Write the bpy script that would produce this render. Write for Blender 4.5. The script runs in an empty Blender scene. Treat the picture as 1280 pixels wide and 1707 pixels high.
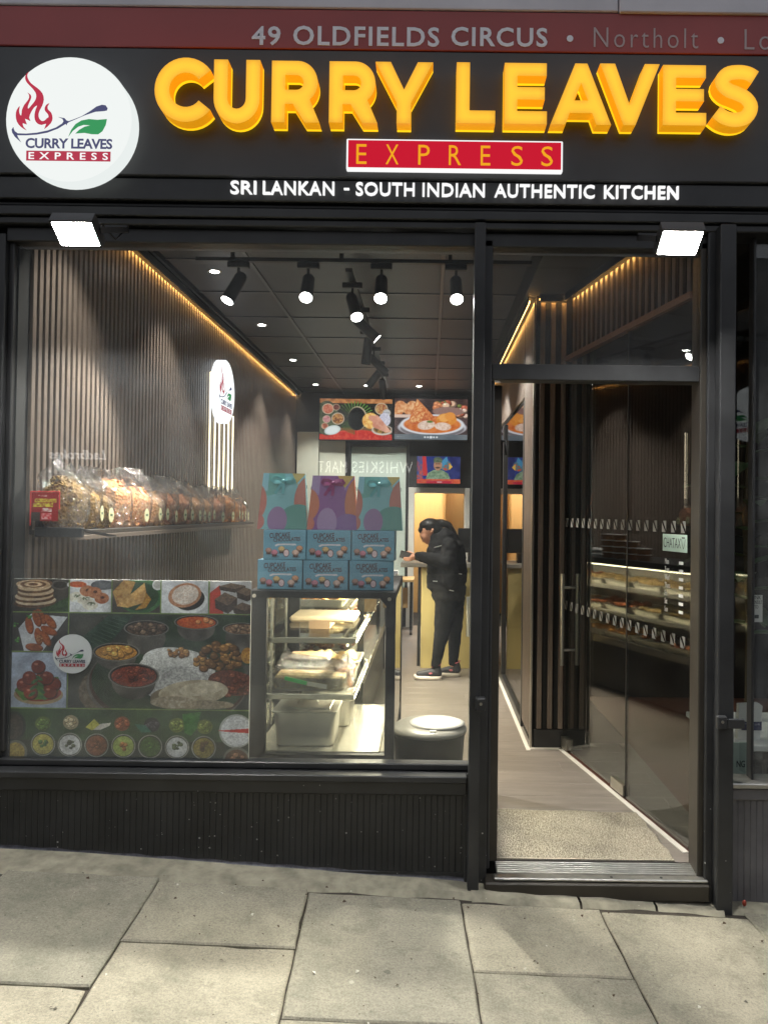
import bpy, math, random
import numpy as np
from mathutils import Vector, Matrix
from mathutils.geometry import tessellate_polygon

random.seed(7)
scene = bpy.context.scene
C = scene.collection
R = math.radians

# ------------------------------------------------------------------ camera, world, exposure
F, CX, CY, D, EYE = 1282.0, 715.0, 834.0, 3.23, 1.5          # photo pixels (1280 x 1707), metres
PITCH, ROLL = R(0.94), R(0.72)
cam_d = bpy.data.cameras.new('camera')
cam = bpy.data.objects.new('camera', cam_d); C.objects.link(cam)
cam_d.sensor_fit = 'VERTICAL'; cam_d.sensor_height = 36.0; cam_d.sensor_width = 27.0
cam_d.lens = F / 1707 * 36
cam_d.shift_x = (640 - CX) / 1707
cam_d.shift_y = (CY - 853.5) / 1707
cam_d.clip_start = 0.05; cam_d.clip_end = 200
CAMROT = Matrix.Rotation(math.pi / 2 + PITCH, 3, 'X') @ Matrix.Rotation(ROLL, 3, 'Z')
CAMLOC = Vector((0, -D, EYE))
cam.matrix_world = Matrix.Translation(CAMLOC) @ CAMROT.to_4x4()
scene.camera = cam

world = bpy.data.worlds.new('World'); scene.world = world
world.use_nodes = True
wn = world.node_tree.nodes
wn['Background'].inputs['Color'].default_value = (0.88, 0.92, 1.0, 1)   # night sky lit by the town
wn['Background'].inputs['Strength'].default_value = 0.68

scene.view_settings.view_transform = 'Standard'
scene.view_settings.look = 'None'
scene.view_settings.exposure = 0.0
scene.view_settings.gamma = 1.0
scene.view_settings.use_curve_mapping = False
scene.render.engine = 'CYCLES'
cy = scene.cycles
cy.use_denoising = True
cy.max_bounces = 7; cy.diffuse_bounces = 3; cy.glossy_bounces = 3; cy.transmission_bounces = 4
cy.transparent_max_bounces = 12
cy.sample_clamp_indirect = 6.0
cy.caustics_reflective = False; cy.caustics_refractive = False

def ray(x, y):
    return CAMROT @ Vector(((x - CX) / F, -(y - CY) / F, -1.0))
def at(x, y, Y):                     # photo pixel -> point on the plane Y
    d = ray(x, y); t = (Y - CAMLOC.y) / d.y
    return CAMLOC + d * t
def atX(x, y, X):
    d = ray(x, y); t = (X - CAMLOC.x) / d.x
    return CAMLOC + d * t

# ------------------------------------------------------------------ object helpers
WL = {}
def thing(name, label, cat, loc=(0, 0, 0), group=None):
    o = bpy.data.objects.new(name, None); C.objects.link(o)
    o.empty_display_size = 0.05
    o.location = loc; WL[o] = Vector(loc)
    o['label'] = label; o['category'] = cat
    if group: o['group'] = group
    return o
def tag(o, label=None, cat=None, group=None, kind=None):
    if label: o['label'] = label
    if cat: o['category'] = cat
    if group: o['group'] = group
    if kind: o['kind'] = kind
    return o
def link(name, me, parent=None):
    o = bpy.data.objects.new(name, me); C.objects.link(o)
    if parent is not None:
        o.parent = parent; WL[o] = WL[parent]
    else:
        WL[o] = Vector((0, 0, 0))
    return o
def copy_tree(o, parent=None):
    c = o.copy(); C.objects.link(c); c.parent = parent
    WL[c] = WL.get(o, Vector((0, 0, 0)))
    for ch in list(o.children): copy_tree(ch, c)
    return c

class MB:
    def __init__(s): s.v = []; s.f = []; s.m = []; s.sm = []
    def add(s, vs, fs, m=0, smooth=False):
        n = len(s.v); s.v.extend([tuple(v) for v in vs])
        for f in fs:
            s.f.append([i + n for i in f]); s.m.append(m); s.sm.append(smooth)
        return s
    def box(s, x0, x1, y0, y1, z0, z1, m=0):
        x0, x1 = min(x0, x1), max(x0, x1); y0, y1 = min(y0, y1), max(y0, y1); z0, z1 = min(z0, z1), max(z0, z1)
        return s.add([(x0,y0,z0),(x1,y0,z0),(x1,y1,z0),(x0,y1,z0),(x0,y0,z1),(x1,y0,z1),(x1,y1,z1),(x0,y1,z1)],
              [(0,3,2,1),(4,5,6,7),(0,1,5,4),(1,2,6,5),(2,3,7,6),(3,0,4,7)], m)
    def bbox(s, x0, x1, y0, y1, z0, z1, b=0.004, m=0):     # box with chamfered edges
        cx, cyy, cz = (x0+x1)/2, (y0+y1)/2, (z0+z1)/2
        hx, hy, hz = abs(x1-x0)/2, abs(y1-y0)/2, abs(z1-z0)/2
        b = min(b, hx*.9, hy*.9, hz*.9)
        vs = []; idx = {}
        for sx in (-1, 1):
            for sy in (-1, 1):
                for sz in (-1, 1):
                    for ax in range(3):
                        p = [sx*hx, sy*hy, sz*hz]
                        for k in range(3):
                            if k != ax: p[k] -= (sx, sy, sz)[k]*b
                        idx[(sx, sy, sz, ax)] = len(vs); vs.append((cx+p[0], cyy+p[1], cz+p[2]))
        fs = []
        def q(*ks):
            pts = [Vector(vs[k]) for k in ks]
            n = (pts[1]-pts[0]).cross(pts[2]-pts[0]); c = sum(pts, Vector())/len(pts) - Vector((cx, cyy, cz))
            fs.append(ks if n.dot(c) > 0 else tuple(reversed(ks)))
        for ax in range(3):
            o1, o2 = [k for k in range(3) if k != ax]
            for sg in (-1, 1):
                ks = []
                for a, bb in ((-1,-1),(1,-1),(1,1),(-1,1)):
                    t = [0,0,0]; t[ax] = sg; t[o1] = a; t[o2] = bb
                    ks.append(idx[(t[0],t[1],t[2],ax)])
                q(*ks)
            for a in (-1, 1):
                for bb in (-1, 1):
                    t0 = [0,0,0]; t0[o1] = a; t0[o2] = bb
                    t0[ax] = -1; t1 = list(t0); t1[ax] = 1
                    q(idx[(*t0,o1)], idx[(*t1,o1)], idx[(*t1,o2)], idx[(*t0,o2)])
        for sx in (-1, 1):
            for sy in (-1, 1):
                for sz in (-1, 1): q(*[idx[(sx,sy,sz,k)] for k in range(3)])
        return s.add(vs, fs, m)
    def obox(s, c, size, rot, m=0):
        hx, hy, hz = size[0]/2, size[1]/2, size[2]/2; c = Vector(c)
        vs = [c + rot @ Vector(p) for p in [(-hx,-hy,-hz),(hx,-hy,-hz),(hx,hy,-hz),(-hx,hy,-hz),(-hx,-hy,hz),(hx,-hy,hz),(hx,hy,hz),(-hx,hy,hz)]]
        return s.add(vs, [(0,3,2,1),(4,5,6,7),(0,1,5,4),(1,2,6,5),(2,3,7,6),(3,0,4,7)], m)
    def bar(s, p0, p1, w, h, up=(0, 0, 1), m=0):
        p0, p1 = Vector(p0), Vector(p1); d = (p1-p0).normalized(); up = Vector(up)
        sx = d.cross(up)
        if sx.length < 1e-4: sx = d.cross(Vector((1,0,0)))
        sx.normalize(); u = sx.cross(d)
        vs = []
        for p in (p0, p1):
            for a, b in ((-1,-1),(1,-1),(1,1),(-1,1)): vs.append(p + sx*(a*w/2) + u*(b*h/2))
        return s.add(vs, [(0,1,2,3)[::-1],(4,5,6,7),(0,1,5,4),(1,2,6,5),(2,3,7,6),(3,0,4,7)], m)
    def cyl(s, p0, p1, r0, r1=None, n=16, caps=True, m=0, smooth=True):
        if r1 is None: r1 = r0
        p0, p1 = Vector(p0), Vector(p1); d = (p1-p0).normalized()
        a = d.cross(Vector((0,0,1)))
        if a.length < 1e-4: a = Vector((1,0,0))
        a.normalize(); b = d.cross(a)
        vs = []
        for p, r in ((p0, r0), (p1, r1)):
            for k in range(n):
                t = 2*math.pi*k/n; vs.append(p + a*(r*math.cos(t)) + b*(r*math.sin(t)))
        s.add(vs, [(k, (k+1)%n, n+(k+1)%n, n+k) for k in range(n)], m, smooth)
        if caps:
            s.add(vs[:n], [tuple(range(n))[::-1]], m); s.add(vs[n:], [tuple(range(n))], m)
        return s
    def tube(s, pts, r, n=8, m=0):
        pts = [Vector(p) for p in pts]; rs = r if isinstance(r, (list, tuple)) else [r]*len(pts)
        vs = []; prev = None
        for i, p in enumerate(pts):
            d = (pts[min(i+1, len(pts)-1)] - pts[max(i-1, 0)]).normalized()
            a = prev - d*prev.dot(d) if prev is not None else d.orthogonal()
            a.normalize(); prev = a; b = d.cross(a)
            for k in range(n):
                t = 2*math.pi*k/n; vs.append(p + a*(rs[i]*math.cos(t)) + b*(rs[i]*math.sin(t)))
        fs = [(i*n+k, i*n+(k+1)%n, (i+1)*n+(k+1)%n, (i+1)*n+k) for i in range(len(pts)-1) for k in range(n)]
        fs += [tuple(range(n))[::-1], tuple(range((len(pts)-1)*n, len(pts)*n))]
        return s.add(vs, fs, m, True)
    def lathe(s, prof, c=(0,0,0), n=24, sx=1, sy=1, m=0, smooth=True):
        c = Vector(c); vs = []
        for r, z in prof:
            for k in range(n):
                t = 2*math.pi*k/n; vs.append(c + Vector((r*sx*math.cos(t), r*sy*math.sin(t), z)))
        k_ = len(prof)
        fs = [(i*n+k, i*n+(k+1)%n, (i+1)*n+(k+1)%n, (i+1)*n+k) for i in range(k_-1) for k in range(n)]
        s.add(vs, fs, m, smooth)
        if prof[0][0] > 1e-5: s.add(vs[:n], [tuple(range(n))[::-1]], m)
        if prof[-1][0] > 1e-5: s.add(vs[-n:], [tuple(range(n))], m)
        return s
    def sph(s, c, r, sx=1, sy=1, sz=1, n=12, k=8, m=0):
        prof = [(max(1e-4, r*math.sin(math.pi*i/k)), -r*sz*math.cos(math.pi*i/k)) for i in range(k+1)]
        return s.lathe(prof, c, n, sx, sy, m)
    def prism(s, polys, o, xd, yd, depth, m=0, mside=None, front_only=False):
        """polys: 2D outline plus holes; o + x*xd + y*yd, thickness towards xd x yd"""
        o, xd, yd = Vector(o), Vector(xd), Vector(yd); nn = xd.cross(yd).normalized()
        polys = [list(p) for p in polys]
        def area(p): return sum(p[i][0]*p[(i+1)%len(p)][1] - p[(i+1)%len(p)][0]*p[i][1] for i in range(len(p)))
        for i, p in enumerate(polys):
            if (area(p) > 0) != (i == 0): p.reverse()
        tris = tessellate_polygon([[Vector((x, y, 0)) for x, y in p] for p in polys])
        flat = [q for p in polys for q in p]
        front = [o + xd*x + yd*y + nn*depth for x, y in flat]; back = [o + xd*x + yd*y for x, y in flat]
        ft = []
        for t in tris:
            a, b, c_ = (flat[i] for i in t)
            ar = (b[0]-a[0])*(c_[1]-a[1]) - (c_[0]-a[0])*(b[1]-a[1])
            if abs(ar) < 1e-14: continue
            ft.append(t if ar > 0 else (t[0], t[2], t[1]))
        s.add(front, ft, m)
        if front_only: return s
        s.add(back, [tuple(reversed(t)) for t in ft], m)
        n0 = 0; ms = m if mside is None else mside
        for p in polys:
            k = len(p); ring = back[n0:n0+k] + front[n0:n0+k]
            s.add(ring, [(i, (i+1)%k, k+(i+1)%k, k+i) for i in range(k)], ms); n0 += k
        return s
    def build(s, name, mats, parent=None):
        off = WL[parent] if parent is not None else Vector((0, 0, 0))
        me = bpy.data.meshes.new(name)
        if off.length > 0: vs = [(x-off.x, y-off.y, z-off.z) for x, y, z in s.v]
        else: vs = s.v
        me.from_pydata(vs, [], s.f)
        if not isinstance(mats, (list, tuple)): mats = [mats]
        for mt in mats: me.materials.append(mt)
        me.polygons.foreach_set('material_index', s.m)
        me.polygons.foreach_set('use_smooth', s.sm)
        me.update()
        return link(name, me, parent)

def box_obj(name, mat_, parent, *a, b=None):
    m = MB()
    if b: m.bbox(*a, b=b)
    else: m.box(*a)
    return m.build(name, mat_, parent)

# ------------------------------------------------------------------ materials (all node based)
def lin(c):
    c = np.asarray(c, float)/255.0
    return np.where(c <= 0.04045, c/12.92, ((c+0.055)/1.055)**2.4)
def L(r, g, b): return tuple(float(v) for v in lin((r, g, b)))

class NT:
    def __init__(s, name):
        s.mat = bpy.data.materials.new(name); s.mat.use_nodes = True
        s.t = s.mat.node_tree; s.t.nodes.clear()
        s.out = s.n('ShaderNodeOutputMaterial')
    def n(s, typ, **kw):
        nd = s.t.nodes.new(typ)
        for k, v in kw.items(): setattr(nd, k, v)
        return nd
    def l(s, a, b): s.t.links.new(a, b)
    def pos(s): return s.n('ShaderNodeNewGeometry').outputs['Position']
    def noise(s, vec, scale, detail=3, rough=0.55, stretch=None):
        if stretch:
            mp = s.n('ShaderNodeMapping'); mp.inputs['Scale'].default_value = stretch
            s.l(vec, mp.inputs['Vector']); vec = mp.outputs['Vector']
        nz = s.n('ShaderNodeTexNoise'); nz.inputs['Scale'].default_value = scale
        nz.inputs['Detail'].default_value = detail; nz.inputs['Roughness'].default_value = rough
        s.l(vec, nz.inputs['Vector']); return nz.outputs['Fac']
    def ramp(s, fac, stops):
        rp = s.n('ShaderNodeValToRGB'); el = rp.color_ramp.elements
        while len(el) < len(stops): el.new(0.5)
        for e, (p, c) in zip(el, stops):
            e.position = p; e.color = (*c, 1) if len(c) == 3 else c
        s.l(fac, rp.inputs['Fac']); return rp.outputs['Color']
    def mix(s, fac, a, b, mode='MIX'):
        mx = s.n('ShaderNodeMix', data_type='RGBA', blend_type=mode)
        for sock, v in ((mx.inputs['Factor'], fac), (mx.inputs['A'], a), (mx.inputs['B'], b)):
            if isinstance(v, (int, float)): sock.default_value = v
            elif isinstance(v, tuple): sock.default_value = (*v, 1) if len(v) == 3 else v
            else: s.l(v, sock)
        return mx.outputs['Result']
    def math(s, op, a, b=0.0):
        m = s.n('ShaderNodeMath', operation=op)
        for sock, v in ((m.inputs[0], a), (m.inputs[1], b)):
            if isinstance(v, (int, float)): sock.default_value = v
            else: s.l(v, sock)
        return m.outputs[0]
    def bump(s, h, strength, dist=0.01):
        b = s.n('ShaderNodeBump'); b.inputs['Strength'].default_value = strength; b.inputs['Distance'].default_value = dist
        s.l(h, b.inputs['Height']); return b.outputs['Normal']
    def principled(s, col=None, rough=0.5, metal=0.0, spec=0.5, normal=None, emit=None, es=0.0, alpha=None, coat=0.0):
        p = s.n('ShaderNodeBsdfPrincipled')
        for k, v in (('Base Color', col), ('Roughness', rough), ('Metallic', metal), ('Specular IOR Level', spec), ('Emission Color', emit), ('Emission Strength', es), ('Alpha', alpha), ('Coat Weight', coat)):
            if v is None: continue
            if isinstance(v, (int, float)): p.inputs[k].default_value = v
            elif isinstance(v, tuple): p.inputs[k].default_value = (*v, 1) if len(v) == 3 else v
            else: s.l(v, p.inputs[k])
        if normal is not None: s.l(normal, p.inputs['Normal'])
        s.l(p.outputs[0], s.out.inputs['Surface']); return p

def pm(name, col, rough=0.5, metal=0.0, spec=0.5, var=0.12, vs=6.0, bump=0.0, bs=60.0, emit=None, es=0.0, stretch=None, rv=0.0):
    t = NT(name); p = t.pos()
    base = col
    nz = t.noise(p, vs, 4, stretch=stretch)
    if var: base = t.ramp(nz, [(0.28, tuple(c*(1-var) for c in col)), (0.72, tuple(min(1, c*(1+var)) for c in col))])
    nr = t.bump(t.noise(p, bs, 3, stretch=stretch), bump, 0.004) if bump else None
    rg = rough
    if rv: rg = t.math('ADD', rough-rv/2, t.math('MULTIPLY', nz, rv))
    t.principled(base, rg, metal, spec, nr, emit, es)
    return t.mat

def emis(name, col, strength):
    t = NT(name); e = t.n('ShaderNodeEmission'); e.inputs['Color'].default_value = (*col, 1); e.inputs['Strength'].default_value = strength
    t.l(e.outputs[0], t.out.inputs['Surface']); return t.mat

def glassmat(name, tint=(1, 1, 1), f0=0.04, dirt_or_haze=0.0, rough=0.0, gain=1.0):
    """thin clear pane: see-through plus an angle dependent reflection"""
    t = NT(name)
    lw = t.n('ShaderNodeLayerWeight'); lw.inputs['Blend'].default_value = 0.5
    f5 = t.math('POWER', lw.outputs['Facing'], 5.0)
    fac = t.math('ADD', f0*gain, t.math('MULTIPLY', f5, (1-f0)))
    fac = t.math('MINIMUM', fac, 1.0)
    tr = t.n('ShaderNodeBsdfTransparent'); tr.inputs['Color'].default_value = (*tint, 1)
    gl = t.n('ShaderNodeBsdfGlossy'); gl.inputs['Roughness'].default_value = rough
    mx = t.n('ShaderNodeMixShader'); t.l(fac, mx.inputs[0]); t.l(tr.outputs[0], mx.inputs[1]); t.l(gl.outputs[0], mx.inputs[2])
    sh = mx.outputs[0]
    if dirt_or_haze:
        df = t.n('ShaderNodeBsdfDiffuse'); df.inputs['Color'].default_value = (0.75, 0.78, 0.8, 1)  # pale veil: a little glass dirt plus lens haze painted in
        p = t.pos()
        nz = t.ramp(t.noise(p, 3.5, 6, 0.7), [(0.42, (0, 0, 0)), (0.85, (1, 1, 1))])
        mx2 = t.n('ShaderNodeMixShader'); t.l(t.math('ADD', dirt_or_haze*0.4, t.math('MULTIPLY', nz, dirt_or_haze)), mx2.inputs[0])
        t.l(sh, mx2.inputs[1]); t.l(df.outputs[0], mx2.inputs[2]); sh = mx2.outputs[0]
    t.l(sh, t.out.inputs['Surface']); return t.mat

def printmat(name, es=0.0, rough=0.45, gain=1.0):
    t = NT(name); a = t.n('ShaderNodeAttribute'); a.attribute_name = 'Col'
    if es:
        e = t.n('ShaderNodeEmission'); t.l(a.outputs['Color'], e.inputs['Color']); e.inputs['Strength'].default_value = es
        g = t.n('ShaderNodeBsdfGlossy'); g.inputs['Roughness'].default_value = 0.15; g.inputs['Color'].default_value = (0.03, 0.03, 0.03, 1)
        ad = t.n('ShaderNodeAddShader'); t.l(e.outputs[0], ad.inputs[0]); t.l(g.outputs[0], ad.inputs[1])
        t.l(ad.outputs[0], t.out.inputs['Surface'])
    else:
        t.principled(a.outputs['Color'], rough, 0, 0.4)
    return t.mat

M = {}
def speckled_black(name, col=(0.026, 0.0265, 0.0275), rough=0.38, chips=True):
    t = NT(name); p = t.pos()
    base = t.ramp(t.noise(p, 5, 4), [(0.3, tuple(c*0.8 for c in col)), (0.75, tuple(c*1.5 for c in col))])
    if chips:
        v = t.n('ShaderNodeTexVoronoi', feature='F1'); v.inputs['Scale'].default_value = 46
        t.l(p, v.inputs['Vector'])
        sep = t.n('ShaderNodeSeparateXYZ'); t.l(p, sep.inputs[0])
        cc = t.n('ShaderNodeSeparateColor'); t.l(v.outputs['Color'], cc.inputs[0])
        r_ = t.math('MULTIPLY', t.math('POWER', cc.outputs[0], 4.0), 0.19)       # few, of uneven size
        low = t.math('MAXIMUM', 0.0, t.math('SUBTRACT', 1.0, t.math('MULTIPLY', t.math('ABSOLUTE', t.math('SUBTRACT', sep.outputs[2], 0.12)), 2.0)))
        hit = t.math('LESS_THAN', v.outputs['Distance'], t.math('MULTIPLY', r_, t.math('ADD', 0.12, low)))
        base = t.mix(hit, base, (0.42, 0.42, 0.40))
    t.principled(base, rough, 0, 0.45, t.bump(t.noise(p, 40, 3), 0.08, 0.004))
    return t.mat
M['black'] = speckled_black('black_painted_aluminium')
M['blackclean'] = speckled_black('black_powder_coat', chips=False)
M['fascia'] = pm('black_sign_board', (0.060, 0.061, 0.063), 0.42, var=0.25, vs=1.5, spec=0.4)
M['bronze'] = pm('dark_bronze_frame', L(62, 58, 52), 0.4, 0.3, var=0.1)
M['grey_render'] = pm('grey_render', L(206, 203, 208), 0.85, var=0.12, vs=2.5, bump=0.15, bs=90)
M['red_band'] = pm('dark_red_band', L(150, 62, 60), 0.45, var=0.15, vs=2.0)
M['band_text'] = pm('grey_vinyl_lettering', L(226, 226, 232), 0.5, var=0.05)
M['alu'] = pm('worn_aluminium', L(176, 174, 168), 0.35, 0.85, var=0.15, vs=25, rv=0.2)
M['steel'] = pm('brushed_steel', L(190, 186, 176), 0.28, 0.95, var=0.08, vs=30, stretch=(1, 1, 12))
M['white_trim'] = pm('white_floor_trim', L(214, 210, 202), 0.5, var=0.08)
M['white_paint'] = pm('white_paint', L(226, 226, 220), 0.5, var=0.04)
M['felt'] = pm('black_felt', (0.008, 0.008, 0.008), 0.9, var=0.2)
M['glass'] = glassmat('window_glass', (0.97, 0.985, 0.98), dirt_or_haze=0.055)  # mostly painted haze that lifts the darks behind the pane
M['glass2'] = glassmat('partition_glass', (0.76, 0.78, 0.77), f0=0.10, dirt_or_haze=0.006)
M['case_glass'] = glassmat('display_glass', (0.975, 0.985, 0.975))
M['black_plastic'] = pm('black_plastic', (0.012, 0.012, 0.0125), 0.42, var=0.2)
M['print'] = printmat('flat_print')
M['print_gloss'] = printmat('glossy_card_print', rough=0.28)
M['screen'] = printmat('screen_picture', es=1.0)

def slat_mat():
    t = NT('walnut_slat'); p = t.pos()
    n1 = t.noise(p, 9, 4, 0.6, stretch=(6, 6, 0.35)); n2 = t.noise(p, 60, 3, 0.6, stretch=(6, 6, 0.3))
    base = t.ramp(n1, [(0.25, L(84, 74, 67)), (0.55, L(110, 98, 89)), (0.8, L(130, 117, 107))])
    base = t.mix(0.35, base, t.ramp(n2, [(0.35, L(66, 57, 51)), (0.7, L(138, 123, 112))]))
    t.principled(base, 0.36, 0, 0.5, t.bump(n2, 0.12, 0.003)); return t.mat
M['slat'] = slat_mat()

def floor_mat():
    t = NT('grey_oak_plank'); p = t.pos()
    oi = t.n('ShaderNodeObjectInfo')
    ad = t.n('ShaderNodeVectorMath', operation='ADD'); t.l(p, ad.inputs[0])
    sc = t.n('ShaderNodeVectorMath', operation='SCALE'); sc.inputs[0].default_value = (7, 13, 0); t.l(oi.outputs['Random'], sc.inputs['Scale'])
    t.l(sc.outputs[0], ad.inputs[1]); q = ad.outputs[0]
    n1 = t.noise(q, 3.0, 5, 0.6, stretch=(0.8, 9, 1)); n2 = t.noise(q, 30, 3, 0.6, stretch=(0.5, 10, 1))
    base = t.ramp(n1, [(0.25, L(110, 103, 98)), (0.5, L(130, 122, 116)), (0.8, L(148, 140, 133))])
    base = t.mix(0.25, base, t.ramp(n2, [(0.3, L(94, 86, 80)), (0.7, L(156, 148, 140))]))
    base = t.mix(t.math('MULTIPLY', oi.outputs['Random'], 0.25), base, L(102, 95, 90))
    t.principled(base, t.math('ADD', 0.32, t.math('MULTIPLY', n1, 0.2)), 0, 0.45, t.bump(n2, 0.1, 0.003)); return t.mat
M['plank'] = floor_mat()

def paving_mat(name='concrete_paving', k=1.0):
    t = NT(name); p = t.pos(); oi = t.n('ShaderNodeObjectInfo')
    n1 = t.noise(p, 2.2, 5, 0.6); n2 = t.noise(p, 9, 5, 0.65); n3 = t.noise(p, 130, 3, 0.6); n4 = t.noise(p, 420, 2, 0.6)
    base = t.ramp(n1, [(0.28, L(126, 124, 115)), (0.5, L(153, 149, 138)), (0.75, L(174, 169, 157))])
    base = t.mix(0.55, base, t.ramp(n2, [(0.3, L(118, 116, 106)), (0.55, L(156, 152, 140)), (0.8, L(174, 169, 155))]))
    base = t.mix(0.44, base, t.ramp(n3, [(0.32, L(82, 80, 72)), (0.55, L(158, 152, 136)), (0.8, L(196, 190, 172))]))
    base = t.mix(0.25, base, t.ramp(n4, [(0.3, L(90, 88, 80)), (0.7, L(200, 194, 180))]))
    # dark weathered blotches and pale chewing-gum spots
    bl = t.ramp(t.noise(p, 3.3, 6, 0.75), [(0.48, (0, 0, 0)), (0.70, (1, 1, 1))])
    base = t.mix(t.math('MULTIPLY', bl, 0.55), base, L(84, 86, 76))
    sc_n = t.ramp(t.noise(p, 16, 6, 0.8), [(0.57, (0, 0, 0)), (0.66, (1, 1, 1))])
    base = t.mix(t.math('MULTIPLY', sc_n, 0.34), base, L(88, 86, 76))
    pl_n = t.ramp(t.noise(p, 6.5, 6, 0.8), [(0.60, (0, 0, 0)), (0.70, (1, 1, 1))])
    base = t.mix(t.math('MULTIPLY', pl_n, 0.30), base, L(188, 182, 166))
    v = t.n('ShaderNodeTexVoronoi', feature='F1'); v.inputs['Scale'].default_value = 9; t.l(p, v.inputs['Vector'])
    cc = t.n('ShaderNodeSeparateColor'); t.l(v.outputs['Color'], cc.inputs[0])
    wob = t.math('ADD', v.outputs['Distance'], t.math('MULTIPLY', t.math('SUBTRACT', n3, 0.5), 0.10))
    gum = t.math('LESS_THAN', wob, t.math('MULTIPLY', t.math('POWER', cc.outputs[0], 6.0), 0.20))
    gcol = t.mix(t.math('GREATER_THAN', cc.outputs[1], 0.35), L(92, 90, 82), L(196, 192, 180))
    base = t.mix(t.math('MULTIPLY', gum, 0.62), base, gcol)
    v2 = t.n('ShaderNodeTexVoronoi', feature='F1'); v2.inputs['Scale'].default_value = 42; t.l(p, v2.inputs['Vector'])
    c2 = t.n('ShaderNodeSeparateColor'); t.l(v2.outputs['Color'], c2.inputs[0])
    sp = t.math('LESS_THAN', v2.outputs['Distance'], t.math('MULTIPLY', t.math('POWER', c2.outputs[0], 12.0), 0.16))
    base = t.mix(t.math('MULTIPLY', sp, 0.7), base, L(60, 54, 46))
    tint = t.mix(oi.outputs['Random'], L(222, 222, 216), L(255, 251, 241))
    base = t.mix(1.0, base, tint, 'MULTIPLY')
    t.principled(base, 0.78, 0, 0.3, t.bump(t.math('ADD', n3, t.math('MULTIPLY', n4, 0.6)), 0.30, 0.003)); return t.mat
M['paving'] = paving_mat()
M['mortar'] = pm('cement_mortar', L(136, 131, 114), 0.9, var=0.35, vs=14, bump=0.6, bs=80)
M['dirt_or_haze'] = pm('joint_dirt', L(52, 46, 38), 0.95, var=0.4, vs=30, bump=0.5, bs=120)

# ------------------------------------------------------------------ lettering: built-in font, turned into normalised meshes in one go
TXT = {}
def prep_text(specs):
    tmp = []
    for key, (body, offset, space, shear) in specs.items():
        cu = bpy.data.curves.new('lettering', 'FONT'); cu.body = body; cu.size = 1.0; cu.offset = offset
        cu.space_character = space; cu.shear = shear; cu.extrude = 0.05; cu.resolution_u = 3
        o = bpy.data.objects.new('lettering', cu); C.objects.link(o); tmp.append((key, o, cu))
    bpy.context.view_layer.update()
    dg = bpy.context.evaluated_depsgraph_get()
    for key, o, cu in tmp:
        me = bpy.data.meshes.new_from_object(o.evaluated_get(dg))
        n = len(me.vertices); v = np.empty(n*3); me.vertices.foreach_get('co', v); v = v.reshape(-1, 3)
        mn, mx = v.min(0), v.max(0)
        TXT[key] = ((v-mn)/np.maximum(mx-mn, 1e-9), [tuple(p.vertices) for p in me.polygons], (mx-mn))
        bpy.data.meshes.remove(me); bpy.data.objects.remove(o); bpy.data.curves.remove(cu)
def text(mb, key, o, xd, yd, w, h, depth, m=0):
    v, f, _ = TXT[key]; o, xd, yd = Vector(o), Vector(xd).normalized(), Vector(yd).normalized(); nn = xd.cross(yd)
    mb.add([o + xd*(p[0]*w) + yd*(p[1]*h) + nn*(p[2]*depth) for p in v], f, m); return mb
specs = {
 'addr1': ('49', 0.018, 1.12, 0), 'addr2': ('OLDFIELDS', 0.018, 1.12, 0), 'addr3': ('CIRCUS', 0.018, 1.12, 0), 'dot': ('\u2022', 0, 1, 0), 'northolt': ('Northolt', -0.008, 1.25, 0), 'london': ('London', -0.008, 1.25, 0),
 'sri': ('SRI', 0.012, 1.05, 0), 'lankan': ('LANKAN', 0.012, 1.08, 0), 'dash': ('-', 0.012, 1, 0), 'south': ('SOUTH', 0.012, 1.05, 0), 'indian': ('INDIAN', 0.012, 1.05, 0),
 'authentic': ('AUTHENTIC', 0.012, 1.08, 0), 'kitchen': ('KITCHEN', 0.012, 1.1, 0),
 'logo1': ('CURRY LEAVES', 0.028, 0.95, 0), 'logo2': ('EXPRESS', 0.012, 1.8, 0),
 'cup': ('CUPCAKE', 0.012, 0.95, 0.0), 'choc': ('CHOCOLATES', 0.014, 0.95, 0.0),
 'lad': ('Ladbrokes', 0.02, 1.0, 0.25), 'whisk1': ('WHISKIES', 0.0, 1.15, 0), 'whisk2': ('MART', 0.0, 1.15, 0), 'chatax': ('CHATAX', -0.012, 1.0, 0),
 'link': ('LINK', 0.0, 1, 0), 'consult': ('CONSULT', 0.0, 1, 0), 'ltd': ('LTD', 0.0, 1, 0), 'ng': ('NG', 0.01, 1, 0),
 'hours': ('Mon\nTues\nWed\nThurs\nFri\nSat\nSun', 0.0, 1, 0), 'hours2': ('11-10\n11-10\n11-10\n11-10\n11-11\n11-11\n11-10', 0.0, 1, 0),
 'offer1': ('MIXED SNACK', 0.03, 1, 0), 'offer2': ('ALL BAGS OF', 0.03, 1, 0), 'offer3': ('HERE', 0.03, 1, 0),
}
for ch in 'EXPRS': specs['ch_' + ch] = (ch, -0.006, 1, 0)
specs.pop('hours2'); specs.pop('offer1'); specs.pop('offer2'); specs.pop('offer3')
prep_text(specs)
# ================================================================== THE STREET
SL = 0.0585                                        # the pavement falls to the right
def pave_z(X): return -0.025 - SL*X
PROT = Matrix.Rotation(math.atan(SL), 3, 'Y') @ Matrix.Rotation(0.045, 3, 'Z')

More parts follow.
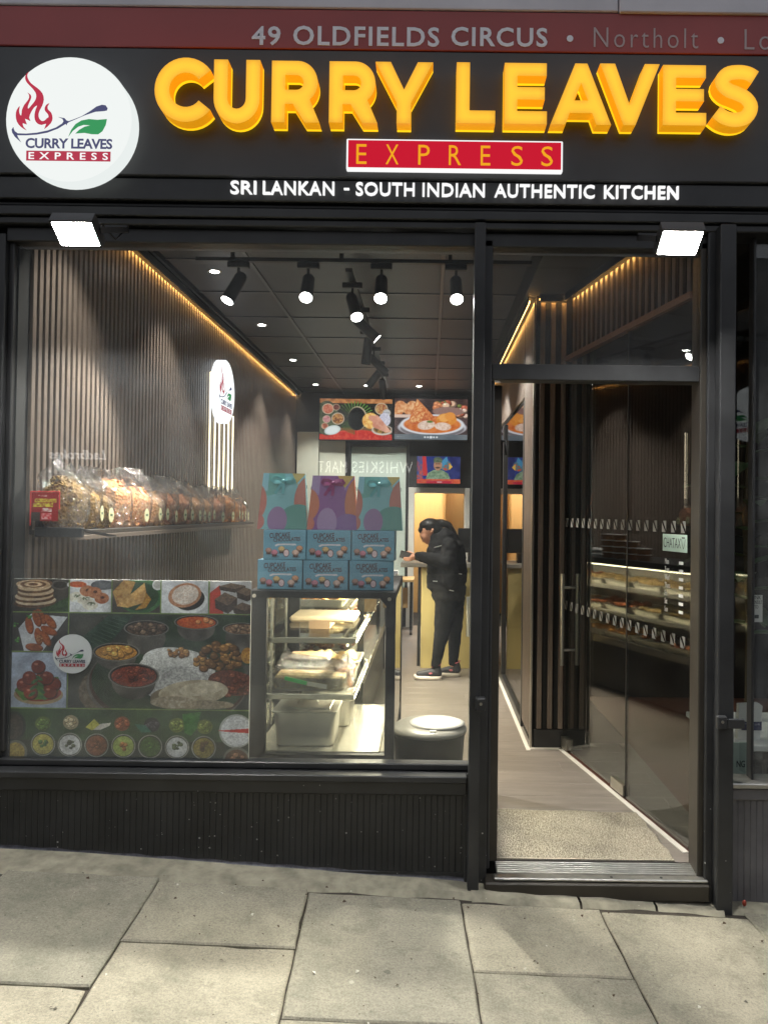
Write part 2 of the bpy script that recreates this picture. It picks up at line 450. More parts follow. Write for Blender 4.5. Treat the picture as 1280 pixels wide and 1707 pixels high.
pavement = thing('pavement', 'grey concrete slab pavement in front of the shop', 'pavement', (0, 0, -0.025))
del pavement['category']; pavement['kind'] = 'structure'
pavement.matrix_world = Matrix.Translation((0, 0, -0.025)) @ PROT.to_4x4()
WL[pavement] = Vector((0, 0, 0))
MB().box(-7, 7, -3.4, -0.02, -0.2, -0.012).build('bed', M['dirt_or_haze'], pavement)
cols = [-3.457, -2.857, -2.257, -1.657, -1.057, -0.464, 0.140, 0.692, 1.292, 1.892, 2.492, 3.092]
joints = {3: [-0.09, -0.80, -1.55, -2.3, -3.05], 4: [-0.125, -0.545, -1.27, -2.0, -2.75], 5: [-0.15, -0.905, -1.66, -2.4, -3.1],
          6: [-0.175, -0.63, -1.38, -2.1, -2.9], 7: [-0.19, -0.985, -1.75, -2.5, -3.2]}
rs = random.Random(3)
for c in range(len(cols)-1):
    js = joints.get(c) or [-0.14] + [-0.14 - 0.4*(c % 2) - 0.75*k for k in range(1, 4)]
    for k in range(len(js)-1):
        g = 0.0024; dz = rs.uniform(-0.003, 0.002)
        x0, x1, y0, y1 = cols[c]+g, cols[c+1]-g, js[k+1]+g, js[k]-g
        m = MB(); b = 0.006                                         # slab with worn, slightly wandering arrises
        nx, ny = 7, 7
        top = []; bot = []
        ring = [(x0+(x1-x0)*i/nx, y0) for i in range(nx)] + [(x1, y0+(y1-y0)*i/ny) for i in range(ny)] + \
               [(x1-(x1-x0)*i/nx, y1) for i in range(nx)] + [(x0, y1-(y1-y0)*i/ny) for i in range(ny)]
        cxm, cym = (x0+x1)/2, (y0+y1)/2
        outer = []; inner = []
        for (x, y) in ring:
            w = rs.uniform(-0.0028, 0.0018) - (0.010*rs.random() if rs.random() < 0.06 else 0)
            sx = 1 if x > cxm else -1; sy = 1 if y > cym else -1
            ex = abs(x-x0) < 1e-6 or abs(x-x1) < 1e-6; ey = abs(y-y0) < 1e-6 or abs(y-y1) < 1e-6
            ox, oy = x + (sx*w if ex else 0), y + (sy*w if ey else 0)
            outer.append((ox, oy)); inner.append((ox - (sx*b if ex else 0), oy - (sy*b if ey else 0)))
        n = len(ring)
        m.add([(x, y, -0.05) for x, y in outer] + [(x, y, dz-0.005) for x, y in outer] + [(x, y, dz) for x, y in inner],
              [(i, (i+1) % n, n+(i+1) % n, n+i) for i in range(n)] + [(n+i, n+(i+1) % n, 2*n+(i+1) % n, 2*n+i) for i in range(n)] + [tuple(range(2*n, 3*n))])
        m.build('paving_slab', M['paving'], pavement)
# cement fillet between the slabs and the shop front, broken and uneven
m = MB(); N = 60
for k in range(N):
    xa, xb = -3.4 + 6.4*k/N, -3.4 + 6.4*(k+1)/N
    if 0.20 < (xa+xb)/2 < 1.2: continue
    def fy(x): return -0.125 - 0.03*(x+1)/2 + 0.012*math.sin(x*17) + 0.006*math.sin(x*41)
    def fz(x): return 0.004 + 0.004*math.sin(x*13+1)
    m.add([(xa, 0.05, 0.015), (xb, 0.05, 0.015), (xb, fy(xb)+0.03, fz(xb)), (xa, fy(xa)+0.03, fz(xa)), (xb, fy(xb), -0.015), (xa, fy(xa), -0.015)],
          [(0, 3, 2, 1), (3, 5, 4, 2)])
m.build('cement_fillet', M['mortar'], pavement)
# broken old sill stone under the door step, worn and cracked across
m = MB(); N = 46
def sy(x): return -0.165 + 0.010*math.sin(x*9) + 0.005*math.sin(x*31)
def sz2(x): return 0.008 + 0.003*math.sin(x*11) + 0.002*math.sin(x*37)
for k in range(N):
    xa, xb = 0.185 + 1.02*k/N, 0.185 + 1.02*(k+1)/N
    if k in (19, 33): xb -= 0.010
    m.add([(xa, 0.05, sz2(xa)), (xb, 0.05, sz2(xb)), (xb, sy(xb)+0.022, sz2(xb)-0.004), (xa, sy(xa)+0.022, sz2(xa)-0.004), (xb, sy(xb), -0.02), (xa, sy(xa), -0.02)], [(0, 3, 2, 1), (3, 5, 4, 2)], 0, True)
m.build('step_bedding', M['mortar'], pavement)
# litter: grit, leaf crumbs and gum on the slabs
m = MB(); rg = random.Random(11)
for k in range(420):
    x = rg.uniform(-1.9, 1.8); y = -0.05 - abs(rg.gauss(0, 0.55)); s_ = rg.uniform(0.0010, 0.0020) if k % 4 else rg.uniform(0.002, 0.006)
    if y < -1.3: continue
    a = rg.uniform(0, 6.28); c_, q = math.cos(a)*s_, math.sin(a)*s_
    m.add([(x-c_*1.8, y-q*1.8, 0.001), (x+q, y-c_, 0.002), (x+c_*1.8, y+q*1.8, 0.001), (x-q, y+c_, 0.002+s_*0.7)], [(0, 1, 3), (1, 2, 3)], rg.choice([0, 0, 0, 1, 2]))
lit = m.build('grit', [pm('leaf_crumb', L(66, 50, 36), 0.9), pm('pale_grit', L(190, 186, 172), 0.9), pm('grey_grit', L(92, 88, 80), 0.9)], pavement)
lit['kind'] = 'stuff'

road = MB().box(-60, 60, -11, -3.4, -0.5, -0.13).build('road', pm('asphalt', (0.045, 0.045, 0.047), 0.85, var=0.3, vs=20, bump=0.4, bs=150)); tag(road, 'dark asphalt road behind the viewer', kind='structure')
gr = MB().box(-90, 90, -90, 40, -0.9, -0.5).build('ground', M['dirt_or_haze']); tag(gr, 'bare ground under the street', kind='structure')
far = MB().box(-60, 60, -17, -11, -0.5, -0.10).build('far_pavement', M['paving']); tag(far, 'pavement across the road', kind='structure')

# the parade across the road, seen only mirrored in the window
M['brick_dark'] = pm('dark_brick', (0.05, 0.032, 0.026), 0.9, var=0.3, vs=3)
par = thing('shop_parade', 'dark brick shop parade across the road', 'building', (0, -17, 0))
MB().box(-24, 24, -24, -17, -0.4, 8).build('wall', M['brick_dark'], par)
MB().box(-24.2, 24.2, -24.2, -16.8, 8.0, 8.3).build('roof', M['felt'], par)
for k in range(8):
    wv = MB().box(-21+5.6*k, -18.5+5.6*k, -17.03, -16.98, 5.0, 6.6).build('window', M['black_plastic'], par)
def far_sign(label, keys, xa, xb, yt, yb, es, name, colr):
    a, b = at(xa, yb, 16.9), at(xb, yt, 16.9)
    t = thing(name, label, 'sign', (a.x, -16.9, a.z))
    MB().box(a.x-0.4, b.x+0.4, -16.99, -16.93, a.z-0.25, b.z+0.25).build('sign_board', M['black_plastic'], t)
    mt_ = emis(name+'_light', colr, es); W_ = b.x-a.x
    for key, f0, f1 in keys:
        mm = MB(); text(mm, key, (b.x-W_*f0, -16.92, a.z), (-1, 0, 0), (0, 0, 1), W_*(f1-f0), b.z-a.z, 0.03); mm.build('word', mt_, t)
far_sign('lit white Ladbrokes lettering, mirrored in the window above the snack bags', [('lad', 0, 1)], 81, 176, 750, 765, 3.2, 'illuminated_sign', (1, 1, 1))
far_sign('lit white WHISKIES MART lettering, mirrored in the window above the gift bags', [('whisk1', 0, 0.64), ('whisk2', 0.70, 1)], 530, 688, 770, 787, 4.5, 'illuminated_sign', (1, 0.98, 0.92))

# ================================================================== THE SHOP FRONT
def X0(px): return at(px, 900, 0).x
XL, XM0, XM1, XD0, XD1 = -1.785, 0.190, 0.256, 0.305, 1.128
XJ, XP0, XP1 = 1.165, 1.184, 1.245
ZSILL, ZHEAD = at(400, 1282, 0).z, 2.65
ZT0, ZT1 = at(1000, 636, 0).z, at(1000, 609, 0).z           # bar between door and fanlight
front = thing('shopfront', 'black painted aluminium shop front with large window and open doorway', 'shopfront', (0, 0, 0))
def post(x0, x1, y0, y1, z0, z1, name='post', mt='black', b=0.004): return box_obj(name, M[mt], front, x0, x1, y0, y1, z0, z1, b=b)
post(XL-0.30, XL, -0.03, 0.07, pave_z(-2)-0.05, ZHEAD)
post(XL, XL+0.022, 0.0, 0.05, ZSILL+0.06, ZHEAD-0.03, 'bead')
post(XM0+0.004, XM1, -0.02, 0.08, -0.06, ZHEAD, mt='black')
post(XM0-0.015, XM0+0.030, -0.085, -0.022, -0.075, ZHEAD+0.05, 'shutter_guide')
post(XD1, XJ, -0.02, 0.09, -0.02, ZHEAD, 'door_jamb', 'bronze')
post(XD1+0.022, XJ+0.018, -0.045, -0.022, -0.10, ZHEAD+0.05, 'door_jamb')
post(XP0-0.004, XP1, -0.10, -0.022, -0.135, ZHEAD+0.05, 'shutter_guide')
post(XM1, XD1, -0.015, 0.07, ZT0, ZT1, 'transom')
post(XM1, XM1+0.014, 0.0, 0.06, 0.02, ZT0, 'door_jamb', 'blackclean')
# window sill and head, each a stepped profile
post(XL-0.02, XM0-0.02, -0.065, 0.09, ZSILL-0.028, ZSILL, 'sill')
post(XL-0.02, XM0-0.02, -0.04, 0.02, ZSILL-0.085, ZSILL-0.031, 'sill')
post(XL, XM0+0.004, 0.0, 0.06, ZSILL+0.003, ZSILL+0.03, 'bead')
post(XL, XJ, -0.02, 0.09, ZHEAD-0.03, ZHEAD+0.03, 'head')
for k, (dy, za, zb) in enumerate([(-0.05, 0.034, 0.062), (-0.065, 0.066, 0.105), (-0.05, 0.109, 0.125), (-0.075, 0.129, 0.22)]):
    post(XL-0.3, 2.3, dy, 0.09, ZHEAD+za, ZHEAD+zb, 'shutter_housing')
post(XM0-0.026, XM0+0.0035, -0.021, 0.06, -0.12, ZSILL-0.001, 'filler')
# glass
MB().box(XL, XM0+0.004, 0.02, 0.028, ZSILL+0.02, ZHEAD-0.02).build('window_pane', M['glass'], front)
MB().box(XM1, XD1, 0.02, 0.028, ZT1, ZHEAD-0.02).build('fanlight_pane', M['glass'], front)
# stall riser of narrow vertical boards, thick black paint
board = MB(); w = 0.0255; c_ = 0.002
z0b, z1b = -0.16, ZSILL-0.088
board.add([(c_, 0, z0b), (w-c_, 0, z0b), (w, c_, z0b), (w, 0.02, z0b), (0, 0.02, z0b), (0, c_, z0b),
           (c_, 0, z1b), (w-c_, 0, z1b), (w, c_, z1b), (w, 0.02, z1b), (0, 0.02, z1b), (0, c_, z1b)],
          [(i, (i+1) % 6, 6+(i+1) % 6, 6+i) for i in range(6)])
bme = board.build('board', M['black'], front)
x = XL; first = True; bme.location = (x, -0.012, 0)
k = 0
while x < XM0-0.02:
    o = bme if first else link('board', bme.data, front)
    o.location = (x, -0.012 + rs.uniform(-0.0008, 0.0008), 0); first = False; x += w
MB().box(XL-0.05, XM0-0.018, -0.016, 0.01, 0, 0.01).build('base', M['black'], front).hide_render = False
# paint foot: worn grey line where the boards meet the cement
m = MB()
for k in range(40):
    xa = XL + (XM0-XL)*k/40; xb = XL + (XM0-XL)*(k+1)/40
    za, zb = pave_z(xa)+0.016, pave_z(xb)+0.016
    m.add([(xa, -0.0135, za), (xb, -0.0135, zb), (xb, -0.0135, zb+0.008+0.003*math.sin(k*1.9)), (xa, -0.0135, za+0.008+0.003*math.sin((k-1)*1.9)), (xa, -0.02, za-0.01), (xb, -0.02, zb-0.01)], [(0, 1, 2, 3), (4, 5, 1, 0)])
m.build('worn_edge', pm('worn_grey_paint', L(96, 96, 104), 0.8, var=0.4, vs=40), front)
# threshold
post(XM1-0.01, XJ, -0.07, 0.02, -0.075, -0.006, 'step', 'bronze', b=0.006)
th = thing('door_threshold', 'worn aluminium threshold strip across the doorway', 'threshold', (0.7, 0, 0))
MB().bbox(XD0-0.02, XD1+0.035, -0.055, -0.012, -0.005, 0.008, b=0.004).build('nosing', M['alu'], th)
for k in range(6):
    MB().bbox(XD0-0.005, XD1+0.01, -0.008+0.014*k, 0.002+0.014*k, 0.0, 0.013+0.0018*k, b=0.002).build('rib', M['alu'], th)
for px in (0.77, 0.975): MB().cyl((px, -0.035, 0.0078), (px, -0.035, 0.0092), 0.006, n=10).build('screw', M['black_plastic'], th)
# lock boxes on the shutter guides
for (x, z, lb, d) in ((XM0+0.02, 0.735, 'black padlock staple on the shutter guide between window and door', -1), (XP0-0.004, 0.675, 'black steel lock bracket on the shutter guide by the grey riser', 1)):
    t = thing('lock_bracket', lb, 'lock', (x, -0.1, z), 'shutter lock brackets')
    MB().bbox(x-0.012, x+0.028, -0.128, -0.103 if d == 1 else -0.087, z-0.03, z+0.022, b=0.004).build('plate', M['blackclean'], t)
    if d == 1:
        MB().bbox(x+0.03, x+0.10, -0.125, -0.112, z-0.028, z+0.012, b=0.004).build('hasp', M['blackclean'], t)
    MB().cyl((x+0.008, -0.132, z), (x+0.008, -0.127, z), 0.006, n=10).build('bolt', M['steel'], t)

pier = thing('brick_pier', 'dark painted pier of the shop on the window side', 'wall', (-2.8, 0, 0))
MB().bbox(-3.6, XL-0.302, -0.06, 0.3, -0.2, ZHEAD+0.03, b=0.006).build('pier_face', M['blackclean'], pier)
# ------------------------------------------------------------------ fascia: wall above, red address band, black board
YB = -0.09
def fz(py): return at(640, py, YB).z
zA, zB, zC = fz(84), fz(18), 4.6
wall_up = thing('upper_wall', 'pale grey rendered wall panels above the red band', 'wall', (0, 0, zB))
xs = at(1030, 10, YB).x
MB().bbox(-3.2, xs-0.002, -0.10, 0.1, zB+0.003, zC, b=0.004).build('panel', M['grey_render'], wall_up)
MB().bbox(xs+0.002, 3.2, -0.108, 0.1, zB+0.003-0.006, zC, b=0.004).build('panel', M['grey_render'], wall_up)
sb = thing('sign_board', 'black fascia board behind the amber letters, with red address band along its top', 'sign', (0, YB, zA))
MB().bbox(-3.2, 3.2, YB, 0.08, ZHEAD+0.225, zA-0.002, b=0.004).build('black_panel', M['fascia'], sb)
MB().bbox(-3.2, 3.2, YB-0.004, 0.08, zA, zB, b=0.003).build('red_band', M['red_band'], sb)
def fascia_text(parent, name, key, x0, x1, yt, yb, Y, depth, mt):
    a, b = at(x0, yb, Y), at(x1, yt, Y); m = MB()
    skew = math.tan(0)
    text(m, key, (a.x, Y, a.z), (1, 0, 0), (0, 0, 1), b.x-a.x, b.z-a.z, depth); return m.build(name, mt, parent)
yb_ = YB - 0.0045
M['band_text2'] = pm('faded_grey_lettering', L(178, 160, 160), 0.5, var=0.05)
def ftx(parent, name, key, x0, x1, cap_t, cap_b, Y, depth, mt):
    # centre line follows the slight tilt of the picture: use the mid pixel for the height
    xm = (x0+x1)/2; a = at(xm, cap_b, Y); b = at(xm, cap_t, Y); l, r = at(x0, (cap_t+cap_b)/2, Y), at(x1, (cap_t+cap_b)/2, Y)
    m = MB(); text(m, key, (l.x, Y, a.z), (1, 0, 0), (0, 0, 1), r.x-l.x, b.z-a.z, depth); return m.build(name, mt, parent)
for key, xa_, xb_, ya_, yb2_ in (('addr1', 420, 468, 44, 76), ('addr2', 489, 732, 44.5, 77), ('addr3', 752, 912, 46, 78)): ftx(sb, 'address_lettering', key, xa_, xb_, ya_, yb2_, yb_, 0.002, M['band_text'])
ftx(sb, 'address_lettering', 'dot', 944, 955, 59, 70, yb_, 0.002, M['band_text'])
ftx(sb, 'address_lettering', 'northolt', 989, 1163, 47, 80, yb_, 0.0015, M['band_text2'])
ftx(sb, 'address_lettering', 'dot', 1195, 1206, 62, 73, yb_, 0.002, M['band_text'])
ftx(sb, 'address_lettering', 'london', 1240, 1392, 50, 84, yb_, 0.0015, M['band_text2'])

# amber channel letters -------------------------------------------------
def arc(cx, cy_, rx, ry, a0, a1, n):
    return [(cx+rx*math.cos(R(a0+(a1-a0)*i/n)), cy_+ry*math.sin(R(a0+(a1-a0)*i/n))) for i in range(n+1)]
def stroke(pts, w):
    Lp, Rp = [], []
    for i, p in enumerate(pts):
        a = pts[max(i-1, 0)]; b = pts[min(i+1, len(pts)-1)]
        dx, dy = b[0]-a[0], b[1]-a[1]; l = math.hypot(dx, dy); nx, ny = -dy/l*w/2, dx/l*w/2
        Lp.append((p[0]+nx, p[1]+ny)); Rp.append((p[0]-nx, p[1]-ny))
    return Lp + Rp[::-1]
def catmull(pts, n=6, closed=False):
    out = []; k = len(pts)
    rng = range(k) if closed else range(k-1)
    for i in rng:
        if closed: p0, p1, p2, p3 = pts[(i-1) % k], pts[i], pts[(i+1) % k], pts[(i+2) % k]
        else: p0, p1, p2, p3 = pts[max(i-1, 0)], pts[i], pts[i+1], pts[min(i+2, k-1)]
        for j in range(n):
            t = j/n
            out.append(tuple(0.5*((2*b) + (-a+c)*t + (2*a-5*b+4*c-d)*t*t + (-a+3*b-3*c+d)*t**3) for a, b, c, d in zip(p0, p1, p2, p3)))
    if not closed: out.append(pts[-1])
    return out
T = 0.245
GLY = {
 'C': ([arc(0.5, 0.5, 0.52, 0.515, 38, 322, 30) + arc(0.5, 0.5, 0.275, 0.275, 322, 38, 24)], 0.92),
 'U': ([[(0, 1), (0, 0.39)] + arc(0.39, 0.38, 0.39, 0.40, 180, 360, 18) + [(0.78, 1), (0.545, 1)] + [(0.545, 0.39)] + arc(0.39, 0.38, 0.155, 0.165, 360, 180, 12) + [(0.235, 1)]], 0.78),
 'R': ([[(0, 0), (0, 1), (0.45, 1)] + arc(0.45, 0.65, 0.35, 0.35, 88, -52, 16) + [(0.84, 0), (0.58, 0), (0.375, 0.30), (0.235, 0.30), (0.235, 0)],
        [(0.235, 0.53), (0.235, 0.77), (0.43, 0.77)] + arc(0.43, 0.65, 0.125, 0.12, 80, -80, 8) + [(0.43, 0.53)]], 0.84),
 'Y': ([[(0.37, 0), (0.37, 0.33), (0, 1), (0.26, 1), (0.49, 0.55), (0.72, 1), (0.98, 1), (0.61, 0.33), (0.61, 0)]], 0.98),
 'L': ([[(0, 0), (0, 1), (0.225, 1), (0.225, 0.21), (0.66, 0.21), (0.66, 0)]], 0.66),
 'E': ([[(0, 0), (0, 1), (0.72, 1), (0.72, 0.79), (0.22, 0.79), (0.22, 0.605), (0.69, 0.605), (0.69, 0.40), (0.22, 0.40), (0.22, 0.21), (0.73, 0.21), (0.73, 0)]], 0.73),
 'A': ([[(0, 0), (0.40, 1), (0.60, 1), (1.0, 0), (0.755, 0), (0.685, 0.19), (0.315, 0.19), (0.245, 0)], [(0.385, 0.395), (0.615, 0.395), (0.50, 0.68)]], 1.0),
 'V': ([[(0.40, 0), (0, 1), (0.25, 1), (0.50, 0.33), (0.75, 1), (1.0, 1), (0.60, 0)]], 1.0),
 'S': ([stroke(catmull([(0.70, 0.80), (0.58, 0.865), (0.42, 0.885), (0.24, 0.85), (0.15, 0.72), (0.24, 0.60), (0.40, 0.535), (0.55, 0.46), (0.635, 0.32), (0.56, 0.16), (0.38, 0.105), (0.20, 0.14), (0.06, 0.235)], 4), 0.235)], 0.78),
}
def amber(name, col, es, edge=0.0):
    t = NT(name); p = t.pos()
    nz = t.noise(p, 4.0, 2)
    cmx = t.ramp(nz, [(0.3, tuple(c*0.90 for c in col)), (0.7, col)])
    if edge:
        ao = t.n('ShaderNodeAmbientOcclusion', inside=True, samples=6); ao.inputs['Distance'].default_value = 0.028  # fall-off of the glow toward the face edges, put into the colour
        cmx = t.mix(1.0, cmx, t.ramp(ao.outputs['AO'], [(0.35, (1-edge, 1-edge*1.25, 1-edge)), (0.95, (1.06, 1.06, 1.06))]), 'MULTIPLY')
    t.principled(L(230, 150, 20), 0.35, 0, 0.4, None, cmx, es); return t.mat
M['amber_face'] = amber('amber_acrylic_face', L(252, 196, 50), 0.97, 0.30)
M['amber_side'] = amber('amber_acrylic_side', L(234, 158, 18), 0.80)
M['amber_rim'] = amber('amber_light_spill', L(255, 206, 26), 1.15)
YL0, YL1 = YB - 0.012, YB - 0.075
letters = thing('channel_letter_sign', 'glowing amber CURRY LEAVES channel letters on black fascia', 'sign', (0, YB, zA-0.3))
spans = [('C', 259, 353, 98, 201), ('U', 355.6, 434, 100, 203), ('R', 452, 534, 102, 203.5), ('R', 548, 630, 103, 204), ('Y', 624.5, 722, 104, 205), ('L', 760, 826, 104.5, 205),
         ('E', 840, 912, 105.5, 206), ('A', 917, 1019, 106.5, 207), ('V', 999, 1099, 107, 208), ('E', 1104, 1177, 109, 208.5), ('S', 1187, 1266, 109, 210)]
for ch, x0, x1, yt, yb in spans:
    polys, gw = GLY[ch]
    a, b = at(x0, yb, YL1), at(x1, yt, YL1)
    sc = (b.x-a.x)/gw; h = b.z-a.z
    P = [[(x*sc, y*h) for x, y in pl] for pl in polys]
    ym = YL0 - 0.007
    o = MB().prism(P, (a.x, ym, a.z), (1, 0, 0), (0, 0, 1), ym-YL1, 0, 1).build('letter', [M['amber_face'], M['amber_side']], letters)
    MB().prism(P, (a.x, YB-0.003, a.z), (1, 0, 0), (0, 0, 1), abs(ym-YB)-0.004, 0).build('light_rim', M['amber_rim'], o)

# red EXPRESS light box
ex = thing('light_box_sign', 'red EXPRESS light box with white border below the amber letters', 'sign', (at(758, 284, YB).x, YB, at(758, 284, YB).z))
a, b = at(577, 281.5, YB-0.03), at(938, 233, YB-0.03); za, zb = at(758, 284, YB-0.03).z, at(758, 233, YB-0.03).z
MB().bbox(a.x, b.x, YB-0.03, YB-0.002, za, zb, b=0.003).build('white_border', emis('white_lit_border', (1, 1, 1), 1.0), ex)
bw = 0.0075
MB().box(a.x+bw, b.x-bw, YB-0.0325, YB-0.0285, za+bw, zb-bw).build('red_face', emis('red_lit_face', L(206, 30, 52), 0.95), ex)
ywm = 'EXPRESS'; lx = [(594, 611), (643, 664), (697, 716), (748, 768), (801, 817), (852, 871), (902, 921)]
mt = emis('yellow_lit_letter', L(244, 170, 34), 1.0)
for ch, (p0, p1) in zip(ywm, lx):
    l, r = at(p0, 258, YB-0.034), at(p1, 258, YB-0.034); h0 = at(758, 275, YB-0.034).z; h1 = at(758, 242.5, YB-0.034).z
    mm = MB(); text(mm, 'ch_'+ch, (l.x, YB-0.033, h0), (1, 0, 0), (0, 0, 1), r.x-l.x, h1-h0, 0.003); mm.build('letter', mt, ex)
# white strap line
st = thing('lettering_sign', 'lit white SRI LANKAN - SOUTH INDIAN AUTHENTIC KITCHEN lettering', 'sign', (at(758, 325, YB).x, YB, at(758, 325, YB).z))
wl = emis('white_lit_letters', (1, 1, 1), 1.0)
zb0, zt0 = at(758, 327, YB-0.014).z, at(758, 305, YB-0.014).z
for key, x0, x1 in (('sri', 384, 427), ('lankan', 438, 557), ('dash', 573, 582), ('south', 593, 691), ('indian', 704, 808), ('authentic', 824, 991), ('kitchen', 1007, 1131)):
    l, r = at(x0, 316, YB-0.014), at(x1, 316, YB-0.014); mm = MB()
    zz0, zz1 = (zb0, zt0) if key != 'dash' else (zb0+(zt0-zb0)*0.42, zb0+(zt0-zb0)*0.53)
    text(mm, key, (l.x, YB-0.002, zz0), (1, 0, 0), (0, 0, 1), r.x-l.x, zz1-zz0, 0.012); mm.build('word', wl, st)

# ------------------------------------------------------------------ round logo (light box, wall disc, window sticker)
def lg(p): return [((x-600)/590.0, (610-y)/590.0) for x, y in p]
FLAME = catmull(lg([(215,160),(200,185),(203,220),(235,270),(300,318),(345,365),(360,425),(345,485),(322,530),(312,570),(320,605),(345,630),(372,625),(392,604),(408,592),(402,565),(375,535),(370,505),(385,475),(413,460),(397,490),(402,520),(432,548),(446,600),(430,650),(370,706),(388,655),(345,667),(305,655),(280,620),(275,570),(285,520),(298,483),(270,500),(240,550),(225,600),(237,632),(185,610),(205,665),(165,652),(175,690),(205,722),(150,690),(110,640),(98,580),(105,530),(133,490),(128,530),(135,565),(150,580),(155,530),(175,480),(205,440),(220,410),(218,380),(203,360),(235,382),(240,410),(225,450),(210,490),(215,515),(245,480),(275,440),(288,400),(280,360),(245,315),(200,270),(180,230),(185,190)]), 2, True)
PAN = lg([(78,690),(62,715),(68,745),(95,785),(155,838),(125,790),(115,768),(200,768),(300,760),(400,740),(500,700),(570,655),(580,668),(585,650),(605,635),(640,620),(750,570),(850,535),(930,528),(958,522),(965,500),(945,472),(910,468),(860,485),(800,530),(720,580),(640,613),(600,628),(580,622),(560,600),(500,590),(540,607),(550,630),(540,650),(480,690),(400,720),(300,742),(200,752),(120,750),(92,730),(82,710)])
LEAF = lg([(600,775),(625,710),(665,655),(720,620),(790,606),(870,612),(960,604),(950,660),(920,720),(880,750),(820,750),(750,738),(665,745),(700,710),(750,680),(805,665),(740,662),(690,680),(640,720)])
def logo(parent, c, xd, yd, r, gap, mats):
    c, xd, yd = Vector(c), Vector(xd), Vector(yd); nn = xd.cross(yd); o = c + nn*gap
    S = lambda P: [(x*r, y*r) for x, y in P]
    MB().prism([S(FLAME)], o, xd, yd, 0.001).build('flame_emblem', mats[0], parent)
    MB().prism([S(PAN)], o, xd, yd, 0.001).build('pan_emblem', mats[1], parent)
    MB().prism([S(LEAF)], o, xd, yd, 0.001).build('leaf_emblem', mats[2], parent)
    m = MB(); text(m, 'logo1', o + xd*(-0.685*r) + yd*(-0.475*r), xd, yd, 1.39*r, 0.165*r, 0.001); m.build('lettering', mats[1], parent)
    m = MB(); m.prism([[(-0.67*r, -0.675*r), (0.68*r, -0.675*r), (0.68*r, -0.515*r), (-0.67*r, -0.515*r)]], o, xd, yd, 0.0008)
    bar_ = m.build('red_bar', mats[3], parent)
    m = MB(); text(m, 'logo2', o + nn*0.0008 + xd*(-0.63*r) + yd*(-0.652*r), xd, yd, 1.27*r, 0.113*r, 0.001); m.build('lettering', mats[4], parent)
def disc(parent, c, xd, yd, r, depth, face, side, name='light_box'):
    c, xd, yd = Vector(c), Vector(xd), Vector(yd); nn = xd.cross(yd)
    P = arc(0, 0, r, r, 0, 360, 64)[:-1]
    o = MB().prism([P], c, xd, yd, depth-0.004, 1, 1).build(name, [side, side], parent)
    MB().prism([arc(0, 0, r*0.985, r*0.985, 0, 360, 64)[:-1]], c + nn*(depth-0.004), xd, yd, 0.004).build('face', face, parent)
    return o
lit = [emis('logo_red_lit', L(196, 60, 82), 0.9), emis('logo_slate_lit', L(84, 86, 122), 0.9), emis('logo_green_lit', L(66, 160, 100), 0.9), emis('logo_bar_lit', L(190, 66, 86), 0.9), emis('logo_white_lit', (1, 1, 1), 1.0)]
M['disc_face'] = emis('white_lit_disc', L(240, 244, 242), 1.02)
M['disc_side'] = emis('white_lit_rim', L(236, 242, 240), 0.98)
cc = at(115.5, 199, YB-0.075); rr = at(221, 199, YB-0.075).x - cc.x
ls = thing('logo_light_box', 'large round white light box with flame and leaf logo on the fascia', 'sign', (cc.x, YB, cc.z))
disc(ls, (cc.x, YB-0.002, cc.z), (1, 0, 0), (0, 0, 1), rr, 0.073, M['disc_face'], M['disc_side'])
logo(ls, (cc.x, YB-0.075, cc.z), (1, 0, 0), (0, 0, 1), rr*0.985, 0.0005, lit)

# ------------------------------------------------------------------ flood lights
M['flood'] = emis('flood_led', (1.0, 0.985, 0.95), 1000)
def flood(cx_px, cy_px, label):
    c0 = at(cx_px, cy_px, -0.39)
    t = thing('floodlight', label, 'floodlight', (c0.x, -0.12, c0.z), 'floodlights under the fascia')
    al = math.atan2(0.055, 0.08)
    u = Vector((0, math.cos(al), -math.sin(al))); n_ = Vector((0, -math.sin(al), -math.cos(al))); sx = Vector((1, 0, 0))
    rot = Matrix((sx, u, -n_)).transposed()
    MB().obox(c0 - n_*0.022, (0.158, 0.118, 0.036), rot).build('housing', M['blackclean'], t)
    for k in range(7):
        MB().obox(c0 - n_*0.047 + sx*(-0.06+0.02*k), (0.004, 0.1, 0.014), rot).build('cooling_fin', M['blackclean'], t)
    MB().obox(c0 - n_*0.0030, (0.144, 0.100, 0.001), rot).build('lens', M['flood'], t)
    for s_ in (-1, 1):
        MB().obox(c0 + n_*0.0 + sx*(0.0755*s_), (0.007, 0.118, 0.012), rot).build('bezel', M['blackclean'], t)
        MB().obox(c0 + n_*0.0 + u*(0.0545*s_), (0.144, 0.009, 0.012), rot).build('bezel', M['blackclean'], t)
    for s_ in (-1, 1): MB().bar(c0 - n_*0.02 + sx*(0.083*s_), Vector((c0.x+0.083*s_, -0.12, c0.z+0.115)), 0.004, 0.022).build('bracket', M['blackclean'], t)
    MB().tube([c0 - n_*0.05 + u*0.03, Vector((c0.x+0.03, -0.25, c0.z+0.09)), Vector((c0.x+0.05, -0.16, c0.z+0.06)), Vector((c0.x+0.06, -0.085, c0.z+0.13))], 0.004, 6).build('cable', M['black_plastic'], t)
    MB().bar(Vector((c0.x-0.085, -0.125, c0.z+0.115)), Vector((c0.x+0.085, -0.125, c0.z+0.115)), 0.02, 0.025).build('bracket', M['blackclean'], t)
flood(128, 389, 'lit LED floodlight below the round logo, by the window')
flood(1132, 404, 'lit LED floodlight above the doorway, by the next shop')

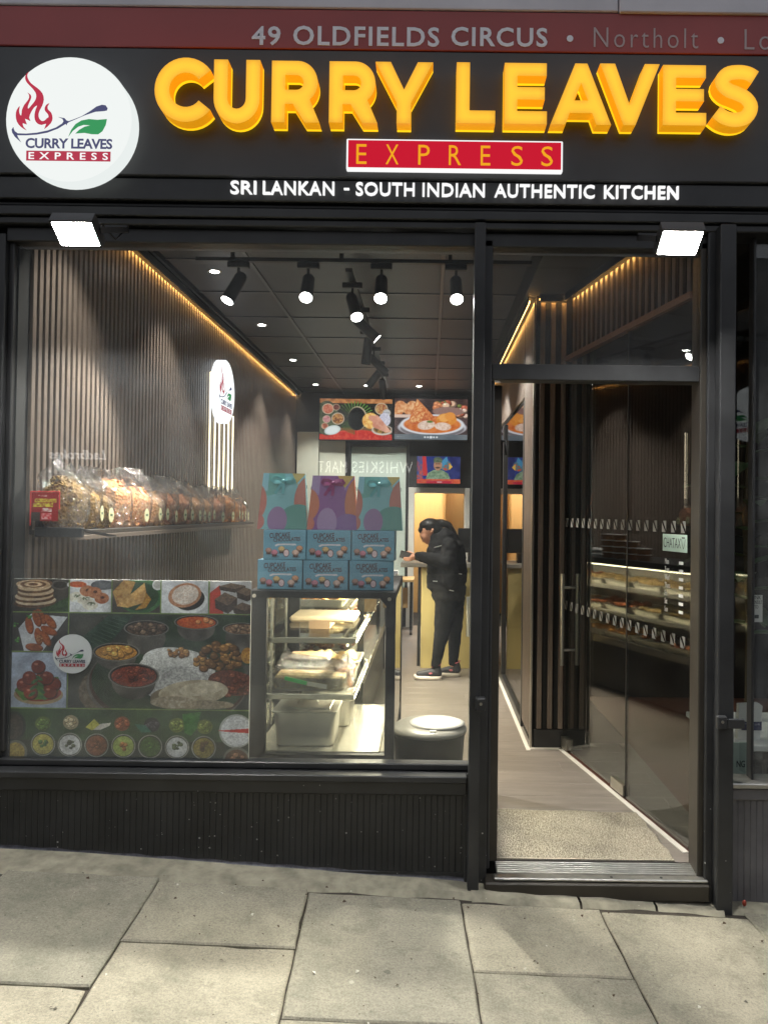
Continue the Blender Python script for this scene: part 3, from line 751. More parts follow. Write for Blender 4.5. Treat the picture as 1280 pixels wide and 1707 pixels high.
# ------------------------------------------------------------------ glazed door, folded back into the shop
door = thing('open_door', 'black framed glass door standing open inwards against the entrance', 'door', (0.283, 0.05, 0.02))
dx0, dx1, dz0, dz1 = 0.258+0.004, 0.306, 0.03, ZT0-0.012
rows = [(0.05, 0.115, dz0, dz1, 'stile'), (0.84, 0.90, dz0, dz1, 'stile'), (0.118, 0.838, dz0, dz0+0.12, 'rail'), (0.118, 0.838, dz1-0.07, dz1, 'rail')]
for y0, y1, za, zb, nm in rows: box_obj(nm, M['bronze'], door, dx0, dx1, y0, y1, za, zb, b=0.003)
MB().box(dx0+0.016, dx0+0.024, 0.118, 0.838, dz0+0.122, dz1-0.072).build('pane', M['glass'], door)
m = MB().tube([(dx0-0.002, 0.8, 1.06), (dx0-0.05, 0.8, 1.06), (dx0-0.05, 0.8, 0.86), (dx0-0.002, 0.8, 0.86)], 0.011, 8); m.build('handle', M['steel'], door)
m = MB().cyl((dx0-0.002, 0.09, 0.78), (dx0-0.03, 0.09, 0.78), 0.016, n=12); m.build('lock', M['blackclean'], door)
MB().tube([(dx0-0.001, 0.082, 1.82), (dx1+0.015, 0.045, 1.81), (dx1+0.02, 0.045, 1.75)], 0.006, 6).build('closer_arm', M['black_plastic'], door)
# ================================================================== INSIDE: floor, walls, ceiling
FZ = 0.015                                     # shop floor level
YBK = 6.80                                     # back wall
XW = -1.74                                     # face of the slatted wall
XR = 0.66                                      # straight wall on the entrance side
floor = thing('floor', 'grey oak plank floor of the shop', 'floor', (0, 3, 0)); del floor['category']; floor['kind'] = 'structure'
MB().box(-1.8, 3.2, 0.09, 9.2, -0.15, FZ-0.006).build('underlay', M['felt'], floor)
rp = random.Random(5)
y = 0.095; row = 0
pw, pl = 0.19, 1.28
plank_meshes = {}
while y < YBK+0.05:
    x = -1.74 - rp.uniform(0.0, 0.9)
    while x < 1.32:
        xa, xb = max(x, -1.74), min(x+pl, 1.32)
        if xb-xa > 0.02 and not (y > 1.75 and xa > XR+0.05):
            if y > 1.75: xb = min(xb, XR+0.02)
            o = MB().bbox(xa+0.0006, xb-0.0006, y+0.0006, y+pw-0.0006, FZ-0.006, FZ, b=0.0012).build('plank', M['plank'], floor)
        x += pl
    y += pw; row += 1

# slat helper: one shared mesh, many slats
def slats(parent, p0, p1, z0, z1, pitch, wd, dp, normal, start=0.5):
    p0, p1 = Vector(p0), Vector(p1); d = (p1-p0); n = int(d.length/pitch); d.normalize(); nn = Vector(normal).normalized()
    rot = Matrix((d, -nn, Vector((0, 0, 1)))).transposed()
    m = MB().bbox(-wd/2, wd/2, 0, dp, z0, z1, b=0.0015)
    me = bpy.data.meshes.new('slat'); me.from_pydata([tuple(rot @ Vector(v)) for v in m.v], [], m.f); me.materials.append(M['slat'])
    for k in range(n):
        o = link('slat', me, parent); q = p0 + d*(pitch*(k+start)) + nn*dp; o.location = (q.x-WL[parent].x, q.y-WL[parent].y, 0-WL[parent].z)

ZLW = 3.0
lw = thing('slatted_wall', 'long walnut slat wall behind the snack shelf', 'wall', (XW, 3.4, 0))
MB().box(XW-0.12, XW-0.016, 0.03, YBK, 0.0, 3.2).build('felt_backing', M['felt'], lw)
slats(lw, (XW-0.016, 0.11, 0), (XW-0.016, YBK-0.02, 0), FZ+0.05, ZLW, 0.0545, 0.031, 0.016, (1, 0, 0))
MB().box(XW-0.016, XW+0.004, 0.05, YBK, FZ, FZ+0.05).build('skirting', M['blackclean'], lw)

rw = thing('glazed_wall', 'slatted and glazed wall running back along the entrance passage', 'wall', (XR, 3.4, 0))
ZRW = 2.86
MB().box(XR+0.016, XR+0.10, 2.15, YBK, 2.30, 3.2).build('felt_backing', M['felt'], rw)
MB().box(XR+0.016, XR+0.10, 1.70, 2.15, 0.0, 3.2).build('felt_backing', M['felt'], rw)
slats(rw, (XR+0.016, 1.70, 0), (XR+0.016, 2.16, 0), FZ+0.06, ZRW, 0.0545, 0.031, 0.016, (-1, 0, 0))
slats(rw, (XR+0.016, 2.16, 0), (XR+0.016, YBK, 0), 2.32, ZRW, 0.0545, 0.031, 0.016, (-1, 0, 0))
MB().bbox(XR-0.004, XR+0.009, 1.672, 1.698, FZ, ZRW, b=0.002).build('corner_trim', M['steel'], rw)
for ya in (2.17, 3.65, 5.2):
    MB().bbox(XR, XR+0.05, ya, ya+0.045, FZ+0.06, 2.30, b=0.003).build('mullion', M['blackclean'], rw)
for ya, yb2 in ((2.215, 3.65), (3.695, 5.2), (5.245, YBK)):
    MB().box(XR+0.02, XR+0.03, ya, yb2, FZ+0.07, 2.30).build('pane', M['glass2'], rw)
MB().bbox(XR-0.003, XR+0.05, 2.17, YBK, FZ, FZ+0.06, b=0.003).build('bottom_rail', M['blackclean'], rw)
MB().box(XR-0.028, XR-0.004, 1.63, YBK, FZ-0.004, FZ+0.004).build('floor_trim', M['white_trim'], rw)
# short slatted return facing the street
XC, YC = 0.872, 1.70
sr = thing('slatted_return', 'short walnut slat panel at the end of the passage wall', 'wall', (0.8, 1.7, 0))
MB().box(XR+0.022, 1.04, YC-0.012+0.016, YC+0.09, 0.0, 3.2).build('felt_backing', M['felt'], sr)
slats(sr, (XR+0.022, YC+0.004, 0), (1.04, YC+0.004, 0), FZ+0.12, ZRW, 0.068, 0.030, 0.016, (0, -1, 0))
MB().bbox(XR+0.022, 1.04, YC-0.014, YC+0.003, FZ, FZ+0.115, b=0.003).build('skirting', M['blackclean'], sr)
MB().box(XR-0.003, 0.99, YC-0.045, YC-0.017, FZ-0.004, FZ+0.004).build('floor_trim', M['white_trim'], sr)

# diagonal frameless glass screen with a pull-handle door; slats above its header
PA, PB = Vector((1.172, 0.19, 0)), Vector((0.872, 1.66, 0))
pd = (PB-PA).normalized(); pn = Vector((-pd.y, pd.x, 0))       # towards the shop
ZH = 2.47
scn = thing('glass_screen', 'frameless glass screen with pull handle door beside the entrance mat', 'partition', (1.02, 0.9, 0))
def pp(s, off=0.0, z=0.0): return PA + pd*s + pn*off + Vector((0, 0, z))
LEN = (PB-PA).length; J = LEN*0.42
def slab(name, mt, s0, s1, o0, o1, z0, z1, parent=scn):
    vs = [pp(s, o, z) for z in (z0, z1) for s, o in ((s0, o0), (s1, o0), (s1, o1), (s0, o1))]
    m = MB().add(vs, [(0, 3, 2, 1), (4, 5, 6, 7), (0, 1, 5, 4), (1, 2, 6, 5), (2, 3, 7, 6), (3, 0, 4, 7)])
    # keep outward winding
    return m.build(name, mt, parent)
slab('fixed_pane', M['glass2'], 0.0, J-0.006, -0.005, 0.005, FZ+0.012, ZH)
slab('door_pane', M['glass2'], J+0.006, LEN-0.006, -0.005, 0.005, FZ+0.02, ZH-0.01)
slab('header_rail', pm('warm_brass_trim', L(150, 112, 88), 0.35, 0.5), 0.0, LEN, -0.02, 0.022, ZH+0.004, ZH+0.035)
slab('seal', M['black_plastic'], J-0.005, J+0.005, -0.006, 0.007, FZ+0.02, ZH)
slab('door_edge_seal', M['black_plastic'], LEN-0.006, LEN-0.001, -0.006, 0.006, FZ+0.02, ZH)
slab('floor_trim', M['white_trim'], 0.0, LEN+0.02, 0.008, 0.034, FZ-0.004, FZ+0.004)
slab('floor_track', pm('rust_brown_threshold', L(86, 52, 42), 0.6), 0.0, LEN, -0.03, 0.007, FZ-0.004, FZ+0.003)
slab('pivot_clamp', M['steel'], J+0.006, J+0.155, -0.016, 0.016, FZ+0.018, FZ+0.075)
slab('pivot_clamp', M['steel'], LEN-0.09, LEN-0.002, -0.02, 0.02, FZ+0.018, FZ+0.085)
slab('upper_backing', M['felt'], 0.0, LEN, -0.04, -0.02, ZH+0.036, 3.2)
slats(scn, tuple(pp(0.02, -0.019)), tuple(pp(LEN, -0.019)), ZH+0.036, ZRW, 0.068, 0.032, 0.016, tuple(pn))
for off in (0.05, -0.05):
    m = MB().cyl(pp(LEN-0.075, off, 0.56), pp(LEN-0.075, off, 1.13), 0.013, n=12); m.build('pull_handle', M['steel'], scn)
for z in (0.655, 1.045):
    MB().cyl(pp(LEN-0.075, -0.05, z), pp(LEN-0.075, 0.05, z), 0.009, n=10).build('handle_stud', M['steel'], scn)
# frosted manifestation squares, each split by a diagonal
fr = pm('frosted_vinyl', L(128, 126, 120), 0.8, var=0.05)
for zc in (0.93, 1.45):
    s = 0.07
    while s < LEN-0.02:
        if abs(s-J) > 0.03:
            for tri in ([(-0.02, -0.026), (-0.005, -0.026), (-0.02, 0.022)], [(0.02, 0.026), (0.02, -0.026), (-0.016, 0.026), (0.001, -0.022)]):
                pts = [(-0.021, 0.027), (0.008, 0.027), (-0.021, -0.020)] if len(tri) == 3 else [(0.021, -0.027), (-0.015, -0.027), (0.021, 0.020)]
                MB().add([pp(s+a, 0.0056, zc+b) for a, b in pts], [(0, 1, 2)]).build('frosted_mark', fr, scn)
        s += 0.088
# stickers on the fixed pane
t = thing('sticker', 'pale CHATAX sticker on the fixed glass pane beside the doorway', 'sticker', tuple(pp(0.13, 0.007, 1.36)))
slab('paper', pm('pale_mint_paper', L(190, 214, 200), 0.6), 0.035, 0.255, 0.0055, 0.0065, 1.335, 1.415, t)
mm = MB(); text(mm, 'chatax', pp(0.245, 0.0066, 1.352), tuple(-pd), (0, 0, 1), 0.155, 0.046, 0.0006)
dk = pm('dark_ink', L(40, 48, 48), 0.6)
mm.build('lettering', dk, t)
m = MB(); S_ = [(0.05, 1.395), (0.056, 1.372), (0.066, 1.350), (0.077, 1.372), (0.083, 1.395)]
for (a, za), (b, zb) in zip(S_[:-1], S_[1:]): m.bar(pp(a, 0.0072, za), pp(b, 0.0072, zb), 0.0016, 0.0008, up=tuple(pn))
m.bar(pp(0.053, 0.0072, 1.401), pp(0.080, 0.0072, 1.401), 0.006, 0.0008, up=tuple(pn)); m.build('emblem', dk, t)
t = thing('opening_hours', 'small white opening hours lettering on the fixed glass pane', 'lettering', tuple(pp(0.15, 0.007, 1.2)))
wv = pm('white_vinyl', L(232, 232, 228), 0.6)
mm = MB(); text(mm, 'hours', pp(0.235, 0.0056, 1.05), tuple(-pd), (0, 0, 1), 0.05, 0.25, 0.0006); mm.build('lettering', wv, t)
for k in range(7):
    MB().bar(pp(0.105, 0.006, 1.062+0.0372*k), pp(0.068, 0.006, 1.062+0.0372*k), 0.014, 0.0008, up=tuple(pn)).build('hours_mark', wv, t)

# back wall
M['charcoal'] = pm('charcoal_wall', L(56, 57, 59), 0.6, var=0.15)
M['ply'] = pm('plywood', L(190, 156, 102), 0.5, var=0.12, vs=4, stretch=(5, 5, 0.5))
bw_ = thing('back_wall', 'charcoal back wall with blind window and white door frame', 'wall', (0, YBK, 0))
def bx(px): return at(px, 900, YBK).x
def bz(py): return at(640, py, YBK).z
dX0, dX1, dZ = bx(690), bx(773), bz(821)
MB().box(-1.75, dX0-0.001, YBK, YBK+0.12, 0.0, 3.2).build('wall_panel', M['charcoal'], bw_)
MB().box(dX1+0.001, 3.1, YBK, YBK+0.12, 0.0, 3.2).build('wall_panel', M['charcoal'], bw_)
MB().box(dX0-0.001, dX1+0.001, YBK, YBK+0.12, dZ, 3.2).build('wall_panel', M['charcoal'], bw_)
wp = pm('cream_white_panel', L(228, 232, 218), 0.55, var=0.03)
MB().bbox(bx(494), bx(530), YBK-0.06, YBK-0.002, FZ, bz(722), b=0.004).build('white_panel', wp, bw_)
MB().bbox(bx(531), bx(574), YBK-0.03, YBK-0.002, FZ, bz(722), b=0.004).build('white_panel', wp, bw_)
fx0, fx1, fz0, fz1 = bx(579), bx(680), bz(1010), bz(740)
for a in ((fx0, fx0+0.035, fz0, fz1), (fx1-0.035, fx1, fz0, fz1), (fx0+0.036, fx1-0.036, fz1-0.04, fz1), (fx0+0.036, fx1-0.036, fz0, fz0+0.04)):
    MB().bbox(a[0], a[1], YBK-0.05, YBK-0.002, a[2], a[3], b=0.004).build('window_frame', M['blackclean'], bw_)
sl = pm('pale_blind_slat', L(206, 222, 212), 0.5, var=0.03)
z = fz0+0.05
while z < fz1-0.05:
    MB().obox(((fx0+fx1)/2, YBK-0.025, z), (fx1-fx0-0.08, 0.024, 0.002), Matrix.Rotation(R(62), 3, 'X')).build('blind_slat', sl, bw_); z += 0.0225
MB().box(fx0+0.036, fx1-0.036, YBK-0.008, YBK-0.003, fz0+0.041, fz1-0.041).build('blind_back', sl, bw_)
for a in ((bx(678), dX0, FZ, dZ+0.07), (dX1, bx(782), FZ, dZ+0.07), (dX0+0.001, dX1-0.001, dZ, dZ+0.07)):
    MB().bbox(a[0], a[1], YBK-0.04, YBK-0.002, a[2], a[3], b=0.004).build('door_frame', M['white_paint'], bw_)
# store room behind the doorway
sto = thing('store_room', 'plywood lined store room behind the white door frame', 'room', (0.1, 8, 0))
MB().box(-0.9, 0.8, 8.3, 8.36, 0, 2.6).build('plywood_wall', M['ply'], sto)
MB().box(-0.66, -0.6, YBK+0.125, 8.299, 0, 2.6).build('plywood_wall', M['ply'], sto)
MB().box(0.52, 0.58, YBK+0.125, 8.299, 0, 2.6).build('plywood_wall', M['ply'], sto)
MB().box(-0.9, 0.8, YBK+0.125, 8.36, 2.601, 2.66).build('ceiling_panel', M['white_paint'], sto)
MB().bbox(0.20, 0.235, 7.6, 8.29, 0.02, 2.35, b=0.004).build('plywood_post', M['ply'], sto)
ld = bpy.data.lights.new('store_lamp', 'AREA'); ld.energy = 90; ld.size = 0.4; ld.color = (1, 0.93, 0.8)
lo = bpy.data.objects.new('store_lamp', ld); C.objects.link(lo); lo.parent = sto; lo.location = (-0.05, -0.5, 2.55)

# ceiling: dark tiles in a lay-in grid
ceil = thing('ceiling', 'dark grey tiled ceiling of the shop', 'ceiling', (0, 3.4, 3.05)); del ceil['category']; ceil['kind'] = 'structure'
tile = pm('charcoal_ceiling_tile', L(72, 75, 81), 0.42, var=0.10, vs=3, spec=0.5)
tb = pm('ceiling_grid_bar', L(98, 100, 104), 0.35, 0.3, var=0.1)
MB().box(-1.85, 3.2, 0.02, 9.0, 3.20, 3.3).build('slab', M['felt'], ceil)
xl = [-1.655, -1.13, 0.07, 0.62]; ys = [0.10 + 0.70*k for k in range(10)] + [YBK]
for i in range(len(xl)-1):
    for j in range(len(ys)-1):
        MB().bbox(xl[i]+0.012, xl[i+1]-0.012, ys[j]+0.012, ys[j+1]-0.012, 3.052, 3.07, b=0.003).build('ceiling_tile', tile, ceil)
for x in xl[1:3]: MB().box(x-0.011, x+0.011, 0.05, YBK, 3.045, 3.06).build('grid_bar', tb, ceil)
for yv in ys[1:-1]:
    for i in range(len(xl)-1): MB().box(xl[i]+0.0115, xl[i+1]-0.0115, yv-0.011, yv+0.011, 3.0455, 3.0605).build('grid_bar', tb, ceil)
MB().bbox(0.60, 1.35, 0.10, YBK, ZRW+0.045, 3.18, b=0.003).build('soffit', M['charcoal'], ceil)
MB().box(-1.690, -1.672, 0.10, YBK, 3.046, 3.18).build('cove_lip', M['blackclean'], ceil)

# LED cove strips that graze the slat tops
M['led_warm'] = emis('warm_led_strip', (1.0, 0.50, 0.13), 48.0)
def cove(label, pts, z, nrm):
    p0, p1 = Vector(pts[0]), Vector(pts[1]); nrm = Vector(nrm)
    t = thing('led_strip', label, 'led strip', tuple((p0+p1)/2 + Vector((0, 0, z))), 'warm cove strips')
    MB().bar(p0 + nrm*0.028 + Vector((0, 0, z+0.004)), p1 + nrm*0.028 + Vector((0, 0, z+0.004)), 0.003, 0.010).build('led_tape', M['led_warm'], t)
    MB().bar(p0 + nrm*0.034 + Vector((0, 0, z+0.012)), p1 + nrm*0.034 + Vector((0, 0, z+0.012)), 0.006, 0.040).build('channel', M['blackclean'], t)
    MB().bar(p0 + nrm*0.010 + Vector((0, 0, z+0.036)), p1 + nrm*0.010 + Vector((0, 0, z+0.036)), 0.054, 0.006).build('channel', M['blackclean'], t)
cove('orange LED strip along the top of the long slat wall', [(XW, 0.12, 0), (XW, YBK-0.02, 0)], ZLW+0.008, (1, 0, 0))
cove('orange LED strip along the top of the passage wall', [(XR, 1.72, 0), (XR, YBK-0.02, 0)], ZRW+0.008, (-1, 0, 0))
cove('orange LED strip above the short slat panel', [(XR+0.03, YC-0.012, 0), (XC-0.01, YC-0.012, 0)], ZRW+0.008, (0, -1, 0))
cove('orange LED strip above the glass screen', [tuple(pp(0.02, -0.003)), tuple(pp(LEN-0.03, -0.003))], ZRW+0.008, tuple(pn))

# recessed downlights
M['lamp_white'] = emis('cool_white_lamp', (1.0, 0.97, 0.92), 30)
dl_spots = [(-1.41, 0.35), (-1.41, 1.74), (-1.41, 3.16), (-1.41, 4.63), (-1.40, 6.14), (-0.78, 6.16), (-0.14, 6.16)]
dl_lab = ['downlight nearest the window, above the slat wall shelf', 'first downlight seen along the slat wall from the window', 'second downlight along the slat wall', 'third downlight along the slat wall', 'downlight in the far corner by the slat wall', 'downlight above the thali picture screen', 'downlight above the dosa picture screen']
for (x, y), lb in zip(dl_spots, dl_lab):
    t = thing('downlight', 'small white ' + lb, 'downlight', (x, y, 3.05), 'recessed downlights')
    MB().lathe([(0.028, 0.0), (0.045, -0.004), (0.046, 0.004)], (x, y, 3.05), 20).build('trim_ring', M['white_paint'], t)
    MB().cyl((x, y, 3.049), (x, y, 3.047), 0.029, n=20).build('lamp', M['lamp_white'], t)
    ld = bpy.data.lights.new('downlight_beam', 'SPOT'); ld.energy = 85; ld.spot_size = R(95); ld.spot_blend = 0.6; ld.shadow_soft_size = 0.03; ld.color = (1, 0.95, 0.86)
    lo = bpy.data.objects.new('downlight_beam', ld); C.objects.link(lo); lo.parent = t; lo.location = (0, 0, -0.012)

# track spotlights
def track(label, p0, p1):
    t = thing('lighting_track', label, 'track', tuple((Vector(p0)+Vector(p1))/2))
    MB().bar(p0, p1, 0.036, 0.02).build('rail', M['blackclean'], t); return t
YT = 1.0
track('black lighting track across the front of the ceiling', (-1.3, YT, 2.885), (0.55, YT, 2.885))
track('black lighting track running back along the ceiling', (-0.475, 1.15, 2.885), (-0.475, 5.2, 2.885))
for k, x in enumerate((-1.1, -0.5, 0.1)):
    MB().bar((x, YT, 2.895), (x, YT, 3.05), 0.02, 0.02).build('hanger', M['blackclean'], bpy.data.objects['lighting_track'])
def spot_head(base, aim, energy, label, hl=0.19, size=78, group='track spotlights'):
    base = Vector(base); aim = Vector(aim).normalized()
    t = thing('track_spotlight', label, 'spotlight', tuple(base), group)
    MB().bbox(base.x-0.06, base.x+0.06, base.y-0.018, base.y+0.018, base.z-0.045, base.z-0.012, b=0.004).build('adaptor', M['blackclean'], t)
    j = base + Vector((0, 0, -0.12))
    MB().cyl(base + Vector((0, 0, -0.045)), j, 0.008, n=8).build('stem', M['blackclean'], t)
    m = MB(); a0 = j - aim*0.05; a1 = j + aim*(hl-0.05)
    m.cyl(a0, a0+aim*0.02, 0.026, 0.034, 20); m.cyl(a0+aim*0.0201, a1, 0.034, 0.036, 20, caps=False); m.cyl(a1-aim*0.012, a1-aim*0.010, 0.034, 0.034, 20)
    m.build('housing', M['blackclean'], t)
    MB().cyl(a1-aim*0.004, a1-aim*0.001, 0.0335, n=20).build('lamp', M['lamp_white'], t)
    ld = bpy.data.lights.new('spot_beam', 'SPOT'); ld.energy = energy; ld.spot_size = R(size); ld.spot_blend = 0.5; ld.shadow_soft_size = 0.03; ld.color = (1, 0.95, 0.86)
    lo = bpy.data.objects.new('spot_beam', ld); C.objects.link(lo); lo.parent = t
    lo.location = a1 + aim*0.004 - base; lo.rotation_mode = 'QUATERNION'; lo.rotation_quaternion = aim.to_track_quat('-Z', 'Y')
fl = ['track spotlight nearest the slat wall, on the front track', 'second track spotlight from the slat wall, on the front track', 'third track spotlight from the slat wall, on the front track', 'track spotlight nearest the doorway, on the front track']
for px, lb in zip((398, 514, 636, 760), fl):
    x = at(px, 450, YT).x
    spot_head((x, YT, 2.885), (-0.34, -0.36, -0.87) if px == 398 else (0.02, -0.62, -0.78), 290 if px == 398 else 230, 'lit black ' + lb)
rear = [(1.36, (0.25, -0.55, -0.8)), (1.92, (0.75, 0.1, -0.65)), (2.55, (-0.12, 0.25, -0.95)), (3.15, (0.7, 0.25, -0.7)), (3.75, (-0.6, 0.3, -0.72)), (4.35, (0.1, 0.5, -0.8))]
ordn = ['first', 'second', 'third', 'fourth', 'fifth', 'last']
for (y, am), o_ in zip(rear, ordn):
    spot_head((-0.475, y, 2.885), am, 210, 'black track spotlight, %s on the track running back' % o_, hl=0.20)

# neighbouring unit: dark room behind the glass screen, grey riser and window
nb = thing('neighbour_room', 'dark empty room of the next unit behind the glass screen', 'room', (1.9, 1.5, 0))
dkw = pm('dark_brown_wall', L(44, 40, 38), 0.7, var=0.2)
MB().box(1.32, 3.2, 0.10, 3.1, -0.14, FZ-0.002).build('floor_board', pm('red_brown_floor', L(96, 62, 50), 0.45, var=0.15), nb)
MB().box(1.05, 3.2, 3.1, 3.2, 0, 3.2).build('wall', dkw, nb)
MB().box(3.2, 3.3, 0.05, 3.2, 0, 3.2).build('wall', dkw, nb)
MB().box(1.36, 3.2, 0.10, 3.1, 2.95, 3.0).build('ceiling_panel', dkw, nb)
nf = thing('neighbour_shopfront', 'grey boarded riser and window of the next shop front', 'shopfront', (1.8, 0, 0))
zs = at(1250, 1300, 0).z
gp = pm('grey_riser_paint', L(104, 102, 104), 0.6, var=0.22, vs=9, bump=0.1)
MB().bbox(XP1+0.002, 3.2, -0.05, 0.08, zs-0.022, zs, b=0.004).build('sill', M['alu'], nf)
MB().bbox(XP1+0.002, 3.2, -0.03, 0.08, zs-0.075, zs-0.026, b=0.004).build('sill', gp, nf)
b2 = MB(); w2 = 0.0258
za_, zb_ = -0.35, zs-0.078
b2.add([(c_, 0, za_), (w2-c_, 0, za_), (w2, c_, za_), (w2, 0.02, za_), (0, 0.02, za_), (0, c_, za_), (c_, 0, zb_), (w2-c_, 0, zb_), (w2, c_, zb_), (w2, 0.02, zb_), (0, 0.02, zb_), (0, c_, zb_)],
       [(i, (i+1) % 6, 6+(i+1) % 6, 6+i) for i in range(6)])
bo = b2.build('board', gp, nf); bo.location = (XP1+0.002, -0.012, 0)
for k in range(1, 40):
    o = link('board', bo.data, nf); o.location = (XP1+0.002+w2*k, -0.012+rs.uniform(-0.0008, 0.0008), 0)
MB().box(XP1+0.125, 3.2, 0.02, 0.028, zs, ZHEAD+0.03).build('window_pane', M['glass'], nf)
MB().bbox(XP1+0.112, XP1+0.124, 0.0, 0.05, zs, ZHEAD+0.03, b=0.003).build('mullion', M['blackclean'], nf)
# narrow angled glass return beside the shutter guide
ra = Vector((1.372, 0.045, 0)); rb = ra + pd*0.11
MB().add([ra+Vector((0, 0, zs)), rb+Vector((0, 0, zs)), rb+Vector((0, 0, ZHEAD)), ra+Vector((0, 0, ZHEAD))], [(0, 1, 2, 3)]).build('return_pane', M['glass2'], nf)
# ================================================================== flat prints: drawn into a fine grid of coloured faces
class Cv:
    def __init__(s, w, h, res, bg=(60, 60, 60), seed=1):
        s.w, s.h, s.res = w, h, res; s.W, s.H = int(w*res), int(h*res)
        s.X, s.Y = np.meshgrid((np.arange(s.W)+0.5)/res, (np.arange(s.H)+0.5)/res)
        s.a = np.ones((s.H, s.W, 3))*np.array(bg, float); s.rng = np.random.default_rng(seed)
    def noise(s, cell, detail=2, sl=None):
        X, Y = (s.X, s.Y) if sl is None else (s.X[sl], s.Y[sl])
        out = np.zeros(X.shape); amp = 1.0; tot = 0
        if not X.size: return out
        X, Y = X-X.min(), Y-Y.min()
        for _ in range(detail):
            fx, fy = X/cell, Y/cell
            ix, iy = fx.astype(int), fy.astype(int); tx, ty = fx-ix, fy-iy
            g = s.rng.random((iy.max()+2, ix.max()+2))
            tx = tx*tx*(3-2*tx); ty = ty*ty*(3-2*ty)
            out += amp*((g[iy, ix]*(1-tx)+g[iy, ix+1]*tx)*(1-ty) + (g[iy+1, ix]*(1-tx)+g[iy+1, ix+1]*tx)*ty)
            tot += amp; amp *= 0.6; cell = max(cell/2, 0.7/s.res)
        return out/tot
    def win(s, x0, y0, x1, y1):
        a = lambda v, n: int(min(max(v*s.res, 0), n))
        return (slice(a(y0-2, s.H), a(y1+3, s.H)), slice(a(x0-2, s.W), a(x1+3, s.W)))
    def put(s, mask, col, col2=None, ts=8.0, contrast=2.2, sl=None):
        if sl is None: sl = (slice(0, s.H), slice(0, s.W))
        if not mask.size: return
        c = np.array(col, float)
        if col2 is not None:
            n = np.clip((s.noise(ts, 2, sl)-0.5)*contrast+0.5, 0, 1)[..., None]; c = c*(1-n) + np.array(col2, float)*n
        m = mask[..., None]; s.a[sl] = s.a[sl]*(1-m) + c*m
    def ell(s, cx, cy_, rx, ry, col, col2=None, rot=0, ts=8.0, soft=1.2, arc_=None, contrast=2.2):
        q_ = max(rx, ry); sl = s.win(cx-q_, cy_-q_, cx+q_, cy_+q_)
        c, q = math.cos(R(rot)), math.sin(R(rot)); dx, dy = s.X[sl]-cx, s.Y[sl]-cy_
        u, v = (dx*c+dy*q)/rx, (-dx*q+dy*c)/ry; d = np.sqrt(u*u+v*v)
        s.put(np.clip((1-d)*min(rx, ry)/soft+0.5, 0, 1), col, col2, ts, contrast, sl); return s
    def poly(s, P, col, col2=None, ts=8.0, soft=None):
        sl = s.win(min(p[0] for p in P), min(p[1] for p in P), max(p[0] for p in P), max(p[1] for p in P))
        X, Y = s.X[sl], s.Y[sl]; inside = np.zeros(X.shape, bool); n = len(P)
        for i in range(n):
            (x1, y1), (x2, y2) = P[i], P[(i+1) % n]
            if abs(y2-y1) < 1e-9: continue
            inside ^= ((y1 > Y) != (y2 > Y)) & (X < (x2-x1)*(Y-y1)/(y2-y1)+x1)
        s.put(inside.astype(float), col, col2, ts, 2.2, sl); return s
    def rect(s, x0, y0, x1, y1, col, col2=None, ts=8.0): return s.poly([(x0, y0), (x1, y0), (x1, y1), (x0, y1)], col, col2, ts)
    def shade(s, cx, cy_, r, k):            # soft photographic light/dark inside the printed picture
        d = np.sqrt((s.X-cx)**2+(s.Y-cy_)**2)/r; s.a *= (1 + k*np.clip(1-d, 0, 1))[..., None]; return s
    def grain(s, k=6): s.a = np.clip(s.a + (s.noise(1.5, 1)-0.5)[..., None]*2*k, 0, 255); return s
    def lumps(s, cx, cy_, rx, ry, n, r, cols, rot=0):
        for _ in range(n):
            t = s.rng.random()*6.283; q = math.sqrt(s.rng.random()); col = np.array(cols[s.rng.integers(len(cols))], float)
            x, y = cx+rx*q*math.cos(t), cy_+ry*q*math.sin(t); rr = r*(0.6+0.8*s.rng.random())
            s.ell(x+rr*0.15, y+rr*0.2, rr, rr*0.8, tuple(col*0.55)); s.ell(x, y, rr*0.85, rr*0.66, tuple(col)); s.ell(x-rr*0.25, y-rr*0.25, rr*0.3, rr*0.2, tuple(np.clip(col*1.3+15, 0, 255)))
        return s
    def bowl(s, cx, cy_, rx, ry, c1, c2, metal=(120, 116, 110), depth=0.0, ts=7):
        if depth: s.ell(cx, cy_+depth*0.5, rx*0.86, ry+depth*0.5, (52, 48, 44), (104, 100, 92), ts=rx*0.8)
        s.ell(cx, cy_, rx, ry, metal); s.ell(cx, cy_, rx*0.94, ry*0.92, (34, 28, 24)); s.ell(cx, cy_+ry*0.06, rx*0.88, ry*0.82, c1, c2, ts=ts); return s
    def mesh(s, name, mat_, parent, o, xd, yd, thick=0.0):
        """top-left corner o, xd across, yd down"""
        o, xd, yd = np.array(o, float), np.array(xd, float), np.array(yd, float)
        off = np.array(WL[parent]) if parent is not None else 0
        U = (np.arange(s.W))/(s.W-1); V = (np.arange(s.H))/(s.H-1); U, V = np.meshgrid(U, V)
        P = o + U[..., None]*xd + V[..., None]*yd - off
        idx = np.arange(s.W*s.H).reshape(s.H, s.W)
        q = np.stack([idx[1:, :-1], idx[1:, 1:], idx[:-1, 1:], idx[:-1, :-1]], -1).reshape(-1, 4)
        me = bpy.data.meshes.new(name); me.vertices.add(s.W*s.H); me.vertices.foreach_set('co', P.reshape(-1))
        me.loops.add(q.size); me.loops.foreach_set('vertex_index', q.reshape(-1).astype(np.int32))
        me.polygons.add(len(q)); me.polygons.foreach_set('loop_start', np.arange(0, q.size, 4, dtype=np.int32))
        try: me.polygons.foreach_set('loop_total', np.full(len(q), 4, dtype=np.int32))
        except Exception: pass
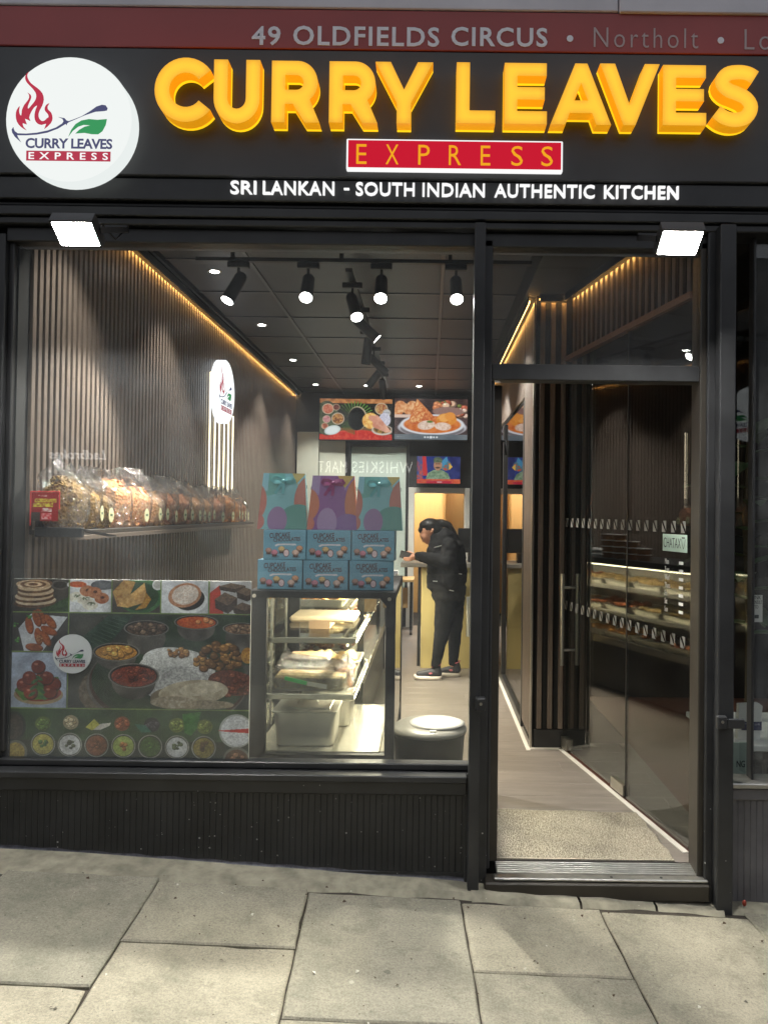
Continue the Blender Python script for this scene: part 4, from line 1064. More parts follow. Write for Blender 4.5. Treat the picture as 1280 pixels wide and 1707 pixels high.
        ca = me.attributes.new('Col', 'FLOAT_COLOR', 'POINT')
        rgba = np.ones((s.W*s.H, 4), np.float32); rgba[:, :3] = lin(np.clip(s.a, 0, 255)).reshape(-1, 3); ca.data.foreach_set('color', rgba.reshape(-1))
        me.materials.append(mat_); me.update(calc_edges=True); me.validate()
        return link(name, me, parent)

# ------------------------------------------------------------------ food poster inside the window
def poster_print():
    c = Cv(1165, 922, 0.5, (52, 60, 50), 4)
    # 1 layered flatbread
    c.rect(0, 0, 273, 165, (40, 38, 36), (66, 60, 54), 60); c.ell(230, 30, 44, 24, (90, 84, 78)); c.ell(230, 30, 34, 17, (46, 40, 36))
    c.poly([(110, 165), (273, 90), (273, 165)], (40, 60, 34), (58, 82, 46), 12)
    for k in range(9): c.ell(108+5*math.sin(k*1.7), 122-12*k, 102-4*k*0.7, 24, (222-4*k, 202-5*k, 176-6*k) if k % 2 else (118, 84, 58), (196, 168, 134) if k % 2 else (74, 48, 32), ts=16, rot=-3)
    for k in range(4): c.ell(98, 28, 84-20*k, 22-5*k, (128, 88, 60) if k % 2 else (216, 190, 158), (92, 58, 36) if k % 2 else (176, 140, 104), ts=12)
    # 2 idli and vada
    c.rect(279, 0, 480, 165, (196, 196, 200), (214, 214, 216), 50); c.ell(315, 28, 52, 20, (214, 214, 214)); c.ell(315, 26, 44, 15, (186, 74, 36), (206, 104, 52)); c.ell(440, 28, 60, 24, (108, 110, 116), (70, 72, 78), ts=30)
    c.poly([(276, 86), (330, 62), (480, 130), (440, 165), (380, 165)], (228, 228, 232))
    for x, y in ((310, 90), (352, 102), (378, 128)): c.ell(x, y, 38, 26, (228, 222, 208), (206, 198, 180), ts=20); c.ell(x+6, y-6, 20, 9, (236, 232, 222), (84, 92, 60), ts=5)
    for x, y in ((362, 58), (398, 66), (434, 94)): c.ell(x, y, 36, 28, (164, 94, 60), (196, 132, 92), ts=12); c.ell(x+4, y-4, 10, 7, (86, 48, 34))
    # 3 dosa
    c.rect(487, 0, 720, 165, (54, 48, 42), (96, 88, 76), 70); c.ell(620, 80, 112, 88, (40, 82, 42), (58, 104, 56), ts=30); c.ell(615, 82, 98, 72, (34, 62, 36)); c.ell(706, 24, 26, 26, (196, 196, 196)); c.ell(706, 24, 20, 19, (168, 166, 160))
    c.poly([(487, 60), (540, 2), (598, 10), (570, 80), (510, 130)], (196, 152, 84), (160, 112, 56), 14); c.poly([(506, 132), (642, 14), (650, 60), (634, 116), (560, 140)], (216, 172, 98), (182, 132, 66), 14)
    c.poly([(634, 116), (650, 62), (676, 96), (650, 140), (600, 150)], (196, 146, 44), (150, 100, 30), 5)
    # 4 appam
    c.rect(727, 0, 955, 170, (204, 204, 208), (188, 188, 194), 80); c.ell(858, 98, 92, 66, (222, 222, 224)); c.ell(864, 94, 74, 54, (44, 40, 40), rot=-14); c.ell(840, 74, 82, 60, (166, 108, 76), (190, 138, 104), rot=-14, ts=12); c.ell(842, 72, 66, 48, (226, 214, 206), (204, 180, 164), rot=-14, ts=5)
    # 5 dark sweets
    c.rect(962, 0, 1165, 165, (206, 206, 208), (176, 172, 172), 60); c.poly([(962, 60), (1010, 20), (1030, 165), (962, 165)], (196, 60, 44))
    for px, py, w_, h_ in ((1006, 10, 130, 40), (1092, 30, 90, 60), (986, 56, 110, 90), (1076, 106, 100, 60)):
        c.poly([(px, py+h_*0.4), (px+w_*0.45, py), (px+w_, py+h_*0.3), (px+w_*0.6, py+h_*0.75)], (96, 76, 62), (124, 100, 80), 7); c.poly([(px, py+h_*0.4), (px+w_*0.6, py+h_*0.75), (px+w_*0.6, py+h_*1.2), (px+4, py+h_*0.9)], (56, 42, 36), (74, 56, 46), 7); c.poly([(px+w_*0.6, py+h_*0.75), (px+w_, py+h_*0.3), (px+w_, py+h_*0.8), (px+w_*0.6, py+h_*1.2)], (76, 58, 48))
    # 6 rolls
    c.rect(0, 172, 273, 363, (44, 42, 42), (70, 66, 64), 60); c.poly([(30, 250), (90, 176), (268, 190), (150, 363), (60, 363)], (206, 208, 214), (190, 192, 200), 40)
    for x, y, r_ in ((140, 190, 62), (185, 215, 50), (84, 235, 78), (120, 200, 70), (180, 260, 24), (130, 290, 80), (165, 300, 60), (110, 345, 8)):
        c.ell(x, y, 44, 20, (108, 58, 34), rot=r_); c.ell(x-3, y-3, 40, 17, (176, 96, 54), (146, 72, 40), rot=r_, ts=7)
    c.ell(135, 300, 17, 20, (210, 150, 96), (120, 62, 36), ts=5)
    for x, y in ((24, 305), (80, 190), (20, 230)): c.lumps(x, y, 12, 12, 6, 6, [(52, 110, 44), (80, 140, 60)])
    # 7 sweet balls
    c.rect(0, 370, 270, 645, (176, 186, 208), (156, 166, 190), 90); c.shade(130, 600, 160, -0.2); c.ell(135, 580, 120, 50, (150, 128, 96)); c.ell(135, 570, 110, 44, (128, 36, 30)); c.poly([(18, 560), (60, 500), (230, 490), (246, 540), (200, 600), (60, 610)], (84, 124, 46), (58, 98, 34), 20)
    for x, y in ((60, 530), (180, 520), (150, 500), (95, 515), (208, 525), (95, 570), (190, 565), (88, 495), (172, 495), (130, 440)): c.ell(x+3, y+4, 35, 34, (62, 20, 14)); c.ell(x, y, 33, 32, (134, 50, 32), (108, 34, 22), ts=14); c.ell(x-9, y-12, 9, 6, (188, 110, 88))
    for k in range(7): c.ell(128+10*(-1)**k*(1+k*0.3), 498+16*k, 20, 8, (64, 112, 60), (40, 84, 44), rot=35*(-1)**k, ts=9)
    # 8 big rice plate
    c.rect(276, 178, 1165, 645, (44, 46, 42), (66, 66, 58), 120)
    c.poly([(300, 330), (470, 178), (590, 178), (470, 330), (360, 380)], (52, 74, 58), (36, 56, 44), 26); c.poly([(560, 330), (700, 180), (1165, 178), (1165, 420), (800, 420)], (48, 66, 44), (34, 48, 34), 30)
    for k in range(9): c.poly([(480-14*k, 190+14*k), (484-14*k, 190+14*k), (560-14*k, 210+16*k), (558-14*k, 213+16*k)], (74, 98, 78))
    c.ell(420, 560, 90, 100, (82, 70, 58), (108, 96, 80), ts=10); c.ell(760, 520, 392, 225, (92, 88, 82)); c.ell(765, 512, 385, 220, (66, 44, 36)); c.ell(770, 498, 378, 214, (54, 70, 50), (38, 54, 38), ts=40)
    c.bowl(655, 242, 110, 40, (118, 92, 72), (56, 42, 34), depth=92); c.lumps(655, 238, 82, 22, 26, 13, [(108, 86, 70), (84, 64, 52), (132, 106, 84)])
    c.bowl(898, 208, 108, 36, (196, 92, 40), (168, 66, 30), depth=60); c.lumps(930, 204, 40, 12, 6, 14, [(206, 132, 76)])
    c.bowl(1120, 238, 92, 30, (150, 116, 88), (92, 64, 46), depth=90); c.lumps(1120, 234, 60, 14, 14, 12, [(146, 118, 92), (110, 84, 64)])
    c.bowl(510, 362, 115, 46, (206, 152, 64), (156, 100, 40), depth=44); c.lumps(512, 358, 84, 24, 16, 18, [(212, 166, 84), (182, 128, 58)])
    c.ell(805, 452, 190, 110, (216, 214, 210), (176, 174, 172), ts=6, contrast=3); c.ell(770, 395, 130, 60, (226, 224, 220), (188, 186, 184), ts=5, contrast=3); c.ell(830, 520, 200, 90, (206, 204, 202), (158, 156, 156), ts=6, contrast=3)
    c.lumps(810, 360, 62, 20, 24, 12, [(156, 106, 54), (128, 82, 40), (178, 128, 70)])
    c.lumps(1010, 380, 130, 70, 60, 19, [(150, 104, 52), (122, 82, 42), (172, 126, 68), (104, 72, 40)]); c.ell(1150, 372, 30, 40, (190, 138, 50), (140, 92, 30))
    c.ell(1080, 510, 120, 62, (120, 62, 44), (84, 42, 32), rot=8, ts=6); c.lumps(1085, 520, 110, 54, 40, 11, [(142, 76, 52), (112, 56, 40)])
    c.ell(830, 590, 150, 60, (126, 112, 92)); c.ell(890, 560, 170, 62, (196, 182, 156), (164, 150, 126), rot=-5, ts=36); c.ell(930, 540, 110, 34, (212, 200, 176), (186, 172, 148), rot=-8, ts=30); c.ell(790, 610, 110, 30, (176, 164, 144), (140, 126, 106), ts=12); c.ell(960, 620, 130, 22, (166, 152, 128), (132, 116, 94), ts=10)
    c.bowl(598, 480, 125, 62, (150, 62, 40), (104, 38, 26), depth=56); c.lumps(598, 470, 92, 38, 46, 14, [(156, 74, 50), (128, 54, 36), (104, 40, 28)])
    # 9 green strip of small dishes
    c.rect(0, 652, 1165, 922, (46, 66, 42), (58, 82, 50), 70); c.rect(0, 806, 1165, 922, (34, 42, 34), (48, 56, 44), 60)
    for k in range(16): c.rect(60*k+20, 652, 60*k+22, 800, (64, 92, 56))
    for x, y, a, b_ in ((160, 724, (122, 148, 66), (84, 112, 46)), (295, 716, (214, 196, 158), (170, 148, 110)), (545, 720, (196, 112, 74), (160, 80, 50)), (690, 724, (48, 46, 50), (74, 70, 76)), (812, 724, (150, 164, 80), (108, 126, 56)), (948, 730, (154, 166, 78), (112, 128, 54))):
        c.ell(x, y, 38, 36, tuple(v*0.7 for v in a)); c.lumps(x, y, 26, 24, 22, 9, [a, b_])
    c.poly([(368, 740), (410, 698), (440, 730), (400, 754)], (206, 200, 84), (172, 170, 60), 10); c.poly([(405, 752), (440, 722), (490, 716), (486, 730), (440, 752)], (206, 200, 190))
    c.poly([(605, 720), (660, 726), (690, 760), (640, 762)], (62, 110, 92), (48, 88, 74), 12); c.poly([(838, 668), (930, 655), (910, 740), (880, 778), (850, 760)], (62, 118, 52), (46, 94, 40), 14)
    bowls = [((196, 186, 88), (156, 144, 60), (72, 116, 48)), ((214, 214, 214), (178, 178, 178), (90, 100, 70)), ((146, 90, 62), (110, 62, 42), (130, 76, 52)), ((166, 178, 92), (130, 148, 66), (196, 128, 70)), ((74, 102, 50), (52, 76, 36), (92, 132, 62)), ((210, 210, 210), (176, 178, 178), (90, 100, 70)), ((148, 132, 62), (112, 96, 42), (98, 70, 40))]
    for k, (a, b_, g) in enumerate(bowls):
        x = 162+130.5*k; c.ell(x, 826+k*1.5, 59, 59, (150, 150, 140)); c.ell(x, 826+k*1.5, 54, 54, (40, 40, 34)); c.ell(x, 827+k*1.5, 51, 50, a, b_, ts=7); c.lumps(x, 826, 22, 20, 8, 9, [g, tuple(v*0.75 for v in g)])
    c.ell(20, 740, 56, 74, (40, 42, 40)); c.ell(16, 740, 48, 64, (74, 66, 58), (50, 46, 42)); c.ell(30, 868, 56, 60, (110, 108, 98)); c.ell(28, 868, 46, 48, (196, 170, 84), (152, 126, 56), ts=6)
    c.ell(1102, 750, 84, 84, (160, 160, 156)); c.ell(1104, 750, 76, 76, (218, 218, 220), (182, 182, 186), ts=6); c.poly([(1006, 748), (1165, 736), (1165, 760), (1050, 754)], (184, 46, 40))
    c.ell(1106, 890, 66, 60, (110, 106, 98)); c.ell(1106, 892, 56, 50, (104, 70, 50), (76, 46, 34)); c.lumps(1112, 890, 34, 26, 9, 15, [(160, 108, 78), (132, 84, 60)])
    # green rules between the pictures
    for a in ((273, 0, 279, 645), (480, 0, 486, 168), (720, 0, 727, 168), (955, 0, 962, 168), (0, 165, 1165, 171), (0, 363, 273, 369), (0, 645, 1165, 651)): c.rect(*a, (110, 132, 70))
    g_ = c.a.mean(-1, keepdims=True); c.a = (c.a*0.92 + g_*0.08)*1.05; c.a *= (0.86 + 0.28*c.noise(120))[..., None]; c.a *= (0.86 + 0.28*c.noise(6, 3))[..., None]; c.a *= (0.90+0.22*c.noise(40, 2))[..., None]; c.grain(7); return c
c = poster_print()
pa, pb = at(23, 967, 0.036), at(414, 1273, 0.036)
pos = thing('food_poster', 'large food photo poster of rice, dosa and sweets inside the window', 'poster', (pb.x-0.5, 0.04, ZSILL))
zt_, zb2 = at(220, 967, 0.036).z, at(220, 1274, 0.036).z
MB().box(pa.x, pb.x, 0.038, 0.046, zb2, zt_).build('backing_board', M['white_paint'], pos)
c.mesh('print', M['print'], pos, (pa.x, 0.0365, zt_), (pb.x-pa.x, 0, 0), (0, 0, zb2-zt_))
sc_ = at(121.5, 1090, 0.034); rs_ = 0.5*(at(154.5, 1090, 0.034).x-at(89, 1090, 0.034).x)
stk = thing('logo_sticker', 'round white logo sticker on the food poster', 'sticker', (sc_.x, 0.034, sc_.z))
pl_ = [pm('logo_red', L(186, 40, 56), 0.5), pm('logo_slate', L(54, 56, 84), 0.5), pm('logo_green', L(50, 138, 80), 0.5), pm('logo_bar', L(184, 46, 60), 0.5), pm('logo_white', L(236, 236, 238), 0.5)]
disc(stk, (sc_.x, 0.0355, sc_.z), (1, 0, 0), (0, 0, 1), rs_, 0.004, pl_[4], pl_[4], 'vinyl')
logo(stk, (sc_.x, 0.0315, sc_.z), (1, 0, 0), (0, 0, 1), rs_*0.95, 0.0005, pl_)

# round lit logo and light tubes on the slat wall
XDk = XW + 0.075
dc = atX(378, 653.5, XDk); rd = 0.258
wd_ = thing('logo_light_box', 'round white lit logo disc on the slat wall above light tubes', 'sign', (XW, dc.y, dc.z))
M['disc_in'] = emis('white_lit_wall_disc', (0.97, 0.98, 1.0), 1.5)
disc(wd_, (XW+0.012, dc.y, dc.z), (0, 1, 0), (0, 0, 1), rd, XDk-XW-0.012, M['disc_in'], emis('white_disc_rim', (0.92, 0.95, 1.0), 1.6))
logo(wd_, (XDk, dc.y, dc.z), (0, 1, 0), (0, 0, 1), rd*0.96, 0.0008, lit)
nl = ['first', 'second', 'third', 'fourth', 'fifth', 'last']
tubem = emis('warm_white_tube', (1.0, 0.86, 0.60), 4.0)
for k, px in enumerate((349.8, 358.3, 366, 373.8, 381, 388.2)):
    q = atX(px, 800, XW+0.018)
    t = thing('light_tube', '%s of six glowing vertical tubes under the wall disc, from the window' % nl[k], 'light tube', (XW, q.y, 1.46), 'light tubes under the wall disc')
    MB().tube([(XW+0.012, q.y, 1.46), (XW+0.012, q.y, dc.z - (-0.12 if k == 0 else 0.14))], 0.0055, 8).build('tube', tubem, t)
    MB().bbox(XW+0.001, XW+0.022, q.y-0.009, q.y+0.009, 1.44, 1.46, b=0.002).build('end_cap', M['blackclean'], t)

# ------------------------------------------------------------------ snack shelf
ZS = 1.405
sh = thing('wall_shelf', 'dark wooden shelf along the slat wall carrying the snack bags', 'shelf', (XW, 1.6, ZS))
YSE = 3.55
M['shelfw'] = pm('dark_shelf_board', L(70, 64, 58), 0.5, var=0.15, vs=8, stretch=(3, 0.6, 3))
MB().bbox(XW+0.001, XW+0.20, 0.12, YSE, ZS-0.022, ZS, b=0.003).build('board', M['shelfw'], sh)
MB().bbox(XW+0.185, XW+0.202, 0.12, YSE, ZS-0.045, ZS-0.023, b=0.002).build('lip', pm('shelf_edge', L(112, 100, 90), 0.5), sh)
for yb3 in (): MB().bar((XW+0.004, yb3, ZS-0.20), (XW+0.15, yb3, ZS-0.025), 0.006, 0.02).build('bracket', M['blackclean'], sh)

# bags of snacks ----------------------------------------------------------
def film_mat():
    t = NT('clear_bag_film'); p = t.pos()
    lw_ = t.n('ShaderNodeLayerWeight'); lw_.inputs['Blend'].default_value = 0.5
    n = t.noise(p, 30, 5, 0.7); nr = t.bump(n, 1.0, 0.05)
    fac = t.math('MINIMUM', 1.0, t.math('ADD', 0.16, t.math('MULTIPLY', t.math('POWER', lw_.outputs['Facing'], 3.0), 0.7)))
    tr = t.n('ShaderNodeBsdfTransparent'); tr.inputs['Color'].default_value = (0.93, 0.93, 0.93, 1)
    gl = t.n('ShaderNodeBsdfGlossy'); gl.inputs['Roughness'].default_value = 0.09; t.l(nr, gl.inputs['Normal'])
    mx = t.n('ShaderNodeMixShader'); t.l(fac, mx.inputs[0]); t.l(tr.outputs[0], mx.inputs[1]); t.l(gl.outputs[0], mx.inputs[2])
    df = t.n('ShaderNodeBsdfDiffuse'); df.inputs['Color'].default_value = (0.92, 0.84, 0.76, 1); t.l(nr, df.inputs['Normal'])
    m2 = t.n('ShaderNodeMixShader'); t.l(t.math('MULTIPLY', t.ramp(n, [(0.44, (0, 0, 0)), (0.72, (1, 1, 1))]), 0.34), m2.inputs[0]); t.l(mx.outputs[0], m2.inputs[1]); t.l(df.outputs[0], m2.inputs[2])
    t.l(m2.outputs[0], t.out.inputs['Surface']); return t.mat
M['film'] = film_mat()
def snack_mat(name, c1, c2, c3):
    t = NT(name); p = t.pos(); n = t.noise(p, 45, 4, 0.65); v = t.n('ShaderNodeTexVoronoi', feature='F1'); v.inputs['Scale'].default_value = 70; t.l(p, v.inputs['Vector'])
    b_ = t.ramp(n, [(0.3, c1), (0.5, c2), (0.7, c3)]); sc2 = t.n('ShaderNodeSeparateColor'); t.l(v.outputs['Color'], sc2.inputs[0])
    b_ = t.mix(t.math('MULTIPLY', sc2.outputs[0], 0.5), b_, c1)
    t.principled(b_, 0.6, 0, 0.3, t.bump(v.outputs['Distance'], 0.8, 0.01)); return t.mat
SN = {'peach': snack_mat('peach_crisps', L(206, 142, 92), L(238, 186, 136), L(248, 212, 172)), 'mix': snack_mat('brown_mixture', L(92, 66, 34), L(176, 136, 72), L(214, 180, 108)), 'orange': snack_mat('orange_crisps', L(224, 130, 68), L(246, 178, 114), L(252, 208, 156)),
      'red': snack_mat('red_murukku', L(200, 124, 84), L(234, 168, 126), L(244, 196, 160)), 'tan': snack_mat('tan_murukku', L(140, 106, 68), L(200, 160, 112), L(222, 190, 146)), 'sev': snack_mat('golden_sev', L(140, 98, 36), L(200, 154, 74), L(226, 186, 110))}
M['label'] = pm('cream_label', L(226, 222, 176), 0.55, var=0.06, vs=60)
M['label_ink'] = pm('green_label_ink', L(108, 128, 92), 0.6)
def pillow(w, d, h, seed, nu=28, nv=16, crinkle=0.0, top=1.0, lean=0.0):
    r_ = random.Random(seed); ph = [r_.uniform(0, 6.28) for _ in range(10)]; vs, fs = [], []
    for j in range(nv+1):
        v = j/nv
        if v < 0.72: e = min(1, (0.62+0.55*math.sin(min(v*2.2+0.35, 1.57)))*0.87)
        else: e = (1-(v-0.72)/0.28)
        dd = d/2*max(0.05, e if v >= 0.72 else 1.0*e); ww = w/2*(1.0 - 0.12*max(0, (v-0.6)/0.4)*top)
        for i in range(nu):
            t = 2*math.pi*i/nu; cx_, sy_ = math.cos(t), math.sin(t)
            sq = lambda a, q: math.copysign(abs(a)**q, a)
            x, y = ww*sq(cx_, 0.6), dd*sq(sy_, 0.75)
            k = crinkle*(math.sin(5*t+ph[0]+v*9)*0.5 + math.sin(9*t+ph[1]-v*14)*0.3 + math.sin(13*t+ph[2]+v*23)*0.3)*(0.4+1.3*v)
            zz = h*v + crinkle*1.6*math.sin(3*t+ph[3])*v + (0.02*math.sin(4*t+ph[4])+0.012*math.sin(7*t+ph[5]))*v*v*(1 if crinkle else 0)
            if crinkle and v > 0.8: zz += r_.uniform(-0.010, 0.014)*(v-0.8)/0.2; k += crinkle*r_.uniform(-1.0, 1.2)*(v-0.8)/0.2
            vs.append((x*(1+k*2.2)+k*0.3, y*(1+k*2.2)+lean*v*v*d+k*0.6, zz))
        if j:
            for i in range(nu): a = (j-1)*nu+i; b = (j-1)*nu+(i+1) % nu; fs.append((a, b, b+nu, a+nu))
    fs.append(tuple(range(nu))[::-1]); fs.append(tuple(range(nv*nu, nv*nu+nu)))
    return vs, fs
def snack_bag(pos_, w, d, h, fill, kind_, seed, label, labels=1, rotz=0, flakes=220, fl=0.018):
    """w runs along the shelf (Y), d across it; the front faces +X"""
    t = thing('snack_bag', label, 'snack bag', tuple(pos_), 'clear bags of snacks on the wall shelf'); WL[t] = Vector((0, 0, 0))
    t.rotation_euler.z = math.pi/2 + rotz
    r_ = random.Random(seed)
    # local: x along the bag, y thickness (front is -y -> turned to +X)
    vs, fs = pillow(w*0.95, d*0.9, h*fill, seed, 24, 12)
    m = MB(); m.add(vs, fs, 0, True)
    for _ in range(flakes):
        v = r_.random(); a = r_.uniform(0, 6.28); e = 0.9 if v < 0.72 else 0.9*(1-(v-0.72)/0.34)
        q = Vector((w*0.47*math.copysign(abs(math.cos(a))**0.6, math.cos(a)), d*0.43*e*math.copysign(abs(math.sin(a))**0.75, math.sin(a)), h*fill*v*0.97+0.004))
        rot = Matrix.Rotation(r_.uniform(0, 6.3), 3, Vector((r_.uniform(-1, 1), r_.uniform(-1, 1), r_.uniform(-1, 1))).normalized())
        if kind_ in ('orange',): m.obox(q, (fl*r_.uniform(.8, 1.8), fl*r_.uniform(.4, .9), 0.002), rot)
        else: m.obox(q, (fl*r_.uniform(.5, 1.3), fl*0.32, fl*0.32), rot)
    m.build('snack_filling', SN[kind_], t)
    vs, fs = pillow(w, d, h, seed+5, 44, 22, crinkle=0.022)
    m = MB(); m.add(vs, fs, 0, True); m.build('film', M['film'], t)
    for k in range(labels):
        lx_ = (k-(labels-1)/2)*w*0.5 + r_.uniform(-.012, .012); lz = h*0.24+r_.uniform(-0.01, 0.015); ax = 0.026; az = 0.036
        P = [((ax*(1+0.06*math.cos(12*R(a))))*math.cos(R(a)), (az*(1+0.06*math.cos(12*R(a))))*math.sin(R(a))) for a in range(0, 360, 10)]
        lo_ = MB().prism([P], (lx_, -d/2-0.004, lz), (1, 0, 0), (0, 0, 1), 0.0012).build('label', M['label'], t)
        MB().box(lx_-0.013, lx_+0.013, -d/2-0.0062, -d/2-0.0055, lz-0.005, lz+0.007).build('label_print', M['label_ink'], lo_)
    return t
XB = XW + 0.105
bags = [(0.235, 0.20, 0.17, 0.29, 0.82, 'mix', 0, 'bag of brown mixture behind the red price sign, nearest the window'), (0.385, 0.13, 0.15, 0.27, 0.70, 'sev', 1, 'bag of golden sev with a cream label beside the mixture'),
        (0.515, 0.13, 0.15, 0.25, 0.66, 'mix', 1, 'bag of mixture with a cream label before the large orange bags'), (0.70, 0.24, 0.17, 0.30, 0.84, 'orange', 0, 'tallest bag of orange crisps on the shelf'), (0.99, 0.26, 0.16, 0.28, 0.72, 'orange', 1, 'wide bag of orange crisps with one cream label'),
        (1.26, 0.22, 0.16, 0.27, 0.68, 'tan', 2, 'bag with bright wrinkled film and two labels, mid shelf'), (1.50, 0.20, 0.16, 0.29, 0.60, 'red', 1, 'reddish bag with one label, mid shelf'), (1.73, 0.22, 0.16, 0.28, 0.62, 'red', 2, 'reddish bag with two labels, mid shelf'),
        (1.99, 0.22, 0.16, 0.26, 0.62, 'tan', 2, 'peach bag with two labels just before the light tubes'), (2.25, 0.22, 0.16, 0.25, 0.64, 'tan', 2, 'peach bag with two labels below the first light tube'), (2.52, 0.22, 0.16, 0.25, 0.66, 'red', 1, 'reddish bag below the light tubes'),
        (2.79, 0.24, 0.16, 0.27, 0.72, 'orange', 1, 'orange bag below the last light tubes'), (3.07, 0.22, 0.16, 0.24, 0.7, 'orange', 2, 'orange bag beyond the light tubes'), (3.33, 0.22, 0.16, 0.24, 0.66, 'red', 2, 'last reddish bag at the far end of the shelf')]
for k, (y, w, d, h, fi, kd, lb, txt_) in enumerate(bags):
    h *= 0.90; w *= 1.17; d *= 1.12; fi = min(0.92, fi+0.15); kd = {'tan': 'peach'}.get(kd, kd)
    snack_bag((XB+rp.uniform(-0.008, 0.012), y, ZS+0.001), w, d, h, fi, kd, 20+k, 'clear plastic ' + txt_, lb, rotz=rp.uniform(-0.12, 0.12))
for k, (y, w, h, kd) in enumerate(((0.62, 0.2, 0.26, 'orange'), (1.62, 0.2, 0.26, 'red'), (1.12, 0.2, 0.25, 'orange'))):
    snack_bag((XW+0.045, y, ZS+0.001), w, 0.08, h, 0.8, kd, 60+k, 'clear bag of snacks in the row behind, against the slats, %s' % ('behind the orange crisps', 'behind the reddish bags', 'behind the wide orange bag')[k], 0)
# tray and red price sign in its wire frame
tr_ = thing('snack_tray', 'small black tray at the near end of the shelf', 'tray', (-1.60, 0.2, ZS))
zt2 = ZS - 0.018
MB().bbox(-1.699, -1.495, 0.09, 0.118, ZS-0.03, ZS+0.012, b=0.003).build('edge', M['black_plastic'], tr_)
MB().bar((-1.52, 0.10, ZS+0.004), (-1.47, 0.34, ZS-0.03), 0.05, 0.006).build('flap', M['black_plastic'], tr_)
ps = thing('price_sign', 'red and yellow price card in a red frame on the near end of the shelf', 'price sign', (-1.6, 0.088, ZS))
fa, fb = at(51, 868, 0.078), at(100, 820, 0.078)
fm = pm('red_plastic_frame', L(206, 60, 56), 0.4)
for p0, p1 in (((fa.x, fa.z-0.02), (fa.x, fb.z)), ((fa.x, fb.z), (fb.x, fb.z)), ((fb.x, fb.z), (fb.x, fa.z+0.05))):
    MB().cyl((p0[0], 0.078, p0[1]), (p1[0], 0.078, p1[1]), 0.0028, n=8).build('frame', fm, ps)
pc = Cv(48, 46, 2.2, (150, 34, 34), 8); pc.rect(6, 10, 44, 16, (214, 196, 60), (150, 90, 40), 2.5); pc.rect(3, 17, 38, 23, (220, 204, 66), (150, 90, 40), 2.5); pc.rect(18, 25, 36, 31, (232, 214, 208), (170, 60, 60), 2.5); pc.rect(18, 33, 36, 43, (206, 52, 60), (232, 180, 176), 3); pc.rect(0, 32, 16, 46, (60, 50, 46)); pc.rect(12, 4, 30, 7, (206, 150, 144), (150, 40, 40), 2)
pc.mesh('card', M['print'], ps, (fa.x+0.004, 0.0770, fb.z-0.004), (fb.x-fa.x-0.008, 0, 0), (0, 0, fa.z+0.004-fb.z))
# ================================================================== refrigerated display case by the window
YC0, YC1 = 0.20, 1.12
cX0, cX1 = at(412, 1120, YC0).x, at(658, 1120, YC0).x
cZ1 = at(536, 986, YC0).z
case = thing('display_case', 'black framed lit glass display case behind the window', 'display case', ((cX0+cX1)/2, 1.2, 0))
ix0, ix1 = at(443, 1120, YC0).x, at(642, 1120, YC0).x
iz0, iz1 = at(540, 1258, YC0).z, at(545, 996, YC0).z
bp = M['black_plastic']
# end frames with a cut corner
for (ya, yb4) in ((YC0, YC0+0.035), (YC1-0.035, YC1)):
    outer = [(cX0, 0.03), (cX1, 0.03), (cX1, cZ1), (cX0, cZ1)]
    inner = [(ix0, iz0), (ix1, iz0), (ix1, iz1-0.035), (ix1-0.03, iz1), (ix0+0.008, iz1), (ix0, iz1-0.008)]
    MB().prism([outer, inner], (0, yb4, 0), (1, 0, 0), (0, 0, 1), yb4-ya).build('end_frame', bp, case)
    MB().box(ix0-0.004, ix1+0.004, (ya+yb4)/2-0.003, (ya+yb4)/2+0.003, iz0-0.004, iz1+0.004).build('end_pane', M['case_glass'], case)
for px, py in ((424, 993), (649, 999)):
    q = at(px, py, YC0); MB().cyl((q.x, YC0-0.004, q.z), (q.x, YC0, q.z), 0.0085, n=14).build('cap_screw', M['steel'], case)
ya, yb4 = YC0+0.036, YC1-0.036
MB().bbox(cX0, cX1, ya, yb4, cZ1-0.035, cZ1, b=0.003).build('top', bp, case)
DK = iz0 + 0.004                                   # steel deck level
st_ = pm('case_steel', L(200, 196, 182), 0.26, 0.7, var=0.06, vs=20)
MB().box(cX0+0.01, cX1-0.012, ya, yb4, 0.03, DK-0.03).build('plinth', bp, case)
MB().box(cX0+0.03, cX1-0.07, ya+0.001, yb4-0.001, DK-0.029, DK).build('deck', st_, case)
gy = ya+0.02
gm = pm('air_grille', L(150, 146, 134), 0.35, 0.8)
for k in range(1):                                 # perforated air grille along the customer side
    MB().box(cX1-0.066, cX1-0.016, ya+0.001+k*1.04, ya+1.035+k*1.04, DK-0.029, DK-0.004).build('grille_tray', M['felt'], case)
nb_ = 0
while gy < yb4-0.01:
    MB().box(cX1-0.066, cX1-0.017, gy, gy+0.007, DK-0.004, DK).build('grille_bar', gm, case); gy += 0.0155; nb_ += 1
for k in range(3): MB().box(cX1-0.0585+0.0165*k, cX1-0.0555+0.0165*k, ya, yb4, DK-0.003, DK+0.001).build('grille_bar', gm, case)
MB().bbox(cX1-0.014, cX1-0.002, ya, yb4, iz0-0.01, iz0+0.02, b=0.002).build('front_rail', bp, case)
MB().box(cX1-0.010, cX1-0.004, ya, yb4, iz0+0.021, cZ1-0.036).build('front_pane', M['case_glass'], case)
for yy in (ya+0.02, (ya+yb4)/2, yb4-0.03): MB().box(cX0+0.008, cX0+0.02, yy, yy+0.012, DK, cZ1-0.036).build('rear_post', st_, case)
MB().box(cX0+0.010, cX0+0.014, ya, yb4, DK, cZ1-0.036).build('rear_pane', M['case_glass'], case)
shz = [at(520, 1064, YC0+0.05).z, at(520, 1158, YC0+0.05).z]
sx0, sx1 = cX0+0.04, at(594, 1064, YC0+0.05).x
